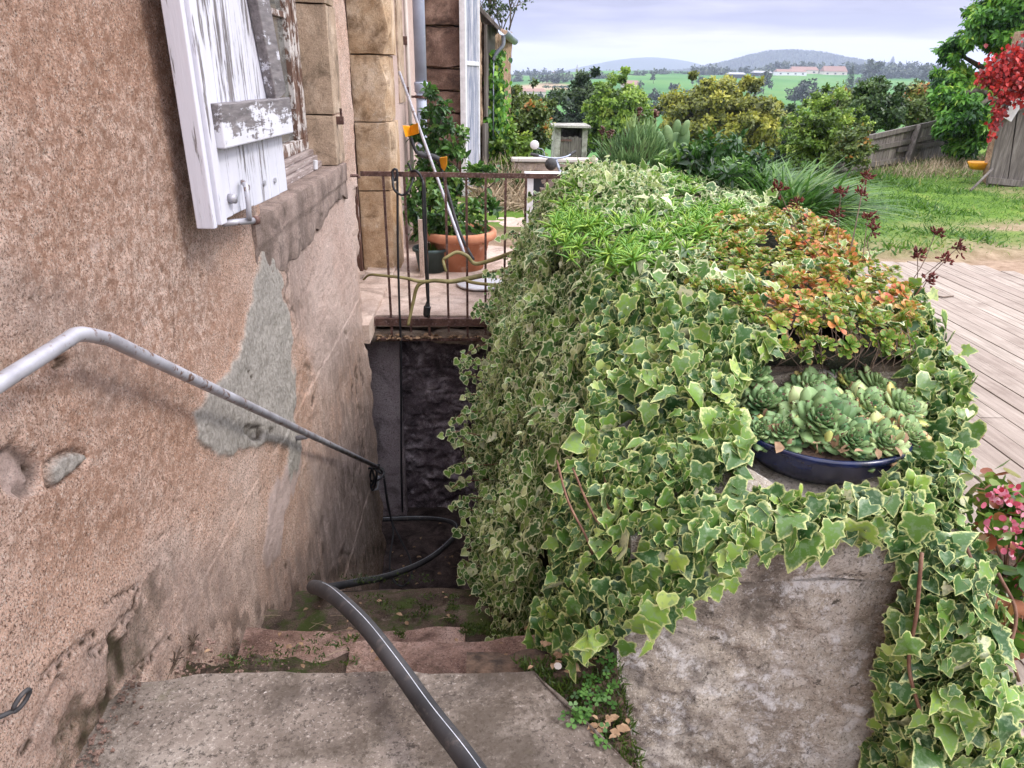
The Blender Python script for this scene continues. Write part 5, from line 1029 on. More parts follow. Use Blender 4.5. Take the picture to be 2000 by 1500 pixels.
mtree('holly_tree', 'dark glossy rounded shrub above the plank fence', 'shrub', 1712, 168, 262, 82, 20, 'bush_leaf', 11000, .085, 100, 21, cr=.2, trunk=.1)
mtree('holly_tree', 'pale olive shrub crown above the left end of the fence', 'shrub', 1655, 178, 250, 70, 22, 'olive_leaf', 8000, .085, 90, 29, cr=.2, trunk=.1)
mtree('hazel_bush', 'yellowing hazel between the dark shrub and the big ash tree', 'shrub', 1790, 175, 262, 105, 23, 'olive_leaf', 11000, .095, 120, 22, cr=.22, trunk=.1)
# ash tree at the right: many drooping leafy sprays
ash = [((1905, 200), 80, 17.), ((1880, 150), 48, 17.), ((1960, 60), 75, 16.5), ((2010, 0), 90, 16.), ((1900, 262), 60, 15.8), ((1935, 20), 45, 17), ((1860, 98), 26, 17), ((1990, 120), 60, 18), ((1890, 225), 50, 15.5), ((2060, 90), 90, 17.5), ((1850, 190), 26, 16)]
ar = empty('ash_tree', (at(1950, 300, Y=16.6)[0], 16.6, -.2), 'big feathery green ash tree hanging over the fence beside the shed', 'tree')
Ps, Ns, Ts, To = [], [], [], []; mbt = MB(); fk = at(1960, 200, Y=17)
mbt.tube([np.array(ar.location)-[0, 0, .3], (np.array(ar.location)+fk)/2, fk], [.22, .19, .16], 8)
for i, ((x, y), rp_, Yv) in enumerate(ash):
    c = at(x, y, Y=Yv); R_a = rp_*Yv/1400*.92; C, P, Nn, T, tone = crown(c, (R_a, R_a*.9, R_a*.85), 26, R_a*.30, int(3400*(rp_/60)**1.5), 50+i, .9, .35)
    Ps.append(P); Ns.append(Nn); Ts.append(T+np.array([-.3, 0, -.8])); To.append(tone); mbt.tube([fk, (fk+c)/2+[0, 0, .2], c], [.09, .06, .02], 6)
    for j in range(6): mbt.tube([c, (c+C[j])/2, C[j]], [.025, .018, .006], 5)
P = np.concatenate(Ps); 
scatter('crown', T_leaf(.26), P, np.concatenate(Ns), np.concatenate(Ts), .125*(.6+.8*rng.random(len(P))), M['ash_leaf'], ar, rnd=np.concatenate(To), smooth=False); mbt.put('trunk', M['bark'], ar, smooth=True)
# bare twiggy plum above the lean-to roof
tw = MB(); rb_ = np.random.default_rng(9); tips = []
def grow(p, d, l, r, k):
    q = p+d*l; m_ = (p+q)/2+rb_.normal(size=3)*l*.06; tw.tube([p, m_, q], [r, r*.85, r*.7], 5); tips.append(q)
    if k:
        for _ in range(3 if k > 1 else 2): dd = d+rb_.normal(size=3)*.48+np.array([0, 0, .12]); dd /= np.linalg.norm(dd); grow(q if _ else m_, dd, l*.66, r*.6, k-1)
tb_ = at(935, 200, Y=16.5); tb0 = np.array([tb_[0], 16.5, -1.0]); trt = empty('plum_tree', tb0, 'sparse twiggy tree showing above the lean-to roof', 'tree')
grow(tb0, np.array([0, 0, 1.]), 2.3, .07, 0); grow(tips[-1], np.array([.05, 0, 1.]), 1.0, .05, 4); grow(tips[0], np.array([.5, 0, .85]), 1.1, .04, 4)
tw.put('branches', M['bark'], trt, smooth=True); tt = np.array(tips[3:]); tt = np.repeat(tt, 5, 0)+rb_.normal(size=(len(tt)*5, 3))*.06
scatter('foliage', T_leaf(.4), tt, rb_.normal(size=tt.shape), rb_.normal(size=tt.shape), .08, M['dark_leaf'], trt)
# creeper on the lean-to corner
m = 2600; yy = 12.6+rng.random(m)*.5; px_ = rng.normal(962, 7, m)+rng.random(m)*6; py_ = 95+rng.random(m)**.8*250; cp = np.array([at(a, b, Y=c) for a, b, c in zip(px_, py_, yy)]); cp[:, 0] += .05*rng.normal(size=m)*(1+(py_-95)/120)
o_ = scatter('wall_creeper', T_leaf(.5), cp, rng.normal(size=(m, 3))*.4+np.array([.6, -.6, .3]), rng.normal(size=(m, 3))*.4+np.array([0, 0, -1]), .06+.05*rng.random(m), M['ash_leaf']); tag(o_, 'green creeper climbing the end corner of the stone lean-to', 'creeper')
# ================================================================== IVY
def interp_grid(G, nu=80, nv=80):
    """G: rows x cols x 3 control points -> smooth dense grid"""
    G = np.array(G, float); R_, C_ = G.shape[:2]
    def res(A_, n):
        t = np.linspace(0, len(A_)-1, n); i = np.clip(t.astype(int), 0, len(A_)-2); f = (t-i)[:, None, None]
        a = A_[np.clip(i-1, 0, None)]; b = A_[i]; c = A_[i+1]; d = A_[np.clip(i+2, None, len(A_)-1)]
        return .5*((2*b)+(c-a)*f+(2*a-5*b+4*c-d)*f*f+(3*b-a-3*c+d)*f**3)
    H = res(G, nu); return np.swapaxes(res(np.swapaxes(H, 0, 1), nv), 0, 1)
def surf_sample(G, n, out, holes=None):
    D = interp_grid(G); e1 = D[1:, :-1]-D[:-1, :-1]; e2 = D[:-1, 1:]-D[:-1, :-1]; cr_ = np.cross(e1, e2); ar_ = np.linalg.norm(cr_, axis=2)
    nn_ = cr_/(ar_[..., None]+1e-9); s = np.sign((nn_*np.array(out)).sum(-1)); s = np.where(s == 0, 1, s); nn_ = nn_*s[..., None]
    w = ar_.ravel(); i = rng.choice(len(w), n, p=w/w.sum()); a, b = rng.random((2, n, 1))
    P = D[:-1, :-1].reshape(-1, 3)[i]+a*e1.reshape(-1, 3)[i]+b*e2.reshape(-1, 3)[i]
    return P, nn_.reshape(-1, 3)[i], D, i
def merge3(part, tl_, P, Nn, T_, Z_, mat, rt, To, sx_):
    Vs, LIs, LTs, A1, A2, b = [], [], [], [], [], 0
    for tp_x, mk in tl_:
        o_ = scatter('tmp', tp_x, P[mk], Nn[mk], T_[mk], Z_[mk], mat, rt, rnd=To[mk], sx=sx_[mk]); me = o_.data; nv = len(me.vertices)
        co_ = np.empty(nv*3, np.float32); me.vertices.foreach_get('co', co_); li = np.empty(len(me.loops), np.int32); me.loops.foreach_get('vertex_index', li); lt = np.empty(len(me.polygons), np.int32); me.polygons.foreach_get('loop_total', lt)
        a1 = np.empty(nv, np.float32); me.attributes['rnd'].data.foreach_get('value', a1); a2 = np.empty(nv, np.float32); me.attributes['v'].data.foreach_get('value', a2)
        Vs.append(co_.reshape(-1, 3)); LIs.append(li+b); LTs.append(lt); A1.append(a1); A2.append(a2); b += nv; bpy.data.objects.remove(o_); bpy.data.meshes.remove(me)
    return mkmesh(part, np.concatenate(Vs)+root_loc(rt), (np.concatenate(LIs), np.concatenate(LTs)), mat, rt, None, True, {'rnd': np.concatenate(A1), 'v': np.concatenate(A2)})
def ivy(part, rt, G, n, size, mat, out, layers=((0, .35), (.035, .45), (.07, .2)), droop=1., tpl=None, lump=.035, holefn=None, tipout=.2):
    Ps, Ns, Ts, Zs, To = [], [], [], [], []
    for off, fr_ in layers:
        m = int(n*fr_); P, Nn, D, ii = surf_sample(G, m, out)
        if holefn is not None: k = holefn(P); P, Nn = P[k], Nn[k]; m = len(P)
        lu = fbm(P[:, 0]*4.5, P[:, 1]*4.5, P[:, 2]*4.5, 3, 66)
        P = P+Nn*(off+lump*lu+.014*rng.normal(size=m))[:, None]
        k = rng.normal(size=(m, 3)); Nl = Nn*1.0+np.array([0, -.15, .45])+k*.42
        T = np.array([0, 0, -droop])+rng.normal(size=(m, 3))*.55+Nn*tipout
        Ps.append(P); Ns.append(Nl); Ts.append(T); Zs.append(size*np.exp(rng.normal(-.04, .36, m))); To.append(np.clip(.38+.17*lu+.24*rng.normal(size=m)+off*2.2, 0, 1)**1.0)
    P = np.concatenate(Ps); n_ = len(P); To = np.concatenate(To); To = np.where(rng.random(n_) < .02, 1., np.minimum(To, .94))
    Nn, T_, Z_ = np.concatenate(Ns), np.concatenate(Ts), np.concatenate(Zs); sel = rng.choice(3, n_, p=(.5, .18, .32)) if tpl is None else np.zeros(n_, int); sx_ = .8+.35*rng.random(n_)
    if tpl is None:
        V1, F1, v1 = T_ivy(); V3 = T_ivy3()[0]; V2 = T_ivy2()
        return merge3(part, [(T_ivy(), sel == 0), (V2, sel == 1), (T_ivy3(), sel == 2)], P, Nn, T_, Z_, mat, rt, To, sx_)
    return scatter(part, tpl, P, Nn, T_, Z_, mat, rt, rnd=To, smooth=True, sx=sx_)
def backing(rt, G, inset, out, name='dark_stem_backing', nu=80):  # dark sheet for inner stems, coloured to give shade in the leaf gaps
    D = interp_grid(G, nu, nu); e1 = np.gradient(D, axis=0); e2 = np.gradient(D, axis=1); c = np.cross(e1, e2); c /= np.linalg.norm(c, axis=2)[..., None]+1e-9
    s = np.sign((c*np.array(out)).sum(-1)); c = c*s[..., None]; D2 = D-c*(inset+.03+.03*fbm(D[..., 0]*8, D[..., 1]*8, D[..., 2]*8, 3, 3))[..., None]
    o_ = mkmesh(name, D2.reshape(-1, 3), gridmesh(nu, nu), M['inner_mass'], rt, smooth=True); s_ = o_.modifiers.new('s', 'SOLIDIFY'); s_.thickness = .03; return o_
def vines(rt, paths, r=.0035, mat='red_stem', name='stems'):
    mb = MB()
    for p in paths: mb.tube(smoothpts(p, 5), r, 5)
    return mb.put(name, M[mat], rt, smooth=True)
iv1 = empty('ivy', (.2, 3.4, -.6), 'dense mass of small cream-edged ivy cascading down the stairwell side of the parapet', 'ivy')
def prof(Y, t): return [(x, Y, z) for x, z in t]
GA = [prof(5.35, [(.85, 1.0), (.66, 1.0), (.46, .85), (.28, .60), (.16, .20), (.10, -.3), (.10, -.75)]),
      prof(4.7, [(.82, 1.06), (.62, 1.07), (.42, .91), (.21, .55), (.08, .15), (.02, -.35), (.05, -.9)]),
      prof(4.0, [(.80, 1.08), (.60, 1.10), (.37, .94), (.14, .55), (.02, .1), (-.03, -.45), (.03, -.95)]),
      prof(3.3, [(.80, 1.08), (.58, 1.10), (.36, .97), (.15, .58), (.01, .1), (-.04, -.35), (.03, -.80)]),
      prof(2.7, [(.80, 1.05), (.56, 1.06), (.37, .93), (.20, .55), (.08, .12), (.02, -.25), (.04, -.62)]),
      prof(2.2, [(.80, 1.0), (.55, 1.0), (.38, .88), (.24, .52), (.15, .15), (.12, -.12), (.14, -.38)]),
      prof(1.85, [(.80, .95), (.52, .94), (.38, .82), (.28, .52), (.22, .2), (.21, .0), (.22, -.20)])]
GA = [[(x+.095*min(1, max(0, (Y-2.0)/1.0))*(1 if k > 1 else .4), Y, z) for k, (x, Y, z) in enumerate(p)] for p in GA]
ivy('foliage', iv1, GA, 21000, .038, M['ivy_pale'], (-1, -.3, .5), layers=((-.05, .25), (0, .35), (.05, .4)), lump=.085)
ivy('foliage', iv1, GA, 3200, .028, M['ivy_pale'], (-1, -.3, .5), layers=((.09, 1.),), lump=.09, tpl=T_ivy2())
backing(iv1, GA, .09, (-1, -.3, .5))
ivy('foliage', iv1, [r_0[:4] for r_0 in GA[:6]], 1500, .052, M['ivy_pale'], (-1, -.3, .5), layers=((.05, .6), (.08, .4)), lump=.06)
# loose trailing shoots on the stair side
vp = []; lp = []; ln_ = []
for (x, y, Y, dx, dy) in [(x_+18, y_, Y_, a_-12, b_) for x_, y_, Y_, a_, b_ in [(940, 668, 3.9, -45, 35), (930, 850, 3.3, -60, -5), (925, 800, 3.4, -45, 20), (930, 905, 3.1, -55, 8), (915, 935, 3.2, -40, 20), (920, 1000, 3.0, -38, -10), (935, 1050, 2.8, -30, 25), (960, 1140, 2.5, -30, 15), (1085, 1260, 1.55, -25, 8), (960, 640, 4.2, -40, -28), (940, 770, 3.6, -40, 8), (955, 1165, 2.4, -15, 30), (985, 590, 4.4, -35, 10), (905, 1090, 2.8, -8, 26), (930, 700, 3.8, -30, 18), (915, 870, 3.3, -38, -8), (925, 970, 3.1, -34, 14), (915, 1030, 2.95, -30, 4), (925, 1120, 2.6, -24, 14), (1000, 455, 5.0, -18, 10), (970, 530, 4.6, -28, 8), (1050, 380, 5.2, -16, 4), (945, 610, 4.3, -24, -12), (990, 1190, 2.2, -18, 20), (1020, 1215, 2.0, -12, 22), (935, 740, 3.7, -34, -6)]]:
    a = at(x+30, y, Y=Y); b = at(x, y+3, Y=Y-.03); c = at(x+dx*.6, y+dy*.5-4, Y=Y-.06); d = at(x+dx, y+dy, Y=Y-.08); vp.append([a, b, c, d])
    for q in smoothpts([a, b, c, d], 7)[4:]: lp.append(q+rng.normal(size=3)*.014); ln_.append((-.3, -.8, .4))
vines(iv1, vp, .0028)
lp = np.array(lp); scatter('foliage', T_ivy2(), lp, np.array(ln_)+rng.normal(size=lp.shape)*.4, rng.normal(size=lp.shape)*.5+np.array([-.4, 0, -.7]), .030+.02*rng.random(len(lp)), M['ivy_pale'], iv1, sx=1.1)
# ivy draped over the pillar and its ledge
iv2 = empty('ivy', (.5, 1.5, .2), 'larger-leaved cream-edged ivy draped over the left and top of the stone pillar', 'ivy')
def row(l): return [at(x, y, Y=Y) for x, y, Y in l]
GB = [row([(1180, 560, 2.15), (1270, 560, 2.05), (1360, 600, 1.98), (1440, 660, 1.92), (1500, 700, 1.90)]),
      row([(1165, 690, 1.98), (1250, 700, 1.90), (1320, 720, 1.84), (1380, 740, 1.78), (1425, 750, 1.78)]),
      row([(1150, 830, 1.78), (1240, 840, 1.72), (1300, 850, 1.66), (1365, 850, 1.60), (1420, 860, 1.58)]),
      row([(1125, 960, 1.62), (1215, 960, 1.52), (1290, 965, 1.44), (1380, 965, 1.38), (1460, 975, 1.38)]),
      row([(1105, 1080, 1.52), (1180, 1080, 1.42), (1250, 1070, 1.34), (1350, 1060, 1.31), (1430, 1050, 1.31)]),
      row([(1090, 1170, 1.50), (1150, 1170, 1.40), (1200, 1160, 1.33), (1270, 1130, 1.31), (1350, 1115, 1.31)]),
      row([(1085, 1260, 1.50), (1130, 1280, 1.42), (1165, 1275, 1.35), (1205, 1230, 1.31), (1250, 1180, 1.31)])]
def hB(P):
    x, y = pj(P); h = (polydist(x, y, [(1190, 770), (1240, 750), (1262, 800), (1240, 870), (1200, 865)]) > 0) | (polydist(x, y, [(1385, 925), (1470, 925), (1480, 985), (1420, 1010), (1380, 985)]) > 0); return ~h | (rng.random(len(P)) < .12)
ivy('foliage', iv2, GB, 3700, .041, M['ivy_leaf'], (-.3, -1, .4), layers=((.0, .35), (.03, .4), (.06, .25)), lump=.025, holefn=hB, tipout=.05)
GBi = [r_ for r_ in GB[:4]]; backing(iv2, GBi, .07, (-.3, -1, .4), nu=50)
GC = [row([(1440, 955, 1.37), (1530, 985, 1.34), (1620, 985, 1.33), (1700, 960, 1.34), (1770, 930, 1.38)]),
      row([(1420, 1015, 1.31), (1520, 1015, 1.30), (1610, 1015, 1.30), (1700, 1000, 1.30), (1780, 990, 1.33)]),
      row([(1400, 1085, 1.30), (1500, 1040, 1.30), (1600, 1025, 1.30), (1700, 1035, 1.30), (1790, 1050, 1.31)])]
ivy('foliage', iv2, GC, 330, .046, M['ivy_leaf'], (0, -1, .3), layers=((.012, .5), (.03, .5)), lump=.01, tipout=-.05)
vines(iv2, [[at(1090+rng.normal()*10+k*42, 900+k*14, Y=1.62-.03*k), at(1110+k*40, 980+k*8, Y=1.46-.012*k), at(1150+k*38, 1060-k*2, Y=1.38-.008*k), at(1170+k*30, 1130-k*12, Y=1.34)] for k in range(7)]+[[at(1060, 1195, Y=1.5), at(1100, 1190, Y=1.46), at(1140, 1165, Y=1.42), at(1200, 1100, Y=1.38)], [at(1470, 1030, Y=1.32), at(1560, 1022, Y=1.31), at(1660, 1010, Y=1.31), at(1780, 985, Y=1.33)]], .003)
# big leaves at the tip
tp_ = np.array([at(x, y, Y=Y) for x, y, Y in [(1225, 1255, 1.30), (1255, 1190, 1.29), (1195, 1225, 1.33), (1085, 1205, 1.48), (1100, 1218, 1.46), (1065, 1185, 1.5), (1150, 1255, 1.38), (1120, 1250, 1.42), (1300, 1160, 1.29), (1350, 690, 1.72), (1400, 735, 1.70), (1365, 640, 1.78), (1300, 640, 1.85), (1455, 640, 1.80), (1500, 655, 1.84), (1400, 575, 1.9), (1330, 700, 1.7), (1240, 660, 1.9), (1270, 790, 1.66)]])
scatter('foliage', T_ivy(), tp_, np.array([-.1, -1, .5])+rng.normal(size=tp_.shape)*.25, np.array([0, -.2, -1])+rng.normal(size=tp_.shape)*.35, .048+.012*rng.random(len(tp_)), M['ivy_leaf'], iv2, rnd=rng.uniform(.3, .85, len(tp_)))
# ivy trailing down the right side
iv3 = empty('ivy', (1.15, 1.5, 0), 'long curtain of cream-edged ivy trailing down the right edge of the stone pillar', 'ivy')
GD = [row([(1730, 590, 2.2), (1750, 590, 2.2), (1770, 595, 2.2), (1785, 605, 2.2)]),
      row([(1768, 665, 2.0), (1785, 660, 2.0), (1800, 665, 2.0), (1815, 690, 2.0)]),
      row([(1785, 770, 1.85), (1805, 770, 1.83), (1825, 770, 1.82), (1842, 775, 1.84)]),
      row([(1785, 890, 1.68), (1810, 890, 1.64), (1830, 890, 1.62), (1852, 900, 1.64)]),
      row([(1760, 985, 1.42), (1805, 990, 1.38), (1840, 1000, 1.40), (1870, 1010, 1.46)]),
      row([(1755, 1120, 1.30), (1820, 1130, 1.26), (1870, 1140, 1.26), (1912, 1150, 1.34)]),
      row([(1745, 1260, 1.30), (1800, 1270, 1.25), (1870, 1280, 1.24), (1935, 1290, 1.30)]),
      row([(1740, 1400, 1.32), (1810, 1410, 1.24), (1890, 1420, 1.22), (1990, 1430, 1.26)]),
      row([(1690, 1540, 1.32), (1790, 1550, 1.22), (1900, 1560, 1.20), (2020, 1560, 1.22)])]
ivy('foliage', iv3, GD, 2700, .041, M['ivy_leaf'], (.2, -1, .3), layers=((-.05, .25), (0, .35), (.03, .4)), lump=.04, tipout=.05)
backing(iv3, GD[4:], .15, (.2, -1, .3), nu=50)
vines(iv3, [[at(1800, 1080, Y=1.24), at(1790, 1200, Y=1.22), at(1775, 1300, Y=1.22), at(1800, 1400, Y=1.20)], [at(1840, 700, Y=1.95), at(1870, 760, Y=1.85), at(1895, 860, Y=1.75), at(1920, 850, Y=1.8)], [at(1880, 1050, Y=1.36), at(1920, 1150, Y=1.3), at(1960, 1240, Y=1.3), at(1990, 1330, Y=1.28)], [at(1950, 1120, Y=1.4), at(1985, 1200, Y=1.36), at(1960, 1300, Y=1.3)]], .0045)
sh_ = [(1850, 725, 1.95), (1875, 735, 1.97), (1895, 718, 2.0), (1915, 722, 2.02), (1890, 760, 1.9), (1880, 790, 1.88), (1905, 770, 1.9), (1840, 655, 2.05), (1825, 560, 2.2), (1815, 590, 2.2), (1850, 640, 2.1), (1875, 880, 1.7), (1885, 830, 1.75), (1980, 1120, 1.4), (1990, 1180, 1.4)]
sp_ = np.repeat(np.array([at(q[0]-38, q[1], Y=q[2]) for q in sh_]), 2, 0)+rng.normal(size=(len(sh_)*2, 3))*.018
scatter('foliage', T_ivy(), sp_, np.array([0, -.7, .6])+rng.normal(size=sp_.shape)*.5, np.array([.4, 0, -.6])+rng.normal(size=sp_.shape)*.5, .036+.016*rng.random(len(sp_)), M['ivy_leaf'], iv3)
vines(iv3, [[at(1790, 705, Y=2.0), at(1830, 724, Y=1.97), at(1880, 718, Y=2.02)], [at(1800, 775, Y=1.9), at(1845, 795, Y=1.86), at(1870, 770, Y=1.9)], [at(1760, 600, Y=2.2), at(1785, 580, Y=2.2), at(1800, 560, Y=2.2)], [at(1800, 660, Y=2.05), at(1825, 645, Y=2.1)], [at(1815, 850, Y=1.75), at(1848, 840, Y=1.74), at(1850, 880, Y=1.7)]], .003)
# ivy creeping over the parapet top
iv4 = empty('ivy', (.9, 3.6, .9), 'pale variegated ivy creeping over the far top of the parapet among the succulents', 'ivy')
def topgrid(pts): return pts
GE = [[(.50, 5.5, 1.06), (.9, 5.6, 1.06), (1.3, 5.6, 1.02), (1.7, 5.4, .98)], [(.52, 4.7, 1.11), (.85, 4.7, 1.12), (1.25, 4.7, 1.06), (1.70, 4.5, .98)], [(.55, 3.9, 1.12), (.85, 3.9, 1.12), (1.2, 3.9, 1.05), (1.55, 3.8, .97)], [(.55, 3.1, 1.1), (.80, 3.1, 1.08), (1.15, 3.1, 1.02), (1.48, 3.0, .94)], [(.5, 2.5, 1.04), (.75, 2.5, 1.04), (.95, 2.5, 1.0), (1.2, 2.5, .95)]]
ivy('foliage', iv4, GE, 2900, .045, M['ivy_pale'], (0, 0, 1), layers=((-.01, .6), (.03, .4)), lump=.03, tipout=.3, holefn=lambda P: (fbm(P[:, 0]*3, P[:, 1]*3, 0, 2, 14) > -.25), droop=.3)
backing(iv4, GE, .05, (0, 0, 1))
# ================================================================== STONECROP
def rosette_pts(c, up, n, R_, r_in, tilt0, tilt1, seed):
    r = np.random.default_rng(seed); up = up/np.linalg.norm(up); a = np.cross(up, [.3, .2, .9]); a /= np.linalg.norm(a); b = np.cross(up, a)
    P = []; Nn = []; T = []; Z = []; Q = []
    for i in range(n):
        t = i/(n-1); an = i*2.39996+r.normal()*.12; rad = a*cos(an)+b*sin(an); tilt = tilt0+(tilt1-tilt0)*t
        d = rad*cos(tilt)+up*sin(tilt); nn2 = up*cos(tilt)-rad*sin(tilt)
        P.append(c+rad*r_in*(1-t)+up*.25*R_*t); Nn.append(nn2); T.append(d); Z.append(R_*(1-.62*t)*(1+.1*r.normal())); Q.append(t)
    return P, Nn, T, Z, Q
def T_paddle():
    V = []; v = []; ring = []
    prof_ = [(0, .10), (.35, .20), (.65, .36), (.88, .34), (1.0, .14)]
    for (y, w) in prof_:
        V += [(-w, y, .10*w), (0, y, -.05), (w, y, .10*w)]; v += [max(.3, y), y*.6, max(.3, y)]
    V.append((0, 1.06, 0)); v.append(1.)
    Fc = []
    for i in range(4): b = 3*i; Fc += [(b, b+1, b+4, b+3), (b+1, b+2, b+5, b+4)]
    Fc += [(12, 13, 15), (13, 14, 15)]
    return np.array(V), Fc, np.array(v)
GS = [row([(1290, 470, 2.9), (1400, 440, 3.1), (1500, 420, 3.3), (1580, 430, 3.3)]),
      row([(1290, 520, 2.6), (1420, 500, 2.7), (1530, 480, 2.8), (1660, 490, 2.8)]),
      row([(1330, 570, 2.3), (1450, 560, 2.35), (1600, 550, 2.4), (1745, 550, 2.45)]),
      row([(1420, 610, 2.05), (1520, 610, 2.07), (1640, 610, 2.12), (1785, 600, 2.18)]),
      row([(1490, 650, 1.90), (1570, 655, 1.92), (1680, 650, 1.93), (1800, 650, 2.0)]),
      row([(1520, 690, 1.88), (1590, 700, 1.88), (1680, 705, 1.88), (1790, 700, 1.92)])]
P, Nn, D, ii = surf_sample(GS, 950, (0, -.4, 1)); sc_ = []; r_ = np.random.default_rng(3)
Pp, Np, Tp, Zp, Qp = [], [], [], [], []
for k in range(len(P)):
    x, y = pj(P[k][None]); x = x[0]; y = y[0]
    if y > 690 and r_.random() < .25: continue
    c = P[k]+Nn[k]*r_.uniform(0, .05); up = Nn[k]*.7+np.array([0, -.25, .6])+r_.normal(size=3)*.42
    R0 = r_.uniform(.014, .033); red = .85*sst(1330, 1640, x+90*fbm(P[k][0]*5, P[k][1]*5, 0, 2, 4))*sst(700, 580, y)*(.5+.8*sst(-.3, .4, fbm(P[k][0]*7, P[k][1]*7, 0, 2, 9)))+.28*r_.normal()
    p_, n_, t_, z_, q_ = rosette_pts(c, up, 15, R0, .004, .05, 1.2, k); Pp += p_; Np += n_; Tp += t_; Zp += z_
    Qp += [np.clip(.22+.60*np.clip(red, 0, 1)*(1-q*.75)+.12*r_.normal(), 0, 1) for q in q_]
Pp = np.array(Pp); o_ = scatter('stonecrop', T_paddle(), Pp, np.array(Np), np.array(Tp), np.array(Zp), M['sedum_leaf'], rnd=np.array(Qp), loc=(1.1, 2.4, .95))
tag(o_, 'mat of green and orange-red stonecrop rosettes hanging over the end of the parapet', 'succulent', None, 'stuff')
mb = MB()
for k in range(34):
    x = r_.uniform(1520, 1790); a = at(x, 640, Y=1.93); mb.tube(smoothpts([a, at(x+r_.normal()*12, 680, Y=1.87), at(x-8+r_.normal()*24, r_.uniform(695, 735), Y=1.87)], 4), .0014, 4)
so_ = mb.put('stonecrop_stems', M['twig'], smooth=True); tag(so_, 'thin bare stonecrop stems hanging over the stone behind the blue bowl', 'stems', None, 'stuff')
GSb = GS[:5]; backing(par, GSb, .035, (0, -.4, 1), 'soil_mat', 50)
# ice plant: clumps of narrow fleshy fingers
def T_finger():
    V = []; v = []
    for i in range(5):
        t = i/4; w = .075*(1-.75*t**3); z = -.35*t*t+.1*t
        V += [(-w, t, z), (0, t, z+w*1.2), (w, t, z), (0, t, z-w)]; v += [t]*4
    Fc = [(4*i+k, 4*i+(k+1) % 4, 4*i+4+(k+1) % 4, 4*i+4+k) for i in range(4) for k in range(4)]+[(16, 17, 18, 19)]
    return np.array(V), Fc, np.array(v)
Pp, Np, Tp, Zp = [], [], [], []
areas = [((1210, 420), 90, 55, 3.7, 60), ((1290, 450), 70, 40, 3.2, 55), ((1170, 370), 70, 35, 4.4, 45), ((1260, 380), 80, 40, 4.2, 60), ((1360, 440), 60, 30, 3.3, 35), ((1130, 430), 50, 40, 4.0, 26), ((1235, 480), 45, 35, 3.0, 26), ((1400, 420), 60, 25, 3.6, 25), ((1135, 600), 30, 30, 3.3, 8), ((1190, 640), 25, 30, 2.9, 6), ((1125, 665), 20, 18, 3.1, 5), ((1300, 350), 70, 25, 4.9, 35)]
for (cc, sx_, sy_, Yc, m_) in areas:
    for k in range(int(m_*1.7)):
        dx, dy = r_.normal()*sx_*.55, r_.normal()*sy_*.5; x, y = cc[0]+dx, cc[1]+dy
        p = at(x, y, Y=Yc); zs = 1.06+.02*r_.normal(); 
        if cc[1] < 560: p = at(x, y, Z=max(1.05, zs+.045)); 
        if p[1] > 5.6 or p[1] < 2: continue
        p_, n_, t_, z_, q_ = rosette_pts(p-np.array([0, 0, .02]), np.array([0, -.25, 1.])+r_.normal(size=3)*.35, 13, r_.uniform(.05, .085), .006, .25, 1.4, k)
        Pp += p_; Np += n_; Tp += t_; Zp += z_
Pp = np.array(Pp); o_ = scatter('ice_plant', T_finger(), Pp, np.array(Np), np.array(Tp), np.array(Zp), M['ice_leaf'], rnd=np.clip(rng.normal(.5, .25, len(Pp)), 0, 1), loc=(.9, 3.6, 1.0)); tag(o_, 'bright green finger-leaved ice plant spreading over the parapet top', 'succulent', None, 'stuff')
pk = surf_sample(GS, 150, (0, -.4, 1)); pk_ = pk[0]+pk[1]*.045; pk_ = pk_[(fbm(pk_[:, 0]*4, pk_[:, 1]*4, 0, 2, 61) > -.1)]
scatter('foliage', T_ivy3(), pk_, rng.normal(size=pk_.shape)*.5+[0, -.3, 1], rng.normal(size=pk_.shape)+[0, -.3, 0], .030+.02*rng.random(len(pk_)), M['ivy_pale'], iv4)
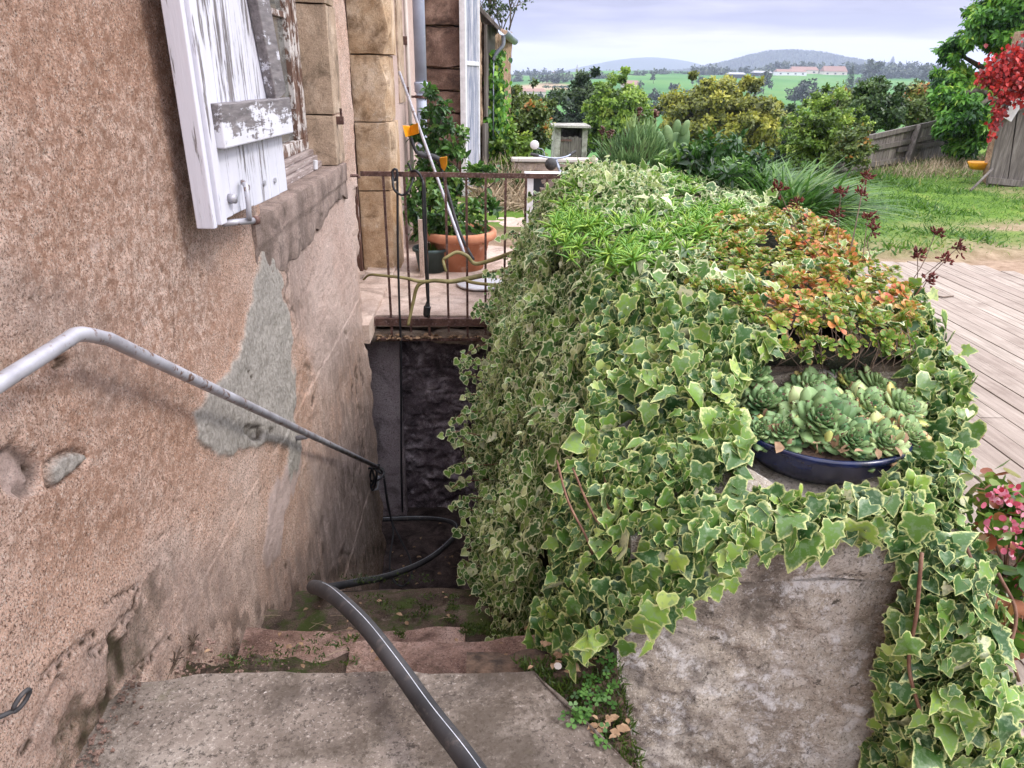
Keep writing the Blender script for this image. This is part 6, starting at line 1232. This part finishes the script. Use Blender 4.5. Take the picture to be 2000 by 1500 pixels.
# dried seed heads
def stalk(base, head, tone=0):
    rt = empty('dried_flower_stalk', base, tone, 'dried flower', 'dried stonecrop flower stalks'); base = np.array(base); head = np.array(head)
    MB().tube(smoothpts([base, (base+head)/2+r_.normal(size=3)*.008, head], 6), .0016, 5).put('stem', M['twig'], rt, smooth=True)
    mb = MB(); ax_ = (head-base)/np.linalg.norm(head-base)
    for k in range(11):
        d = ax_*.7+r_.normal(size=3)*.55; d /= np.linalg.norm(d); e = head+d*r_.uniform(.012, .028); mb.tube([head, e], .0012, 4)
        for _ in range(3): f_ = e+r_.normal(size=3)*.004; g_2 = d+r_.normal(size=3)*.35; mb.tube([f_, f_+g_2*.006, f_+g_2*.012], [.0025, .0035, .0006], 5)
    mb.put('seed_head', M['dead_head'], rt, smooth=True)
for (bx_, by_, hx_, hy_, Y0, Y1, lab) in [(1620, 520, 1521, 372, 2.5, 2.5, 'dried dark red seed head leftmost, standing alone above the stonecrop'), (1635, 500, 1642, 378, 2.7, 2.9, 'dried seed head against the lawn below the fence corner'), (1660, 500, 1690, 348, 2.6, 2.8, 'tallest dried red seed head, reaching highest against the lawn'), (1655, 510, 1682, 382, 2.55, 2.7, 'dried seed head just below the tallest one'), (1610, 470, 1628, 424, 2.7, 2.8, 'small dried seed head low over the green grass'), (1685, 505, 1694, 430, 2.5, 2.6, 'dried seed head directly above the orange stonecrop'), (1700, 500, 1704, 452, 2.5, 2.55, 'squat dried seed head nearest the stonecrop leaves'), (1765, 570, 1826, 458, 2.4, 2.5, 'dried seed head leaning right over the deck edge'), (1760, 580, 1868, 487, 2.35, 2.45, 'rightmost dried seed head over the wooden deck'), (1785, 560, 1792, 503, 2.4, 2.45, 'dried seed head with dark brown tips at the deck corner'), (1770, 590, 1845, 510, 2.35, 2.4, 'lower of the two dried seed heads leaning over the boards'), (1775, 600, 1810, 549, 2.3, 2.3, 'lowest dried seed head, drooping beside the deck boards'), (1575, 470, 1560, 400, 2.9, 2.95, 'dark dried seed head in front of the tall grass clump')]:
    stalk(at(bx_, by_, Y=Y0), at(hx_, hy_, Y=Y1), lab)
# ================================================================== BOWL AND HOUSELEEKS
bc = at(1607, 868, Z=.80); bc[0] += .0; BX, BY = at(1596, 822, Z=.845)[:2]; BZ = .738
bowl = empty('blue_bowl', (BX, BY, .738), 'shallow dark blue glazed bowl resting on top of the stone pillar', 'bowl')
# bowl top ring must sit at z about .80
MB().lathe((BX, BY, BZ), [(0, .004), (.15, .0), (.165, .004), (.215, .052), (.232, .092), (.238, .100), (.235, .110), (.226, .110), (.22, .095), (.20, .06), (.14, .03), (0, .02)], 48).put('bowl', M['blue_glaze'], bowl, smooth=True)
MB().lathe((BX, BY, BZ), [(.216, .090), (.12, .112), (0, .12)], 32).put('gravel_soil', M['soil'], bowl, smooth=True)
def T_sagl():
    V = []; v = []
    for (y, w, z) in [(0, .20, 0), (.35, .29, -.01), (.66, .33, -.015), (.87, .20, 0), (1.0, .01, .03)]:
        V += [(-w, y, z+.05), (0, y, z+.085 if y < .9 else z), (w, y, z+.05), (0, y, z-.07)]; v += [y, y, y, y]
    Fc = [(4*i+k, 4*i+(k+1) % 4, 4*i+4+(k+1) % 4, 4*i+4+k) for i in range(4) for k in range(4)]
    return np.array(V), Fc, np.array(v)
HL = [(1492, 790, 1.68, .062, 'blue-green houseleek rosette at the left rim of the blue bowl'), (1600, 825, 1.64, .078, 'largest houseleek rosette, tight and dark, at the front of the blue bowl'), (1530, 838, 1.60, .042, 'small houseleek rosette between the left rim and the largest rosette'), (1485, 838, 1.64, .034, 'tiny houseleek rosette low at the left front rim'), (1662, 858, 1.56, .050, 'houseleek rosette right of the largest one with yellowing leaves'), (1720, 860, 1.58, .052, 'houseleek rosette at the right front rim of the bowl'), (1755, 800, 1.66, .058, 'orange-tinged houseleek rosette at the right rim'), (1690, 800, 1.68, .060, 'pale houseleek rosette in the right middle of the bowl'), (1590, 765, 1.76, .055, 'pale green houseleek rosette at the back left of the bowl'), (1650, 745, 1.80, .058, 'greyish houseleek rosette at the very back of the bowl'), (1715, 760, 1.78, .054, 'bleached houseleek rosette at the back right of the bowl'), (1770, 845, 1.62, .040, 'small houseleek rosette squeezed against the right rim'), (1550, 790, 1.70, .045, 'small houseleek rosette behind the left rim'), (1640, 800, 1.70, .050, 'brownish houseleek rosette in the middle of the bowl')]
for k, (x, y, Y, R0, lab) in enumerate(HL):
    c = at(x, y, Y=Y); c[2] = .862+.03*max(0, 1-math.hypot(x-1615, (y-800)*2)/160); c = c+np.array([-.012, 0, 0]); R0 *= 1.4; c = at(x, y, Z=c[2])
    up = np.array([(c[0]-BX)*2.0, -.55+(c[1]-BY)*1.0, 1.]); p_, n_, t_, z_, q_ = rosette_pts(c-np.array([0, 0, .012]), up, 50, R0, .014, .10, 1.30, 900+k)
    n_2 = len(p_); base_t = .28 if x < 1680 else .42
    rn = np.clip([base_t-.12*q+.12*r_.normal()+(.5 if (r_.random() < (.08 if x < 1640 else .28) and q < .45) else 0) for q in q_], 0, 1)
    o_ = scatter('houseleek', T_sagl(), np.array(p_), np.array(n_), np.array(t_), np.array(z_), M['houseleek_leaf'], rnd=rn, loc=c); tag(o_, lab, 'succulent', 'houseleek rosettes in the blue bowl')
kx = at(1475, 735, Y=1.86); p_, n_, t_, z_, q_ = rosette_pts(kx, np.array([-.2, -.6, 1]), 34, .055, .01, .15, 1.3, 77)
o_ = scatter('houseleek', T_sagl(), np.array(p_), np.array(n_), np.array(t_), np.array(z_), M['houseleek_leaf'], rnd=np.clip(rng.normal(.2, .1, len(p_)), 0, 1), loc=kx); tag(o_, 'deep green houseleek rosette behind and above the left rim of the bowl', 'succulent', 'houseleek rosettes in the blue bowl')
m = 260; a_ = rng.random(m)*2*pi; rr = .222*np.sqrt(rng.random(m)); sc2 = np.c_[BX+rr*np.cos(a_), BY+rr*np.sin(a_), .845+.03*rng.random(m)]
o_ = scatter('withered_leaves', T_leaf(.5), sc2, rng.normal(size=(m, 3))*.5+[0, 0, 1], rng.normal(size=(m, 3)), .022+.018*rng.random(m), M['dry_leaf'], bowl); o_['kind'] = 'stuff'
m = 46; a_ = rng.random(m)*2*pi; rr = .22*np.sqrt(rng.random(m)); sc2 = np.c_[BX+rr*np.cos(a_), BY+rr*np.sin(a_), .86+.03*rng.random(m)]
o_ = scatter('loose_leaves', T_sagl(), sc2, rng.normal(size=(m, 3))*.4+[0, -.5, 1], rng.normal(size=(m, 3))*.6+[0, -.2, .6], .026+.012*rng.random(m), M['houseleek_leaf'], bowl, rnd=rng.uniform(.5, 1, m)); o_['kind'] = 'stuff'
# ================================================================== PLANTER PLANTS
def blades(name, label, cat, c, Rxy, n, L_, mat, w=.03, lean=.5, seed=1, curl=.7, kind=None, zj=.0):
    r = np.random.default_rng(seed); a = r.random(n)*2*pi; q = np.sqrt(r.random(n)); P = np.c_[c[0]+Rxy[0]*q*np.cos(a), c[1]+Rxy[1]*q*np.sin(a), np.full(n, c[2])+zj*r.normal(size=n)]
    o2 = np.c_[np.cos(a), np.sin(a), np.zeros(n)]*(q*lean)[:, None]+r.normal(size=(n, 3))*.18; T = o2+np.array([0, 0, 1.]); Nn = -o2*1.0+np.array([0, 0, .5])+r.normal(size=(n, 3))*.15
    return scatter(name, T_blade(5, w, curl), P, Nn, T, L_*(.55+.6*r.random(n)), mat, rnd=np.clip(r.normal(.45, .25, n), 0, 1), loc=c)
ic = at(1520, 420, Y=4.9); ic[2] = .82
o_ = blades('grass_clump', '', '', (ic[0], 4.9, .80), (.34, .42), 1500, .48, M['iris_blade'], .022, .75, 5); tag(o_, 'arching clump of strappy green grass leaves at the right end of the planter', 'plant')
ic2 = at(1410, 370, Y=5.4)
o_ = blades('grass_clump', '', '', (ic2[0], 5.5, .85), (.35, .35), 1100, .42, M['iris_blade'], .020, .6, 6); tag(o_, 'strappy green grass clump left of the larger arching one', 'plant')
# lavender
lc = at(1235, 315, Y=5.3); lv = empty('lavender', (lc[0], 5.3, .9), 'narrow-leaved grey-green lavender bush on the far end of the parapet', 'shrub'); n = 1700
r = np.random.default_rng(8); C, P, Nn, T, tone = crown((lc[0], 5.3, 1.16), (.24, .24, .17), 60, .07, n, 4, .5, .4); T = (P-np.array([lc[0], 5.3, .88]))+r.normal(size=(n, 3))*.06
scatter('foliage', T_blade(2, .05, .3), P, r.normal(size=(n, 3)), T, .075+.03*r.random(n), M['lavender_leaf'], lv, rnd=tone, smooth=False)
mb = MB()
for k in range(60): mb.tube([(lc[0]+r.normal()*.03, 5.3+r.normal()*.03, .9), C[k]], .003, 4)
mb.put('stems', M['twig'], lv)
for (x, y, Y) in ((1249, 218, 5.6), (1281, 222, 5.6), (1193, 262, 5.3), (1222, 262, 5.4), (1176, 255, 5.4)):
    hd = at(x, y, Y=Y); rt = empty('dried_spike', (hd[0], Y, .95), {1249: 'dark dried flower spike standing left of a matching one above the lavender', 1281: 'dark dried flower spike nearest the cactus', 1193: 'lower dark dried flower spike at the left of the lavender', 1222: 'short dark dried flower spike in the middle of the lavender', 1176: 'faint dried flower spike leftmost over the lavender'}[x], 'dried flower', 'dried flower spikes')
    MB().tube([(hd[0]+.02, Y, .95), hd], .003, 5).put('stem', M['twig'], rt); mb = MB()
    for k in range(16): q = hd+np.array([r.normal()*.010, r.normal()*.010, -.005+.055*k/16-.02]); mb.ball(q, (.011, .011, .008), 6, 4)
    mb.put('flower_head', M['dark_wood'], rt, smooth=True)
# prickly pear
cc = at(1318, 318, Y=5.3); ca = empty('cactus', (cc[0], 5.3, .9), 'small prickly pear cactus with upright oval pads behind the lavender', 'cactus')
for (x, y, rx, rz, tl_) in [(1300, 292, 13, 22, -.1), (1318, 282, 14, 24, .05), (1335, 275, 12, 26, .1), (1305, 262, 10, 18, -.35), (1322, 250, 9, 16, .0), (1338, 250, 8, 16, .35), (1290, 270, 8, 15, -.5), (1330, 300, 14, 22, .3), (1296, 305, 12, 18, -.4)]:
    c = at(x, y, Y=5.3+random.uniform(-.06, .06)); k = 5.0/1400; mb = MB().ball((0, 0, 0), (rx*k, .012, rz*k), 14, 10); V = np.array(mb.v); R2 = np.array([[cos(tl_), 0, sin(tl_)], [0, 1, 0], [-sin(tl_), 0, cos(tl_)]]); V = V@R2.T+c
    o_ = mkmesh('pad', V, mb.f, M['cactus_skin'], ca, smooth=True); at_ = o_.data.attributes.new('rnd', 'FLOAT', 'POINT'); at_.data.foreach_set('value', np.full(len(V), random.uniform(.0, .45), np.float32)); o_.data.attributes.new('v', 'FLOAT', 'POINT')
mb = MB().tube([(cc[0], 5.3, .88), (cc[0], 5.3, 1.05)], .02, 8).put('stem', M['bark'], ca)
for i_, (x, y, rx, hh, Yc, lab) in enumerate([(1400, 318, 75, .22, 5.3, 'leafy green perennial between the cactus and the grass clump'), (1360, 330, 60, .2, 4.9, 'low leafy perennial in front of the cactus')]):
    c = at(x, y, Y=Yc); bush('leafy_perennial', lab, 'plant', (c[0], Yc, .85), [(c, (rx*Yc/1400, .3, hh*.7))], M['shrub_leaf'], 1500, .07, tpl=T_leaf(.22), seed=30+i_, stems=14, sr=.004)
# begonia in pot
bg_ = at(1985, 1060, Y=1.75); bp = empty('flower_pot', (bg_[0]+.03, 1.78, 0), 'terracotta flower pot half hidden behind the trailing ivy at the right edge', 'pot')
pz = at(1970, 1130, Y=1.75)[2]; MB().lathe((bg_[0]+.05, 1.80, 0), [(0, .01), (.11, .01), (.12, 0), (.155, pz-.06), (.175, pz-.055), (.178, pz), (.165, pz), (.16, pz-.04)], 32).put('pot_body', M['terracotta'], bp, smooth=True)
MB().lathe((bg_[0]+.05, 1.80, pz-.04), [(.16, 0), (0, .01)], 20).put('potting_soil', M['soil'], bp)
def T_round():
    n = 9; V = [(0, .45, -.03)]+[(.48*sin(2*pi*k/n), .5-.5*cos(2*pi*k/n), .05) for k in range(n)]; return np.array(V), [(0, 1+k, 1+(k+1) % n) for k in range(n)], np.array([0]+[1]*n)
bc_ = at(1975, 1020, Y=1.8)
bgn = bush('begonia', 'pink-flowered begonia with round glossy leaves beside the deck', 'plant', (bg_[0]+.05, 1.80, pz-.03), [(bc_+np.array([.03, 0, 0]), (.15, .14, .14)), (at(1925, 985, Y=1.8), (.06, .08, .06)), (at(1965, 1100, Y=1.7), (.12, .1, .12)), (at(1990, 1210, Y=1.65), (.08, .08, .1))], M['begonia_leaf'], 420, .046, tpl=T_round(), seed=40, stems=12, stemmat='red_stem', sr=.004)
fl = np.repeat(np.array([at(x, y, Y=1.66) for x, y in [(1945, 962), (1935, 975), (1970, 968), (1985, 960), (1992, 985), (1930, 1028), (1965, 1032), (1975, 1035), (1985, 1040), (1990, 1065), (1975, 1080), (1995, 1140), (1960, 975), (1990, 1010)]]), 7, 0); m = len(fl)
scatter('flowers', T_round(), fl+rng.normal(size=(m, 3))*.010, rng.normal(size=(m, 3))+[0, -1, .6], rng.normal(size=(m, 3)), .012+.010*rng.random(m), M['pink_petal'], bgn)
# black tangled thing by the pot foot
mb = MB(); c0 = at(1955, 1385, Z=.03)
for k in range(9): mb.tube(smoothpts([c0+rng.normal(size=3)*[.05, .05, 0]+[0, 0, .01], c0+rng.normal(size=3)*[.06, .06, .02]+[0, 0, .03], c0+rng.normal(size=3)*[.06, .06, .0]+[0, 0, .01]], 5), .007, 6)
o_ = mb.put('black_net', M['black_rubber'], smooth=True); tag(o_, 'crumpled black plastic netting on the paving behind the ivy', 'net')
pav2 = rb('side_paving', (1.12, -1, -.1), (3.2, 2.6, -.001), .08, .005, 160, 'terrace_stone', None, 3, loc=(2, 1, -.1)); tag(pav2, kind='structure')
# ================================================================== SMALL GROWTH ON THE STEPS
m = 5200; q1 = rng.normal(size=(m, 2)); mx = rng.uniform(.02, .33, m); my = rng.uniform(.95, 1.36, m); k = (mx > .10+(1.31-my)*.72+.0) & (fbm(mx*9, my*9, 0, 2, 3) > -.3); mx, my = mx[k], my[k]; m = len(mx)
P = np.c_[mx, my, np.full(m, .362)+.015*fbm(mx*9, my*9, 0, 2, 3)]; o_ = scatter('moss', T_blade(2, .09, .4), P, rng.normal(size=(m, 3)), rng.normal(size=(m, 3))*.7+[0, 0, 1], .014+.014*rng.random(m), M['moss_blade'], loc=(.2, 1.1, .35), rnd=rng.random(m)); tag(o_, 'soft green moss filling the gap between slab and pillar', 'moss', None, 'stuff')
def T_clover():
    V = []; Fc = []; v = []
    for k in range(3):
        a = 2*pi*k/3; b = len(V); d = np.array([cos(a), sin(a)]); s = np.array([-d[1], d[0]])
        for (u2, w2) in ((0, 0), (.55, .42), (1., .30), (.92, 0), (1., -.30), (.55, -.42)): p = d*u2+s*w2; V.append((p[0], p[1], .12*abs(w2))); v.append(u2)
        Fc.append(tuple(range(b, b+6)))
    return np.array(V), Fc, np.array(v)
m = 60; cp = np.array([at(x, y, Z=.39) for x, y in [(1135, 1355), (1150, 1350), (1128, 1390), (1140, 1405), (1175, 1345), (1185, 1360), (1160, 1330), (1170, 1440), (1180, 1310), (1195, 1290), (1120, 1400), (1165, 1365)]]).repeat(6, 0); m = len(cp)
o_ = scatter('clover', T_clover(), cp+rng.normal(size=(m, 3))*[.014, .014, .008], rng.normal(size=(m, 3))*.25+[0, -.3, 1], rng.normal(size=(m, 3))*[1, 1, .1], .008+.005*rng.random(m), M['clover_leaf'], loc=(.25, 1.1, .36)); tag(o_, 'small clover patch on the earth beside the slab', 'clover', None, 'stuff')
# moss on treads, litter
mo = []
for (x0, x1, y0, y1, Z_, n) in [(690, 1000, 1160, 1200, -.195, 1500), (780, 900, 1185, 1215, -.195, 700), (900, 1040, 1218, 1240, -.01, 900), (560, 700, 1240, 1262, .2, 380), (430, 700, 1262, 1300, .2, 700), (770, 790, 1225, 1245, .005, 160), (600, 900, 1120, 1140, -.4, 500)]:
    for _ in range(n):
        x, y = rng.uniform(x0, x1), rng.uniform(y0, y1)
        if fbm(x/26, y/12, 0, 3, 15) > .05: mo.append(at(x, y, Z=Z_+.004))
mo = np.array(mo); m = len(mo); o_ = scatter('moss', T_blade(2, .14, .5), mo, rng.normal(size=(m, 3)), rng.normal(size=(m, 3))*.8+[0, 0, 1], .008+.010*rng.random(m), M['moss_blade'], loc=(0, 1.9, -.1), rnd=rng.random(m)); tag(o_, 'patches of green moss growing on the upper steps', 'moss', None, 'stuff')
def litter(n, x0, x1, y0, y1, z, sz): return np.c_[rng.uniform(x0, x1, n), rng.uniform(y0, y1, n), np.full(n, z)+.006], np.full(n, sz)
Pl = []; Sz = []
for (n, *b, s_) in [(26, -.8, .2, 1.9, 2.2, -.2, .02), (24, -.8, .3, 2.3, 2.6, -.4, .02), (60, -.8, .2, 4.2, 5.3, -1.92, .028), (14, -.7, .2, 1.62, 1.85, .01, .018), (16, -.8, .1, 1.3, 1.6, .215, .016)]:
    p, s = litter(n, *b, s_); Pl.append(p); Sz.append(s)
p = np.c_[rng.uniform(-.8, .45, 190), rng.uniform(5.12, 5.22, 190), np.full(190, -.155)+.02*rng.random(190)]; Pl.append(p); Sz.append(np.full(190, .04))
for (n, x, y, s_) in ((14, 1100, 1270, 40), (20, 1190, 1420, 20), (14, 1120, 1300, 30)): Pl.append(np.array([at(x+rng.normal()*s_, y+rng.normal()*s_*.5, Z=.385) for _ in range(n)])); Sz.append(np.full(n, .022))
P = np.concatenate(Pl); m = len(P); o_ = scatter('leaf_litter', T_leaf(.4, .35), P, rng.normal(size=(m, 3))*.25+[0, 0, 1], rng.normal(size=(m, 3))*[1, 1, .15], np.concatenate(Sz)*(.6+.8*rng.random(m)), M['dry_leaf'], loc=(0, 2, -.5)); tag(o_, 'dry fallen leaf litter on the steps and landing edge', 'leaf litter', None, 'stuff')
mb = MB()
for _ in range(46):
    a = np.array([rng.uniform(-.8, .3), 0, 0]); st__ = random.choice([(1.35, 1.6, .21), (1.65, 1.85, .0), (1.95, 2.2, -.195), (4.3, 5.2, -1.92), (5.12, 5.2, -.15)]); a[1] = random.uniform(*st__[:2]); a[2] = st__[2]+.004; d = rng.normal(size=3)*[1, .5, .05]; d /= np.linalg.norm(d); l = random.uniform(.03, .10); mb.tube([a, a+d*l*.5+[0, 0, .004], a+d*l], .0009, 4)
o_ = mb.put('straw_bits', M['straw']); tag(o_, 'thin pale twigs and straw strewn on the steps', 'leaf litter', None, 'stuff')
# dry tufts in the corner of wall and step
tm = []
for (x, y, s_) in [(335, 1300, 24), (375, 1255, 20), (540, 1235, 10), (455, 1260, 12)]:
    a = at(x, y+8, X=-.80)
    for k in range(14): d = np.array([.25+rng.random()*.5, rng.normal()*.4, .6+rng.random()]); tm.append([a+rng.normal(size=3)*[.004, .02, .004], a+d*s_*.0008, a+d*s_*.0015+rng.normal(size=3)*.008])
mb = MB()
for p in tm: mb.tube(smoothpts(p, 3), .0016, 4)
o_ = mb.put('dry_tufts', M['twig']); tag(o_, 'dead brown stalks sprouting from the corner of wall and steps', 'dead stalks', None, 'stuff')
# rubble crumbs along wall foot
mb = MB()
for _ in range(700):
    y = random.uniform(.85, 1.62) if random.random() < .6 else random.uniform(1.34, 1.6); x = -.845+abs(rng.normal())*(.03 if y < 1.3 else .14); z = .386 if y < 1.3 else .198; s = .0012+.005*random.random()**3; mb.box((x, y, z), (x+s*1.6, y+s*1.4, z+s), jit=s*.45)
o_ = mb.put('mortar_crumbs', M['step_stone']); tag(o_, 'crumbled mortar and grit along the foot of the wall', 'rubble', None, 'stuff')
# scraps of white paper/lichen bits on the slab
for i_, (x, y, lab) in enumerate([(1082, 1303, 'pale fallen leaf on the step edge near the moss'), (515, 1355, 'tiny white paint flake lying on the slab left of centre')]):
    p = at(x, y, Z=.392); o_ = scatter('fallen_flake', T_round(), p[None], [[.2, -.2, 1]], [[1, .3, 0]], .02 if i_ == 0 else .008, M['cream_wall'], loc=p); tag(o_, lab, 'debris')
# ================================================================== LAWN
n = 85000; x = rng.uniform(1.9, 14, n); y = 5.8+rng.random(n)**1.3*12.5; dm_ = yardmask(x, y); k = (rng.random(n) > dm_*1.02) & ~((x < 5.4) & (y < 7.15)) & ~((x < 2.5) & (y < 6.6)); x, y = x[k], y[k]; n = len(x); z = terr(x, y)+.0; tall = .55+.9*np.clip(fbm(x*1.1, y*1.1, 0, 3, 40)+.35, 0, 1.2)
o_ = scatter('lawn_grass', T_blade(2, .10, .9), np.c_[x, y, z], rng.normal(size=(n, 3))*[1, 1, .2]+[0, -.3, .3], rng.normal(size=(n, 3))*[.6, .6, .1]+[0, 0, .8], .075*tall*(.6+.8*rng.random(n)), M['grass_blade'], rnd=np.clip(rng.normal(.45, .22, n)+.2*fbm(x*.8, y*.8, 0, 3, 44), 0, 1), loc=(6, 10, 0), smooth=False); tag(o_, 'short uneven green grass of the yard', 'grass', None, 'stuff')
# dry tall grass under the fence
n = 1700; t = rng.random(n); xx = 7.9+t*3.6+rng.normal(size=n)*.5; yy = 13.7+t*3.0+rng.normal(size=n)*.35
o_ = scatter('dry_grass', T_blade(3, .018, .6), np.c_[xx, yy, terr(xx, yy)], rng.normal(size=(n, 3)), rng.normal(size=(n, 3))*[.35, .35, 0]+[0, 0, 1], .08+.24*rng.random(n), M['straw'], loc=(9.5, 15, 0)); tag(o_, 'tall dry straw-coloured grass along the foot of the plank fence', 'grass', None, 'stuff')
n = 900; xx = rng.uniform(-.1, .75, n); yy = 9.8+rng.random(n)*2.2
o_ = scatter('dry_grass', T_blade(3, .02, .8), np.c_[xx, yy, terr(xx, yy)], rng.normal(size=(n, 3)), rng.normal(size=(n, 3))*[.9, .5, 0]+[.3, -.2, .6], .2+.4*rng.random(n), M['straw'], loc=(.3, 11, 0)); tag(o_, 'withered straw lying at the end of the pale paving', 'grass', None, 'stuff')
n = 2400; xx = np.concatenate([rng.uniform(.6, 3.2, n//2), rng.uniform(-.1, 1.2, n//2)]); yy = np.concatenate([rng.uniform(10.8, 13.5, n//2), rng.uniform(10.9, 12.6, n//2)])
o_ = scatter('weeds', T_clump(5, .4, 5), np.c_[xx, yy, terr(xx, yy)+.05+.25*rng.random(n)], rng.normal(size=(n, 3))+[0, 0, 1], rng.normal(size=(n, 3)), .10, M['bush_leaf'], loc=(1, 11.5, 0)); tag(o_, 'rank green weeds at the end of the yard', 'weeds', None, 'stuff')
# fallen twig on the deck
o_ = MB().tube(smoothpts([at(1825, 575, Z=.028), at(1840, 580, Z=.03), at(1862, 578, Z=.028)], 5), .006, 5).put('fallen_twig', M['twig'], smooth=True); tag(o_, 'small dark twig lying on the deck boards', 'twig')
# ================================================================== HAZE
hz0 = MB().box((-3200, -60, -60), (6000, 7600, 160)); m, nt, b, o = newmat('haze'); nt.nodes.remove(b); v = N(nt, 'ShaderNodeVolumePrincipled'); v.inputs['Color'].default_value = (.70, .79, 1., 1); v.inputs['Density'].default_value = .00024; v.inputs['Anisotropy'].default_value = .2
nt.links.new(v.outputs[0], o.inputs['Volume']); hz_o = hz0.put('haze', m, loc=(0, 0, 0)); tag(hz_o, kind='stuff'); hz_o.display_type = 'WIRE'
